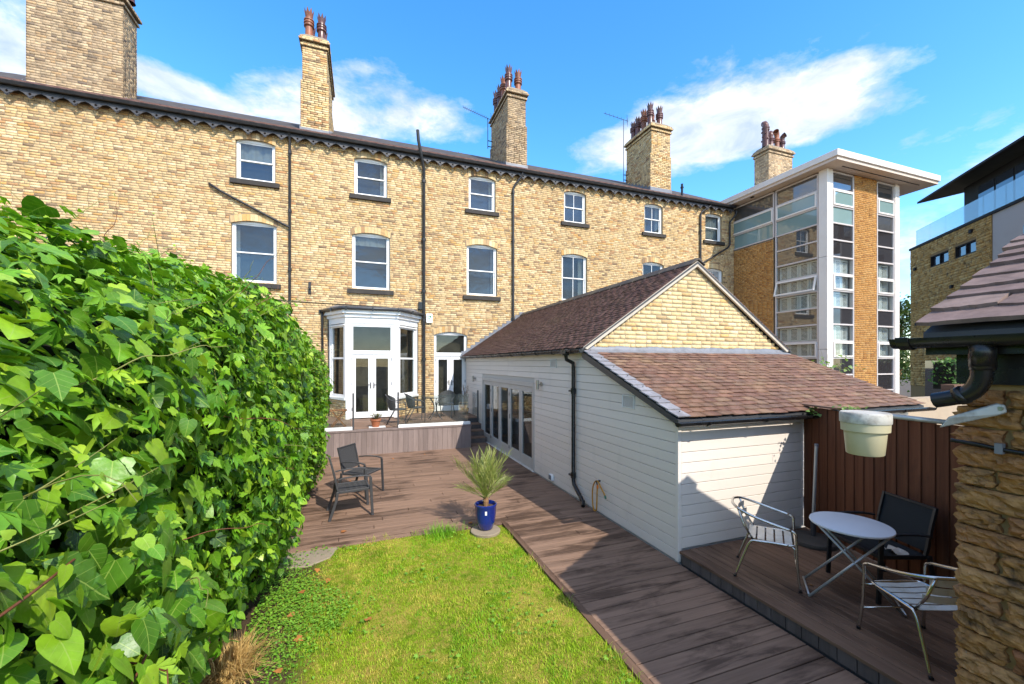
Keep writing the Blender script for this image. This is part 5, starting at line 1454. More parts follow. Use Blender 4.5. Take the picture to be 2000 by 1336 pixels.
# ------------------------------------------------------------------ brown boarded fence
fence = thing('board_fence', 'dark brown upright board fence behind the patio chairs', 'fence')
fd_ = Vector((-.248, -.969, 0)); fn = Vector((-.969, .248, 0)); fo = Vector((5.87, YW - .01, 0)); FL = 2.72
u = 0; k = 0
while u < FL:
    w = .128 + random.uniform(-.006, .006); z1 = 1.845 + random.uniform(-.012, .008)
    m = MB()
    P = lambda uu, d, z: fo + fd_ * uu + fn * d + Vector((0, 0, z))
    m.add([P(u, .006, ZS + .01), P(u + w + .014, .020, ZS + .01), P(u + w + .014, -.004, ZS + .01), P(u, -.006, ZS + .01), P(u, .006, z1), P(u + w + .014, .020, z1), P(u + w + .014, -.004, z1), P(u, -.006, z1)],
          [(0, 3, 2, 1), (4, 5, 6, 7), (0, 1, 5, 4), (1, 2, 6, 5), (2, 3, 7, 6), (3, 0, 4, 7)])
    part('board', m, MATS['fence_wood'], fence); u += w; k += 1
m = MB(); m.fbox(fo, fd_, fn, -.05, FL, 1.86, 1.885, -.05, .045); part('top_rail', m, MATS['fence_rail'], fence, bevel=.004)
m = MB(); m.fbox(fo, fd_, fn, 0, FL, 1.55, 1.64, -.06, -.012); m.fbox(fo, fd_, fn, 0, FL, .5, .59, -.06, -.012); tag(part('back_rail', m, MATS['fence_rail'], fence), kind='stuff')
m = MB(); m.fbox(fo, fd_, fn, FL - .1, FL, -.1, 1.855, -.12, -.02); part('post', m, MATS['fence_wood'], fence)

# ------------------------------------------------------------------ garden furniture
worn('alu_grey', (.045, .045, .048), .45, .12, 10, None, 0, .03, 40)
worn('alu_black', (.012, .013, .015), .45, .2, 10, None, 0, .03, 40)
def sling_mat(name, col):
    m, nt, b = principled(name, col, .75, spec=.3)
    P = obj_pos(nt)
    w1 = nd(nt, 'ShaderNodeTexWave', i_Scale=140.0); w1.bands_direction = 'X'; lk(nt, P, w1.inputs['Vector'])
    w2 = nd(nt, 'ShaderNodeTexWave', i_Scale=140.0); w2.bands_direction = 'Z'; lk(nt, P, w2.inputs['Vector'])
    f = math_n(nt, 'MULTIPLY', w1.outputs['Fac'], w2.outputs['Fac'])
    lk(nt, mix_c(nt, f, tuple(c * .75 for c in col), tuple(c * 1.3 for c in col)), b.inputs['Base Color'])
    bump(nt, b, f, .15, .001)
sling_mat('sling_grey', (.055, .054, .054)); sling_mat('sling_black', (.016, .02, .023))
worn('polished_alu', (.62, .61, .58), .22, .1, 14, (.35, .32, .24), .4, .04, 60, metal=1.0)
worn('alu_slat', (.70, .68, .62), .42, .08, 14, (.45, .40, .28), .5, .04, 60, metal=.35)
worn('table_top', (.60, .60, .62), .4, .04, 6, (.42, .42, .42), .2, .03, 30)
worn('table_leg', (.45, .46, .47), .35, .08, 12, None, 0, .02, 40, metal=.5)
worn('wicker', (.05, .052, .05), .6, .2, 40, None, 0, .5, 160)

def sling_chair(label, loc, rz, frame='alu_grey', sling='sling_grey', group=None, W=.57):
    """stacking armchair facing local -Y: flat-bar frame, fabric sling seat and back"""
    t = thing('sling_chair', label, 'chair', loc, rz, group)
    hw = W / 2; fr = MATS[frame]
    for sx in (-1, 1):
        x = sx * (hw - .012)
        m = MB(); pts = [(x, -.30, 0), (x, -.285, .3), (x, -.27, .62)]
        for a, b in zip(pts[:-1], pts[1:]): m.bar(a, b, .024, .042, (0, 1, 0))
        part('front_leg', m, fr, t, bevel=.004)
        m = MB(); pts = [(x * .97, .34, 0), (x * .97, .24, .3), (x * .97, .22, .44)]
        for a, b in zip(pts[:-1], pts[1:]): m.bar(a, b, .024, .042, (0, 1, 0))
        part('rear_leg', m, fr, t, bevel=.004)
        m = MB(); pts = smooth_path([(x, -.275, .632), (x, -.15, .655), (x, .05, .655), (x, .22, .635)], 4)
        for a, b in zip(pts[:-1], pts[1:]): m.bar(a, b + (b - a) * .05, .044, .017)
        part('armrest', m, fr, t, bevel=.003)
        m = MB(); xx = sx * (hw - .045); pts = [Vector(p) for p in ((xx, .20, .415), (xx, .225, .5), (xx, .27, .72), (xx, .315, .89))]
        for a, b in zip(pts[:-1], pts[1:]): m.bar(a, b + (b - a) * .03, .026, .03, (0, 1, 0))
        m.bar((xx, .2, .42), (xx, -.25, .43), .026, .036)
        part('side_rail', m, fr, t, bevel=.003)
    m = MB(); m.bar((-hw + .04, -.26, .43), (hw - .04, -.26, .43), .03, .028); m.bar((-hw + .04, .315, .885), (hw - .04, .315, .885), .022, .022); m.bar((-hw + .03, .22, .42), (hw - .03, .22, .42), .026, .026)
    part('cross_rail', m, fr, t, bevel=.003)
    m = MB(); n = 8; rows = []
    for i in range(n + 1):
        v = i / n; y = -.25 + .45 * v; z = .438 - .018 * math.sin(math.pi * v); rows.append((y, z))
    for (y0, z0), (y1, z1) in zip(rows[:-1], rows[1:]):
        m.add([(-hw + .055, y0, z0), (hw - .055, y0, z0), (hw - .055, y1, z1), (-hw + .055, y1, z1)], [(0, 1, 2, 3)])
    m.add([(-hw + .055, -.25, .432), (hw - .055, -.25, .432), (hw - .055, .2, .42), (-hw + .055, .2, .42)], [(3, 2, 1, 0)])
    part('seat', m, MATS[sling], t)
    m = MB(); rows = [(.213, .47), (.228, .54), (.252, .63), (.277, .72), (.3, .81), (.316, .888)]
    for (y0, z0), (y1, z1) in zip(rows[:-1], rows[1:]):
        for dy in (0, .008):
            m.add([(-hw + .055, y0 + dy, z0), (hw - .055, y0 + dy, z0), (hw - .055, y1 + dy, z1), (-hw + .055, y1 + dy, z1)], [(0, 1, 2, 3)])
    part('backrest', m, MATS[sling], t)
    return t
face = lambda dx, dy: math.atan2(dx, -dy)            # turns local -Y to the given direction
sling_chair('grey sling armchair nearest the lawn on the deck by the hedge', (-.17, 7.27, 0), face(1, .12), group='grey sling chairs on the deck')
sling_chair('grey sling armchair nearer the raised platform', (-.02, 8.25, 0), face(.82, -.57), group='grey sling chairs on the deck')
sling_chair('black sling armchair against the brown fence', (5.02, 2.70, ZS), face(-.95, .30), 'alu_black', 'sling_black', None, .62)

def bistro_chair(label, loc, rz):
    """polished aluminium slatted cafe armchair facing local -Y"""
    t = thing('aluminium_chair', label, 'chair', loc, rz, 'aluminium cafe chairs on the small deck')
    r = .0125; al = MATS['polished_alu']
    m = MB(); top = smooth_path([(-.265, -.22, .60), (-.275, -.05, .64), (-.27, .12, .685), (-.22, .25, .725), (-.1, .315, .745), (0, .325, .75), (.1, .315, .745), (.22, .25, .725), (.27, .12, .685), (.275, -.05, .64), (.265, -.22, .60)], 5)
    m.tube(top, r * 1.1, 8); part('back_rail', m, al, t, True)
    for s in (-1, 1):
        m = MB(); m.tube(smooth_path([(s * .265, -.21, .60), (s * .268, -.255, .575), (s * .265, -.262, .5), (s * .268, -.27, .25), (s * .285, -.295, 0)], 4), r, 8); part('front_leg', m, al, t, True)
        m = MB(); m.tube(smooth_path([(s * .215, -.2, .425), (s * .22, .06, .415), (s * .225, .14, .395), (s * .235, .2, .25), (s * .25, .285, 0)], 4), r, 8); part('rear_leg', m, al, t, True)
        m = MB(); m.tube([(s * .2, .115, .41), (s * .195, .2, .55), (s * .19, .262, .722)], r * .9, 8); part('back_post', m, al, t, True)
        m = MB(); m.tube([(s * .262, -.263, .405), (s * .205, -.215, .425)], .008, 6); part('leg_bracket', m, al, t, True)
        for (fx, fy) in ((s * .285, -.295), (s * .25, .285)):
            m = MB(); m.lathe([(.016, .0), (.016, .02)], (fx, fy, 0), 8); part('foot', m, MATS['black_plastic'], t)
    m = MB(); m.tube(smooth_path([(-.215, .1, .415), (-.218, -.1, .425), (-.205, -.24, .425), (-.15, -.262, .425), (0, -.265, .425), (.15, -.262, .425), (.205, -.24, .425), (.218, -.1, .425), (.215, .1, .415)], 4), r, 8); part('seat_rail', m, al, t, True)
    for i in range(5):
        y = -.2 + i * .082; m = MB(); m.prism([(-.205, y - .033, .431), (0, y - .033, .424), (.205, y - .033, .431), (.205, y + .033, .431), (0, y + .033, .424), (-.205, y + .033, .431)], (0, 0, .004)); part('seat_slat', m, MATS['alu_slat'], t)
    for i in range(3):
        z = .5 + i * .075; yb = .165 + (z - .5) * .36; m = MB(); k = 6
        for j in range(k):
            a0, a1 = -1 + 2 * j / k, -1 + 2 * (j + 1) / k; P = lambda a_, z_: (a_ * .195, yb + .05 * (1 - a_ * a_), z_)
            m.add([P(a0, z), P(a1, z), P(a1, z + .055), P(a0, z + .055)], [(0, 1, 2, 3)])
        part('back_slat', m, MATS['alu_slat'], t)
    m = MB(); m.tube([(-.268, -.268, .2), (.268, -.268, .2)], .007, 6); part('stretcher', m, al, t, True)
    return t
bistro_chair('aluminium slatted chair in front of the white cladding', (4.17, 3.30, ZS), face(.55, -.70))
bistro_chair('aluminium slatted chair half hidden by the stone wall corner', (4.22, 1.96, ZS), face(.33, .94))

t = thing('bistro_table', 'round white folding table on crossed metal legs', 'table', (4.53, 2.68, ZS), 0)
m = MB(); m.lathe([(.001, .70), (.315, .70), (.33, .704), (.333, .712), (.33, .722), (.32, .725), (.001, .726)], (0, 0, 0), 40); part('table_top', m, MATS['table_top'], t, True, angle=35)
ax = Vector((.66, -.75, 0)).normalized(); pr = Vector((.75, .66, 0))
for s in (-1, 1):
    for q in (-1, 1):
        a = ax * (-.36 * s) + pr * (.19 * q); b = ax * (.27 * s) + pr * (.15 * q)
        m = MB(); m.tube([(a.x, a.y, .0), (b.x, b.y, .70)], .0125, 8); part('leg', m, MATS['table_leg'], t, True)
    a = ax * (-.36 * s); m = MB(); m.tube([(a.x - pr.x * .19, a.y - pr.y * .19, .02), (a.x + pr.x * .19, a.y + pr.y * .19, .02)], .01, 8); part('stretcher', m, MATS['table_leg'], t, True)

worn('pole_grey', (.36, .37, .38), .35, .1, 10, None, 0, .02, 30, metal=.6)
worn('base_resin', (.055, .05, .045), .7, .2, 14, (.11, .09, .07), .4, .3, 50)
t = thing('parasol_stand', 'bare grey parasol pole in a dark round base by the fence', 'parasol stand', (5.46, 3.66, ZS))
m = MB(); m.lathe([(.001, 0), (.265, 0), (.272, .02), (.262, .05), (.18, .075), (.06, .085), (.001, .085)], (0, 0, 0), 32); part('base', m, MATS['base_resin'], t, True, angle=40)
m = MB(); m.lathe([(.03, .08), (.03, .36)], (0, 0, 0), 14); part('socket', m, MATS['alu_grey'], t, True, angle=40)
m = MB(); m.tube([(0, 0, .3), (.06, .0, 1.24)], .02, 12); part('pole', m, MATS['pole_grey'], t, True, angle=40)
m = MB(); m.tube([(.0595, .0, 1.23), (.0605, .0, 1.262)], .022, 12); part('pole_cap', m, MATS['lead'], t, True, angle=40)

worn('shell_white', (.66, .60, .53), .6, .12, 20, (.42, .36, .3), .4, .1, 60)
t = thing('scallop_shell', 'white scallop shell lying on the black chair seat', 'shell', (4.97, 2.56, ZS + .432), R(200))
for k, (ox, oy, rz, oz) in enumerate(((0, 0, 0, 0), (.025, -.045, .35, .012))):
    m = MB(); n = 22; V = [(0, 0, .004)]
    for i in range(n + 1):
        a = R(-68 + 136 * i / n); rr = .115 + .004 * math.cos(i * math.pi); V.append((rr * math.sin(a), rr * math.cos(a), .006))
    for i in range(n + 1):
        a = R(-66 + 132 * i / n); V.append((.06 * math.sin(a), .06 * math.cos(a), .026 + (.005 if i % 2 else 0)))
    F_ = [(0, n + 2 + i, n + 3 + i) for i in range(n)] + [(n + 2 + i, 1 + i, 2 + i, n + 3 + i) for i in range(n)]
    V += [(-.035, -.012, .004), (.035, -.012, .004)]; F_.append((0, 2 * n + 3, 2 * n + 4)); m.add(V, F_)
    o = part('valve', m, MATS['shell_white'], t); o.location = (ox, oy, oz); o.rotation_euler = (0, 0, rz)

# rear platform: woven chairs, glass table, stool, pots
def wicker_chair(label, loc, rz):
    t = thing('wicker_chair', label, 'chair', loc, rz, 'dark woven chairs on the raised platform')
    r = .013; fr = MATS['alu_grey']
    m = MB(); m.tube(smooth_path([(-.26, -.24, 0), (-.26, -.25, .5), (-.265, -.2, .62), (-.27, .0, .66), (-.25, .18, .72), (-.16, .29, .82), (0, .33, .86), (.16, .29, .82), (.25, .18, .72), (.27, .0, .66), (.265, -.2, .62), (.26, -.25, .5), (.26, -.24, 0)], 4), r, 7); part('frame', m, fr, t, True)
    for s in (-1, 1):
        m = MB(); m.tube([(s * .22, .06, .43), (s * .24, .3, 0)], r, 7); part('rear_leg', m, fr, t, True)
    m = MB(); m.lathe([(.001, .41), (.235, .41), (.25, .425), (.235, .44), (.001, .435)], (0, -.02, 0), 18); part('seat', m, MATS['wicker'], t)
    m = MB(); k = 10
    for j in range(k):
        a0, a1 = R(-75 + 150 * j / k), R(-75 + 150 * (j + 1) / k)
        def P(a_, z_, e=0): 
            rr = .255 + (.05 if z_ > .6 else 0) + e; top = .86 - .14 * (a_ / R(75)) ** 2
            return (rr * math.sin(a_) * .95, -.02 + rr * math.cos(a_), min(z_, top))
        for e in (0, .008): m.add([P(a0, .45, e), P(a1, .45, e), P(a1, .65, e), P(a0, .65, e), P(a1, .9, e), P(a0, .9, e)], [(0, 1, 2, 3), (3, 2, 4, 5)])
    part('backrest', m, MATS['wicker'], t)
wicker_chair('dark woven chair at the left end of the platform set', (.98, 12.62, ZR), face(1, -.1))
wicker_chair('dark woven chair in the middle of the platform set', (1.55, 12.98, ZR), face(1, .05))
wicker_chair('dark woven chair behind the small round glass table', (2.62, 13.62, ZR), face(-.45, -.9))
t = thing('glass_table', 'small round glass topped table on the raised platform', 'table', (2.2, 13.2, ZR))
m = MB(); m.lathe([(.001, .705), (.33, .705), (.335, .709), (.33, .713), (.001, .713)], (0, 0, 0), 30); part('table_top', m, MATS['tower_glass'], t)
m = MB(); pts = [(.325 * math.cos(R(a)), .325 * math.sin(R(a)), .7) for a in range(0, 361, 15)]; m.tube(pts, .011, 6, False); part('rim', m, MATS['alu_grey'], t, True)
for k in range(4):
    a = R(45 + 90 * k); m = MB(); m.tube(smooth_path([(.25 * math.cos(a), .25 * math.sin(a), .7), (.08 * math.cos(a), .08 * math.sin(a), .5), (.07 * math.cos(a), .07 * math.sin(a), .25), (.27 * math.cos(a), .27 * math.sin(a), .0)], 4), .011, 6); part('leg', m, MATS['alu_grey'], t, True)
t = thing('folding_stool', 'small slatted wooden folding table beside the bay', 'folding table', (-.62, 12.55, ZR), .1)
for i in range(6):
    m = MB(); x = -.19 + i * .076; m.box(x - .03, x + .03, -.2, .2, .46, .478); part('slat', m, MATS['stool_wood'], t)
for y in (-.17, .17):
    for s in (-1, 1):
        m = MB(); m.bar((-.18 * s, y + .02 * s, 0), (.18 * s, y + .02 * s, .455), .022, .035, (0, 1, 0)); part('leg', m, MATS['stool_wood'], t)
m = MB(); m.bar((-.18, -.2, .03), (-.18, .2, .03), .02, .03); m.bar((.18, -.2, .03), (.18, .2, .03), .02, .03); part('stretcher', m, MATS['stool_wood'], t)

# glass screens
def screen(label, p0, p1, posts):
    p0, p1 = Vector(p0), Vector(p1); d = (p1 - p0).normalized(); L = (p1 - p0).length
    t = thing('glass_screen', label, 'glass screen', (0, 0, 0), 0, 'frameless glass screens around the raised platform')
    n = Vector((d.y, -d.x, 0)); m = MB(); m.fbox(p0, d, n, .03, L - .03, .0, .80, -.006, .006); part('pane', m, MATS['balustrade_glass'], t)
    for q in posts:
        m = MB(); m.fbox(p0 - Vector((0, 0, .08)), d, n, q - .022, q + .022, .0, .98, -.022, .022); part('post', m, MATS['gutter_grey'], t, bevel=.004)
    return t
zk = ZR + .086
screen('glass screen to the left of the bay doors', (-2.55, YR + .08, zk), (-.24, YR + .08, zk), [2.33])
screen('long glass screen in front of the woven chairs', (.96, YR + .08, zk), (2.96, YR + .08, zk), [-.02])
screen('short glass screen along the steps', (2.95, YR + .16, zk - .08), (2.95, YR + 1.5, zk - .08), [])
screen('small glass screen beside the step top', (3.56, 13.05, zk - .08), (3.56, 13.75, zk - .08), [0])

# ------------------------------------------------------------------ potted plants
def leaf_colour_mat(name, cols, rough=.45, trans=.25, vein=None, spec=.5):
    """foliage: per-leaf colour, pale midrib from the leaf's own coordinates, light passing through"""
    m = bpy.data.materials.new(name); m.use_nodes = True; nt = m.node_tree; b = nt.nodes['Principled BSDF']; out = nt.nodes['Material Output']
    c = ramp(nt, rand_piece(nt), [(i / (len(cols) - 1), col) for i, col in enumerate(cols)])
    P = world_pos(nt)
    c = mix_c(nt, 1.0, c, ramp(nt, noise(nt, P, 30, 4), [(.3, .85), (.7, 1.15)]), 'MULTIPLY')
    if vein:
        uv = nd(nt, 'ShaderNodeUVMap'); sx = nd(nt, 'ShaderNodeSeparateXYZ'); lk(nt, uv.outputs[0], sx.inputs[0])
        ax_ = math_n(nt, 'ABSOLUTE', sx.outputs['X'])
        mid = math_n(nt, 'LESS_THAN', ax_, .014)
        side = math_n(nt, 'FRACT', math_n(nt, 'MULTIPLY', math_n(nt, 'SUBTRACT', sx.outputs['Y'], math_n(nt, 'MULTIPLY', ax_, .75)), 4.3))
        side = math_n(nt, 'MULTIPLY', math_n(nt, 'LESS_THAN', side, .07), .55)
        v = math_n(nt, 'MAXIMUM', mid, side)
        c = mix_c(nt, math_n(nt, 'MULTIPLY', v, .55), c, vein)
        wv = nd(nt, 'ShaderNodeBump', i_Strength=.28, i_Distance=.005); lk(nt, math_n(nt, 'ADD', math_n(nt, 'MULTIPLY', v, .4), noise(nt, P, 45, 4)), wv.inputs['Height']); lk(nt, wv.outputs[0], b.inputs['Normal'])
    lk(nt, c, b.inputs['Base Color']); b.inputs['Roughness'].default_value = rough; b.inputs['Specular IOR Level'].default_value = spec
    tr = nd(nt, 'ShaderNodeBsdfTranslucent'); lk(nt, mix_c(nt, 1.0, c, (1.5, 1.55, .5), 'MULTIPLY'), tr.inputs['Color'])
    mx = nd(nt, 'ShaderNodeMixShader'); mx.inputs[0].default_value = trans
    lk(nt, b.outputs[0], mx.inputs[1]); lk(nt, tr.outputs[0], mx.inputs[2]); lk(nt, mx.outputs[0], out.inputs[0]); MATS[name] = m
leaf_colour_mat('palm_leaf', [(.15, .20, .04), (.25, .30, .075), (.36, .37, .12), (.20, .26, .05)], .4, .2)
leaf_colour_mat('pale_herb', [(.13, .19, .09), (.19, .25, .13), (.09, .14, .06)], .6, .2)
leaf_colour_mat('red_herb', [(.10, .05, .03), (.14, .09, .04), (.08, .10, .03), (.16, .05, .03)], .5, .2)
worn('potting_soil', (.07, .045, .03), .95, .4, 30, (.16, .11, .07), .5, .8, 70)
worn('palm_fibre', (.24, .13, .06), .9, .3, 30, None, 0, .8, 90)
m_, nt_, b_ = principled('cobalt_glaze', (.004, .018, .17), .12, spec=.6, coat=.6)
lk(nt_, mix_c(nt_, noise(nt_, world_pos(nt_), 9, 5), (.003, .012, .12), (.006, .026, .24)), b_.inputs['Base Color'])
worn('pot_clay', (.34, .11, .045), .75, .12, 14, (.45, .3, .22), .25, .2, 60)

t = thing('potted_palm', 'small palm in a cobalt blue glazed pot at the lawn corner', 'potted plant', (1.72, 5.87, .012))
m = MB(); m.lathe([(.095, 0), (.11, .012), (.14, .12), (.155, .24), (.158, .33), (.166, .345), (.166, .365), (.155, .372), (.143, .362), (.14, .33), (.14, .31)], (0, 0, 0), 36, False); part('pot', m, MATS['cobalt_glaze'], t, True, angle=50)
m = MB(); m.lathe([(.139, .318), (.07, .332), (.001, .34)], (0, 0, 0), 20, False); part('soil', m, MATS['potting_soil'], t)
m = MB(); a0 = math.atan2(-5.87, -1.72 + .25)
for k in range(1):
    for (za, zb) in ((.245, .30),):
        vs = []
        for aa in (-.09, .09):
            for z_ in (za, zb): vs.append((.1605 * math.cos(a0 + aa), .1605 * math.sin(a0 + aa), z_))
        m.add(vs, [(0, 2, 3, 1)])
part('price_label', m, MATS['white_upvc'], t)
m = MB(); m.tube([(0, 0, .32), (.005, 0, .4), (.0, .01, .47)], [.035, .045, .03], 10); part('trunk', m, MATS['palm_fibre'], t)
rng = random.Random(21)
for k in range(30):
    az = k * 2.39996 + rng.uniform(-.3, .3); el = R(rng.uniform(55, 88)) if k > 8 else R(rng.uniform(28, 52)); L = rng.uniform(.46, .74) * (1 if k > 8 else .6)
    d = Vector((math.cos(az) * math.cos(el), math.sin(az) * math.cos(el), math.sin(el))); side = Vector((-math.sin(az), math.cos(az), 0)); upv = side.cross(d) * -1
    if upv.z < 0: upv = -upv
    m = MB(); base = Vector((0, 0, .43)); pt = lambda u_: base + d * (L * u_) - Vector((0, 0, 1)) * (.12 * L * u_ * u_) + Vector((d.x, d.y, 0)) * (.10 * L * u_ * u_)
    m.tube([pt(j / 6) for j in range(7)], [.006, .005, .0045, .004, .003, .0025, .0015], 5)
    nl = 13
    for j in range(nl):
        u_ = .36 + .64 * j / (nl - 1); p = pt(u_)
        for s in (-1, 1):
            q = (d * rng.uniform(.8, 1.1) + side * s * rng.uniform(.35, .75) * (1.1 - .5 * u_) + upv * rng.uniform(-.1, .3)).normalized(); ll = rng.uniform(.17, .30) * (1 - .4 * abs(u_ - .6)); wv = q.cross(upv).normalized() * .0062
            mid = p + q * ll * .45; tip = p + q * ll - Vector((0, 0, rng.uniform(.0, .05))); up2 = upv * .004
            m.add([p, mid + wv + up2, tip, mid - wv + up2, mid], [(0, 1, 4), (1, 2, 4), (2, 3, 4), (3, 0, 4)])
    part('frond', m, MATS['palm_leaf'], t)
# round concrete footing under the palm
m = MB(); m.lathe([(.215, -.05), (.22, -.002), (.21, .006), (.001, .008)], (1.71, 5.84, 0), 26); tag(part('concrete_pad', m, MATS['concrete'], None), 'round pale concrete pad under the blue pot', kind='structure')

def herb_pot(name, label, loc, pot_prof, pot_mat, leaf, h, spread, n, seed):
    t = thing(name, label, 'potted plant', loc)
    m = MB(); m.lathe(pot_prof, (0, 0, 0), 24, False); part('pot', m, MATS[pot_mat], t, True, angle=40)
    zt = pot_prof[-1][1]; m = MB(); m.lathe([(pot_prof[-1][0], zt), (.001, zt + .01)], (0, 0, 0), 16, False); part('soil', m, MATS['potting_soil'], t)
    rg = np.random.default_rng(seed); st = MB(); lf = MB()
    for k in range(n):
        a = rg.uniform(0, 6.28); s_ = rg.uniform(.2, 1) * spread; hh = h * rg.uniform(.55, 1)
        pts = [(0.02 * math.cos(a), .02 * math.sin(a), zt), (s_ * .45 * math.cos(a), s_ * .45 * math.sin(a), zt + hh * .6), (s_ * math.cos(a), s_ * math.sin(a), zt + hh)]
        st.tube(pts, .003, 4)
        for j in range(14):
            u_ = rg.uniform(.25, 1); p = Vector(pts[0]).lerp(Vector(pts[1]), min(u_ * 2, 1)) if u_ < .5 else Vector(pts[1]).lerp(Vector(pts[2]), u_ * 2 - 1)
            q = Vector(rg.normal(size=3)).normalized(); q.z = abs(q.z) * .6; w_ = q.cross(Vector((.3, .2, 1))).normalized() * .011; ll = rg.uniform(.03, .06)
            lf.add([p, p + q * ll * .5 + w_, p + q * ll, p + q * ll * .5 - w_], [(0, 1, 2, 3)])
    part('stem', st, MATS['palm_fibre'], t); part('foliage', lf, MATS[leaf], t)
herb_pot('potted_herb', 'terracotta pot with a low grey-green plant on the platform edge', (.36, 12.12, ZR + .012), [(.09, 0), (.125, .17), (.145, .175), (.147, .225), (.128, .226), (.12, .19)], 'pot_clay', 'pale_herb', .2, .2, 30, 3)
herb_pot('potted_shrub', 'tall reddish shrub in a dark pot beside the glazed door', (3.40, 14.15, ZR), [(.1, 0), (.13, .2), (.14, .22), (.125, .2)], 'base_resin', 'red_herb', .85, .17, 26, 4)
m = MB(); m.box(.18, .62, 12.0, 12.28, ZR + .001, ZR + .012); tag(part('paving_tile', m, MATS['white_paint'], None), 'white flat tile under the terracotta pot', 'tile')

# ------------------------------------------------------------------ the ivy hedge
leaf_colour_mat('ivy_leaf', [(.03, .085, .007), (.075, .20, .010), (.16, .34, .014), (.04, .12, .008), (.10, .25, .011), (.27, .45, .020), (.05, .14, .009), (.20, .39, .016), (.38, .52, .035)], .40, .16, (.34, .45, .09), .5)
leaf_colour_mat('creeper_leaf', [(.08, .22, .010), (.13, .32, .014), (.22, .42, .020), (.09, .24, .011), (.32, .50, .03)], .42, .22, None, .5)
worn('vine_red', (.16, .055, .025), .6, .3, 20)
worn('vine_green', (.20, .20, .05), .6, .2, 20)
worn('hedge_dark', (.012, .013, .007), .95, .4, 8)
def fold_leaf(outline, mid_y, curl=.18, fold=.16, sub=0):
    """half outline -> full leaf mesh (verts, tris, uv); stalk at origin, tip +Y, face +Z"""
    H = outline; mids = [(0, y) for y in mid_y]
    pts = []; tris = []
    def idx(p):
        for i, q in enumerate(pts):
            if abs(q[0] - p[0]) < 1e-6 and abs(q[1] - p[1]) < 1e-6: return i
        pts.append(p); return len(pts) - 1
    for s in (1, -1):
        chain = [(s * x, y) for x, y in H]; j = 0
        for a, b in zip(chain[:-1], chain[1:]):
            ym = (a[1] + b[1]) / 2
            while j < len(mids) - 1 and abs(mids[j + 1][1] - ym) < abs(mids[j][1] - ym):
                tris.append((idx(mids[j]), idx(a), idx(mids[j + 1])) if s > 0 else (idx(mids[j]), idx(mids[j + 1]), idx(a))); j += 1
            t3 = (mids[j], a, b) if s > 0 else (mids[j], b, a)
            if len({t3[0], t3[1], t3[2]}) == 3: tris.append(tuple(idx(p) for p in t3))
    tris = [t_ for t_ in tris if len(set(t_)) == 3]
    P = np.array(pts, float)
    for _ in range(sub):
        P = P.tolist(); cache = {}; nt_ = []
        def mid(a, b):
            k = (min(a, b), max(a, b))
            if k not in cache: P.append([(P[a][0] + P[b][0]) / 2, (P[a][1] + P[b][1]) / 2]); cache[k] = len(P) - 1
            return cache[k]
        for a, b, c in tris:
            ab, bc, ca = mid(a, b), mid(b, c), mid(c, a); nt_ += [(a, ab, ca), (ab, b, bc), (ca, bc, c), (ab, bc, ca)]
        tris = nt_; P = np.array(P)
    x, y = P[:, 0], P[:, 1]
    z = fold * np.abs(x) - curl * y * y - .25 * x * x + (.035 * np.sin(x * 11 + y * 5) if sub else 0)
    return np.stack([x, y, z], 1), np.array(tris), P
IVY = ([(0, .04), (.20, -.09), (.40, -.02), (.47, .12), (.40, .27), (.50, .44), (.47, .56), (.30, .60), (.20, .78), (.09, .95), (0, 1.08)], [.04, .30, .62, 1.08])
HEART = ([(0, .03), (.20, -.08), (.40, .02), (.48, .22), (.44, .45), (.33, .68), (.17, .90), (0, 1.06)], [.03, .35, .70, 1.06])
LT = [fold_leaf(*IVY), fold_leaf(*HEART, .25, .12)]
LH = [fold_leaf(*IVY, .2, .14, 1), fold_leaf(*HEART, .28, .10, 1), fold_leaf(*IVY, .05, .22, 1), fold_leaf(*HEART, .12, .2, 1)]
def creeper():
    V = [(0, 0, 0)]; T = []
    for ang, L in ((-72, .55), (-36, .85), (0, 1.0), (36, .85), (72, .55)):
        a = R(ang); d = np.array([math.sin(a), math.cos(a)]); p = np.array([d[1], -d[0]]); k = len(V)
        V += [(*(d * L * .55 + p * .17 * L), .05), (*(d * L), -.12 * L), (*(d * L * .55 - p * .17 * L), .05), (*(d * L * .55), -.02)]
        T += [(0, k, k + 3), (k, k + 1, k + 3), (k + 1, k + 2, k + 3), (k + 2, 0, k + 3)]
    V = np.array(V); return V, np.array(T), V[:, :2]
LC = creeper()

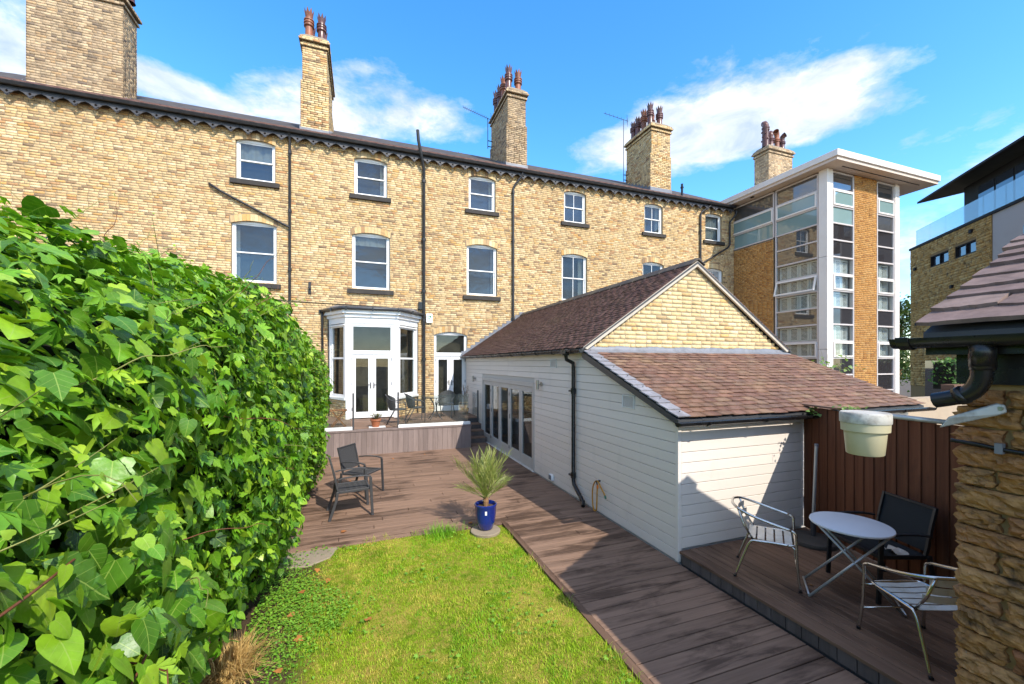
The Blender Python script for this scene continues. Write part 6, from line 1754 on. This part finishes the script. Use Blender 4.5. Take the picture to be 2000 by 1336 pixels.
def hedge_surface(y, s, rng):
    """y along the hedge, s in 0..1 round its section: point and outward normal"""
    zt = np.interp(y, [-2, .8, 2.2, 6.3, 8.2, 9.6, 10.5, 10.95], [2.95, 3.02, 3.22, 3.28, 3.02, 2.78, 2.45, 1.9])
    zt = np.where(y < 3.5, np.interp(y, [-2, .6, 1.3, 2.0, 2.6, 3.5], [2.38, 2.42, 2.6, 2.85, 3.1, 3.26]), zt)
    xf = -.74 - np.interp(y, [-2, 9.2, 10.2, 10.95], [0, 0, .10, .75]) + .05 * np.sin(y * 1.7) + .03 * np.sin(y * 4.1 + 1)
    xf = xf - np.interp(y, [-2, .6, 2.0], [.10, .06, 0])
    a = .92; zc = zt - .78
    face_l = zc - .02; arc_l = 1.34; top_l = 1.3; tot = face_l + arc_l + top_l
    d = s * tot
    x = np.empty_like(y); z = np.empty_like(y); nx = np.empty_like(y); nz = np.empty_like(y)
    m1 = d < face_l; m2 = (d >= face_l) & (d < face_l + arc_l); m3 = d >= face_l + arc_l
    lowtuck = np.interp(d, [0, .25, .7, 1.3], [-.34, -.22, -.05, 0]) + np.interp(d, [0, .55, .9], [-.36, -.30, 0]) * np.exp(-((y - 3.5) / .95) ** 4)
    x[m1] = (xf + lowtuck + .05 * np.sin(d * 3.1 + y * 2.3))[m1]; z[m1] = (.02 + d)[m1]; nx[m1] = 1; nz[m1] = .05
    th = (d - face_l) / arc_l * (math.pi / 2)
    x[m2] = (xf - a + a * np.cos(th))[m2]; z[m2] = (zc + .78 * np.sin(th))[m2]; nx[m2] = np.cos(th)[m2]; nz[m2] = np.sin(th)[m2]
    x[m3] = (xf - a - (d - face_l - arc_l))[m3]; z[m3] = zt[m3] + .03 * np.sin(y * 3)[m3]; nx[m3] = 0; nz[m3] = 1
    ny = np.interp(y, [-2, 9.3, 10.95], [0, 0, 1.6])
    n = np.stack([nx, ny, nz], 1); n /= np.linalg.norm(n, axis=1, keepdims=True)
    bump_ = (.07 * np.sin(y * 2.9 + z * 2.2) * np.sin(z * 3.3 + y) + .05 * np.sin(y * 6.1 - z * 4.7))
    return np.stack([x, y, z], 1) + n * bump_[:, None], n
def leaf_frames(n, rng, up=.45, wild=.55, hang=1.0):
    N = len(n); w = n + np.array([0, 0, up]) + rng.normal(0, wild, (N, 3)); w /= np.linalg.norm(w, axis=1, keepdims=True)
    tip = np.array([0, 0, -hang]) + n * .35 + rng.normal(0, .55, (N, 3)); tip -= w * np.sum(tip * w, 1, keepdims=True); tip /= np.linalg.norm(tip, axis=1, keepdims=True)
    side = np.cross(tip, w)
    return np.stack([side, tip, w], 2)             # columns: local x, y, z
def scatter(tmpl, P, Rm, size):
    V, T, uv = tmpl; N = len(P)
    W = np.einsum('nij,vj->nvi', Rm, V) * size[:, None, None] + P[:, None, :]
    F_ = (np.arange(N)[:, None, None] * len(V) + T[None]).reshape(-1, 3)
    return W.reshape(-1, 3), F_, np.tile(uv, (N, 1))
hedge = thing('ivy_hedge', 'tall dense ivy and creeper hedge along the left of the garden', 'hedge')
rng = np.random.default_rng(42)
# near-black core: the shade deep between the leaves is in its colour
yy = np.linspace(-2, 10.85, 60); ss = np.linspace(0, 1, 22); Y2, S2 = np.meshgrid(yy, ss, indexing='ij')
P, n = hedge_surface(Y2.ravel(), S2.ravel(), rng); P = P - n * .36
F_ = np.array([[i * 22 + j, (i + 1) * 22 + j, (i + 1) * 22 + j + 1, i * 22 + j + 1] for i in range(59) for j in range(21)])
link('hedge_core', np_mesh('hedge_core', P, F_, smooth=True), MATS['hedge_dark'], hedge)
def hedge_layer(name, tmpl, N, y0, y1, smin, smax, size, depth, mat, seed, up=.45, wild=.5, bias=1.0):
    rg = np.random.default_rng(seed); y = y0 + (y1 - y0) * rg.random(N) ** bias; s = smin + (smax - smin) * rg.random(N)
    P, n = hedge_surface(y, s, rg); P = P - n * (rg.random(N) ** 1.2 * depth - .05)[:, None] + rg.normal(0, .02, (N, 3))
    P[:, 2] = np.maximum(P[:, 2], .0)
    sz = rg.uniform(size[0], size[1], N)
    V, F_, uv = scatter(tmpl, P, leaf_frames(n, rg, up, wild), sz)
    tag(link(name, np_mesh(name, V, F_, uv, True), MATS[mat], hedge), kind='stuff')
hedge_layer('ivy_foliage', LT[0], 11500, -.6, 6.5, 0, .92, (.04, .10), .42, 'ivy_leaf', 1, .5, .62, 1.15)
hedge_layer('ivy_foliage', LT[1], 13500, -.6, 6.5, 0, .92, (.035, .10), .42, 'ivy_leaf', 2, .5, .62, 1.15)
hedge_layer('ivy_foliage', LT[0], 9000, 5.5, 10.95, 0, 1, (.045, .085), .34, 'ivy_leaf', 3, .5, .6)
hedge_layer('creeper_foliage', LC, 6500, 2.6, 10.95, 0, 1, (.06, .10), .16, 'creeper_leaf', 4, .35, .45)
hedge_layer('creeper_foliage', LC, 1800, .8, 5.0, .25, 1, (.06, .095), .12, 'creeper_leaf', 5, .35, .45)
hedge_layer('ivy_foliage', LT[1], 8000, 5.5, 10.95, 0, 1, (.04, .07), .34, 'ivy_leaf', 6, .5, .6)
# the 300 largest leaves, one object each
meshes = []
for tm in LH:
    me = np_mesh('ivy_leaf', tm[0], tm[1], tm[2], True); me.materials.append(MATS['ivy_leaf']); meshes.append(me)
rg = np.random.default_rng(77); N = 300
y = .25 + 2.6 * rg.random(N) ** 1.1; s = .22 + .55 * rg.random(N)
P, n = hedge_surface(y, s, rg); P = P + n * rg.uniform(-.06, .075, N)[:, None]; Rm = leaf_frames(n, rg, .5, .42)
for i in range(N):
    o = link('ivy_leaf', meshes[int(rg.integers(0, 4))], None, hedge)
    sz = rg.uniform(.085, .145); M = Matrix(Rm[i].tolist()).to_4x4(); M.translation = Vector(P[i].tolist()); o.matrix_local = M @ Matrix.Diagonal((sz * rg.uniform(.9, 1.15), sz, sz, 1))
# vine stems and young shoots reaching out of the mass
rg = np.random.default_rng(5)
for i in range(60):
    y0 = .5 + 9.8 * rg.random() ** 1.25; s0 = rg.uniform(.3, .9); Pn, nn = hedge_surface(np.array([y0]), np.array([s0]), rg); p = Vector(Pn[0]); nn = Vector(nn[0]); L = rg.uniform(.25, .75)
    along = Vector((0, rg.uniform(-1, 1), rg.uniform(-.5, .7))); d = (nn * rg.uniform(.25, .7) + along).normalized()
    pts = [p - nn * .08 + d * (L * k / 6) + nn * (.06 * math.sin(k / 6 * 3.1)) + Vector((rg.normal() * .008, rg.normal() * .012, -.10 * L * (k / 6) ** 2 + rg.normal() * .01)) for k in range(7)]
    m = MB(); m.tube(smooth_path(pts, 3), [.0032 * (1 - .7 * j / 18) for j in range(19)], 5); part('vine_stem', m, MATS['vine_red' if rg.random() < .45 else 'vine_green'], hedge, True)
for (pa, pb, pc) in (((-.72, .80, 1.93), (-.66, 1.1, 1.96), (-.72, 1.45, 1.93)), ((-.65, 1.0, 1.6), (-.60, 1.35, 1.55), (-.62, 1.8, 1.66))):
    m = MB(); m.tube(smooth_path([pa, pb, pc], 8), .0032, 6); part('vine_stem', m, MATS['vine_red'], hedge, True)
for k in range(7):
    y0 = 1.0 + k * 1.4; m = MB(); m.tube([(-1.2, y0, -.1), (-1.1, y0 + .1, .6), (-1.2, y0 + .2, 1.6)], [.035, .03, .02], 7); part('trunk', m, MATS['palm_fibre'], hedge, True)

# young shoots standing out of the hedge top and face
rg = np.random.default_rng(31); st = MB(); LP, LN, LS = [], [], []
for i in range(210):
    y0 = .9 + 9.9 * rg.random() ** 1.1; s0 = rg.uniform(.45, .98); Pn, nn = hedge_surface(np.array([y0]), np.array([s0]), rg); p = Vector(Pn[0]); nn = Vector(nn[0]); L = rg.uniform(.12, .42)
    d = (nn * rg.uniform(.4, 1.0) + Vector((rg.normal() * .35, rg.normal() * .8, rg.uniform(-.1, .6)))).normalized(); bend = Vector((rg.normal() * .1, rg.normal() * .25, rg.uniform(-.35, .1)))
    pts = [p + d * (L * k / 5) + bend * (L * (k / 5) ** 2) for k in range(6)]
    st.tube(pts, [.0022, .002, .0018, .0016, .0013, .0009], 4)
    for k in range(1, 6):
        if rg.random() < .75: LP.append(tuple(pts[k] + Vector(rg.normal(size=3) * .008))); LN.append(tuple(nn)); LS.append(rg.uniform(.022, .055) * (1.15 - .12 * k))
tag(part('young_shoots', st, MATS['vine_green'], hedge), kind='stuff')
V, F_, uv = scatter(LT[1], np.array(LP), leaf_frames(np.array(LN), rg, .5, .7, .4), np.array(LS))
leaf_colour_mat('young_leaf', [(.22, .40, .03), (.32, .48, .05), (.16, .34, .025), (.40, .50, .07)], .4, .3)
tag(link('young_leaves', np_mesh('young_leaves', V, F_, uv, True), MATS['young_leaf'], hedge), kind='stuff')

# ------------------------------------------------------------------ grass, clover, weeds
def blades(N, region, hgt, wid, seed, mat, name, lean=.45, zbase=-.03, label=None, keep=None, parent=None):
    rg = np.random.default_rng(seed); x0, x1, y0, y1 = region
    x = rg.uniform(x0, x1, N); y = rg.uniform(y0, y1, N)
    if keep is not None:
        k = keep(x, y, rg); x, y = x[k], y[k]; N = len(x)
    h = rg.uniform(hgt[0], hgt[1], N); a = rg.uniform(0, 6.28, N); le = rg.uniform(.1, lean, N) * h * 1.8; w = wid * rg.uniform(.7, 1.3, N)
    dx, dy = np.cos(a), np.sin(a); z = np.full(N, zbase) + .012 * np.sin(x * 2.1 + .6) * np.sin(y * 1.4)
    b = np.stack([x, y, z], 1); sd = np.stack([-dy, dx, 0 * x], 1) * w[:, None] / 2; ld = np.stack([dx, dy, 0 * x], 1)
    mid = b + ld * (le * .35)[:, None] + np.array([0, 0, 1]) * (h * .6)[:, None]; tip = b + ld * le[:, None] + np.array([0, 0, 1]) * (h * .9)[:, None]
    V = np.stack([b - sd, b + sd, mid + sd * .8, mid - sd * .8, tip], 1).reshape(-1, 3)
    F_ = (np.arange(N)[:, None, None] * 5 + np.array([[0, 1, 2], [0, 2, 3], [3, 2, 4]])).reshape(-1, 3)
    return link(name, np_mesh(name, V, F_), MATS[mat], parent)
def grass_mat(name, g0, g1, dry, dry_lo=.46, dry_hi=.66):
    m = bpy.data.materials.new(name); m.use_nodes = True; nt = m.node_tree; b = nt.nodes['Principled BSDF']; out = nt.nodes['Material Output']
    P = world_pos(nt); r = rand_piece(nt)
    c = mix_c(nt, r, g0, g1)
    n1 = math_n(nt, 'MULTIPLY', math_n(nt, 'SUBTRACT', noise(nt, P, 1.3, 5, .6, .6), .5), 1.5); n2 = math_n(nt, 'MULTIPLY', math_n(nt, 'SUBTRACT', noise(nt, P, 6.5, 6, .65, .4), .5), 1.7)
    k = math_n(nt, 'ADD', math_n(nt, 'ADD', n1, n2), math_n(nt, 'ADD', math_n(nt, 'MULTIPLY', r, .34), .33))
    lush = ramp(nt, noise(nt, mapped(nt, P, (1, 1, 1), (5, 9, 0)), 2.4, 5, .6, .5), [(.52, 0), (.66, .75)])
    c = mix_c(nt, lush, c, tuple(q * .55 for q in g0))
    c = mix_c(nt, ramp(nt, k, [(dry_lo, 0), (dry_hi, .95)]), c, dry)
    lk(nt, c, b.inputs['Base Color']); b.inputs['Roughness'].default_value = .6; b.inputs['Specular IOR Level'].default_value = .3
    tr = nd(nt, 'ShaderNodeBsdfTranslucent'); lk(nt, c, tr.inputs['Color']); mx = nd(nt, 'ShaderNodeMixShader'); mx.inputs[0].default_value = .3
    lk(nt, b.outputs[0], mx.inputs[1]); lk(nt, tr.outputs[0], mx.inputs[2]); lk(nt, mx.outputs[0], out.inputs[0]); MATS[name] = m
grass_mat('grass_blade', (.22, .41, .009), (.42, .60, .020), (.74, .60, .12), .52, .88)
grass_mat('lush_blade', (.14, .38, .012), (.26, .52, .025), (.4, .46, .06), .7, .9)
grass_mat('straw_blade', (.50, .32, .10), (.72, .52, .22), (.34, .19, .06), .5, .8)
leaf_colour_mat('clover_leaf', [(.10, .26, .02), (.17, .36, .03), (.24, .44, .04), (.12, .29, .02)], .5, .2)
lawn_keep = lambda x, y, rg: (x > -.62 + .25 * np.sin(y * 2.3) + rg.normal(0, .12, len(x))) & (np.hypot(x - 1.71, y - 5.84) > .20)
tag(blades(95000, (-.95, XL - .004, 1.6, YD - .03), (.012, .032), .0042, 1, 'grass_blade', 'grass', .6, label=None, keep=lawn_keep), 'short patchy green and straw coloured grass of the lawn', 'grass', kind='stuff')
def tufts(x, y, rg):
    n1 = np.sin(x * 3.7 + 1.2) * np.sin(y * 2.9 + .4) + .6 * np.sin(x * 7.3 - y * 5.1); return (n1 > .55) & (x > -.6) & (np.hypot(x - 1.7, y - 5.8) > .3)
tag(blades(22000, (-.8, XL - .01, 1.8, YD - .04), (.02, .05), .005, 2, 'lush_blade', 'grass_tufts', .6, keep=tufts), 'longer fresh green grass tufts scattered in the lawn', 'grass', kind='stuff')
tag(blades(1500, (.78, 1.42, 5.68, 6.10), (.06, .20), .005, 3, 'lush_blade', 'edge_grass', .7, keep=lambda x, y, rg: rg.random(len(x)) < np.exp(-(((x - 1.1) / .17) ** 2 + ((y - 5.93) / .12) ** 2))), 'clump of long green grass at the deck edge', 'grass', kind='stuff')
edge_keep = lambda x, y, rg: ((x > XL - .07) & (np.sin(y * 7) + .6 * np.sin(y * 17 + 1) > .1)) | ((y > YD - .1) & (np.sin(x * 9) + .7 * np.sin(x * 21) > .35))
tag(blades(26000, (-.3, XL + .012, 1.8, YD + .01), (.03, .085), .0045, 12, 'grass_blade', 'edge_blades', .7, keep=edge_keep), 'ragged grass edge spilling over the boards', 'grass', kind='stuff')
def clover(N, region, seed, name, label, keep):
    rg = np.random.default_rng(seed); x = rg.uniform(region[0], region[1], N); y = rg.uniform(region[2], region[3], N); k = keep(x, y, rg); x, y = x[k], y[k]; N = len(x)
    P = np.stack([x, y, rg.uniform(-.015, .02, N)], 1); n = np.tile(np.array([0, 0, 1.]), (N, 1)); Rm = leaf_frames(n, rg, 1.0, .35, .0)
    V, F_, uv = scatter(LC if name == 'weeds' else LT[1], P, Rm, rg.uniform(.010, .026, N) if name == 'clover' else rg.uniform(.022, .045, N))
    tag(link(name, np_mesh(name, V, F_, uv, True), MATS['clover_leaf']), label, 'weeds', kind='stuff')
clover(17000, (-1.0, .1, 1.9, 6.05), 8, 'clover', 'small leaved green ground cover along the hedge foot', lambda x, y, rg: (x < -.42 + .22 * np.sin(y * 3.1) + rg.normal(0, .12, len(x))) & (np.sin(y * 2.2 + x * 3) + rg.normal(0, .5, len(x)) > -.55))
clover(1100, (-.5, XL - .03, 1.8, 6.0), 9, 'weeds', 'broad leaved weeds dotted through the lawn', lambda x, y, rg: (np.sin(x * 4.1 + 2) * np.sin(y * 3.3 + x) > .25) & (np.hypot(x - 1.7, y - 5.8) > .3))
# dried grass clump at the hedge foot
t = thing('dried_grass_clump', 'straw coloured dried grass clump at the foot of the hedge', 'grass clump', (-.98, 3.82, -.03))
rg = np.random.default_rng(6); m = MB()
for i in range(900):
    a = rg.uniform(0, 6.28); e = R(rg.uniform(18, 85)); L = rg.uniform(.18, .5); p0 = Vector((rg.normal() * .05, rg.normal() * .07, .0)); d = Vector((math.cos(a) * math.cos(e), math.sin(a) * math.cos(e), math.sin(e)))
    w = d.cross(Vector((0, 0, 1))).normalized() * .0028; q = p0 + d * L * .55; tp = p0 + d * L - Vector((0, 0, .25 * L * L / .4))
    m.add([p0 - w, p0 + w, q + w, q - w, tp], [(0, 1, 2, 3), (3, 2, 4)])
part('blades', m, MATS['straw_blade'], t)
# bare concrete patch where deck, hedge and lawn meet
m = MB(); pts = [(-.95, 5.62), (-.62, 5.56), (-.38, 5.72), (-.30, 6.0), (-.45, 6.05), (-.95, 6.05)]; m.prism([(x, y, -.04) for x, y in pts], (0, 0, .028)); tag(part('stone_slab', m, MATS['concrete'], None, bevel=.01), 'pale stone slab between the deck and the hedge foot', kind='structure')
# fallen leaves
leaf_colour_mat('fallen_leaf', [(.42, .16, .03), (.50, .24, .06), (.36, .11, .025), (.52, .33, .12)], .7, .15)
me = np_mesh('fallen_leaf', LT[0][0] * np.array([1, 1, .9]), LT[0][1], LT[0][2]); me.materials.append(MATS['fallen_leaf'])
for k, (x, y, z, s) in enumerate(((-.28, 6.45, .004, .07), (.06, 4.15, .0, .075), (1.55, 6.12, .004, .07), (-.45, 7.9, .004, .05), (-.25, 9.2, .004, .05), (-.5, 5.4, .0, .06), (-.58, 4.9, .0, .065), (-.62, 4.5, .0, .06), (-.55, 4.1, .0, .07), (-.6, 3.7, .0, .06), (-.48, 3.4, .0, .065),
                                  (.75, 11.0, .004, .05), (1.6, 11.2, .004, .05), (.62, 3.0, .0, .055), (-.35, 5.1, .0, .055), (.2, 2.75, .0, .05), (-.55, 3.1, .0, .06), (-.42, 2.8, .0, .07), (4.35, 2.95, ZS + .004, .05))):
    o = link('fallen_leaf', me, None, None, (x, y, z + .012)); o.scale = (s, s, s); o.rotation_euler = (random.uniform(-.3, .3), random.uniform(-.3, .3), random.uniform(0, 6.3))
    tag(o, 'curled orange brown leaf fallen on ' + ('the small deck by the table' if z > .1 else 'the boarded deck' if z > 0 else 'the soil at the hedge foot' if x < -.3 else 'the open lawn'), 'leaf', 'fallen leaves')
# weeds on the fence top and behind the lean-to
leaf_colour_mat('weed_leaf', [(.10, .20, .03), (.16, .26, .05), (.22, .28, .07)], .5, .25)
def little_plant(name, label, loc, N, r, h, size, mat, seed, stems=6):
    rg = np.random.default_rng(seed); t = thing(name, label, 'weed', loc); m = MB()
    P = np.stack([rg.normal(0, r, N), rg.normal(0, r, N), rg.uniform(0, h, N)], 1); n = np.tile(np.array([0, -.5, 1.]), (N, 1))
    V, F_, uv = scatter(LT[1], P, leaf_frames(n, rg, .5, .6, .3), rg.uniform(size * .6, size * 1.2, N)); link('foliage', np_mesh('foliage', V, F_, uv, True), MATS[mat], t)
    for k in range(stems): m.tube([(rg.normal(0, r * .3), rg.normal(0, r * .3), -.02), (rg.normal(0, r), rg.normal(0, r), h * rg.uniform(.7, 1.15))], .003, 4)
    part('stem', m, MATS['vine_green'], t)
little_plant('weed', 'small ivy sprig where the gutter meets the fence', (5.80, 3.88, 1.73), 46, .06, .12, .045, 'weed_leaf', 1)
little_plant('weed', 'low weeds growing along the fence top rail', (5.70, 3.40, 1.885), 40, .07, .04, .035, 'weed_leaf', 2, 4)
little_plant('shrub', 'loose yellow green shrub in front of the glazed block', (13.6, 8.45, 1.2), 160, .3, 1.5, .10, 'weed_leaf', 3, 14)

# ------------------------------------------------------------------ far trees and clipped hedge at the right
leaf_colour_mat('tree_leaf', [(.04, .085, .02), (.065, .12, .025), (.10, .15, .035), (.05, .095, .02)], .5, .25)
leaf_colour_mat('box_leaf', [(.045, .12, .02), (.07, .16, .025), (.10, .20, .035)], .5, .25)
def tree(label, loc, h, r, N, seed):
    rg = np.random.default_rng(seed); t = thing('tree', label, 'tree', loc, 0, 'trees between the block and the stone house')
    m = MB(); m.tube([(0, 0, -.2), (.1, .05, h * .3), (-.05, .1, h * .6), (0, 0, h * .85)], [.16, .12, .08, .03], 8)
    part('trunk', m, MATS['palm_fibre'], t, True); cl = []
    for k in range(16):
        a = rg.uniform(0, 6.28); rr = r * rg.uniform(.15, .85); z = h * rg.uniform(.22, .95); rr *= 1.1 - .6 * (z / h)
        c = Vector((rr * math.cos(a), rr * math.sin(a), z)); cl.append(c); m = MB(); m.tube([(0, 0, z * .7), tuple(c * .6 + Vector((0, 0, z * .35))), tuple(c)], [.05, .03, .01], 5); part('branch', m, MATS['palm_fibre'], t)
    ci = rg.integers(0, len(cl), N); C = np.array([tuple(c) for c in cl])[ci]; P = C + rg.normal(0, 1, (N, 3)) * np.array([.34, .34, .27]) * r * .55
    n = P - np.array([0, 0, h * .5]); n /= np.linalg.norm(n, axis=1, keepdims=True)
    V, F_, uv = scatter(LT[1], P, leaf_frames(n, rg, .5, .7, .5), rg.uniform(.09, .17, N)); link('crown', np_mesh('crown', V, F_, uv, True), MATS['tree_leaf'], t)
tree('leafy green tree just right of the glazed block', (31.2, 15.9, -.2), 7.0, 1.9, 3600, 12)
tree('darker tree farther back beyond the stone house corner', (38.5, 20.5, -.2), 6.6, 2.2, 2600, 13)
t = thing('clipped_hedge', 'clipped bright green hedge on the brown planter wall', 'hedge', (25.8, 9.75, 1.5)); rg = np.random.default_rng(14); N = 5200
P = np.stack([rg.uniform(-3.5, 3.5, N), rg.uniform(-.4, .5, N), rg.uniform(.05, 1.12, N)], 1); P += rg.normal(0, .05, (N, 3)); n = np.tile(np.array([-.3, -.7, .6]), (N, 1))
V, F_, uv = scatter(LT[1], P, leaf_frames(n, rg, .3, .6, .5), rg.uniform(.07, .12, N)); link('foliage', np_mesh('foliage', V, F_, uv, True), MATS['box_leaf'], t)
m = MB(); m.box(-3.4, 3.4, -.25, .4, -.1, 1.0); part('dark_core', m, MATS['hedge_dark'], t)  # solid near-black block, inner shade of the hedge put into its colour
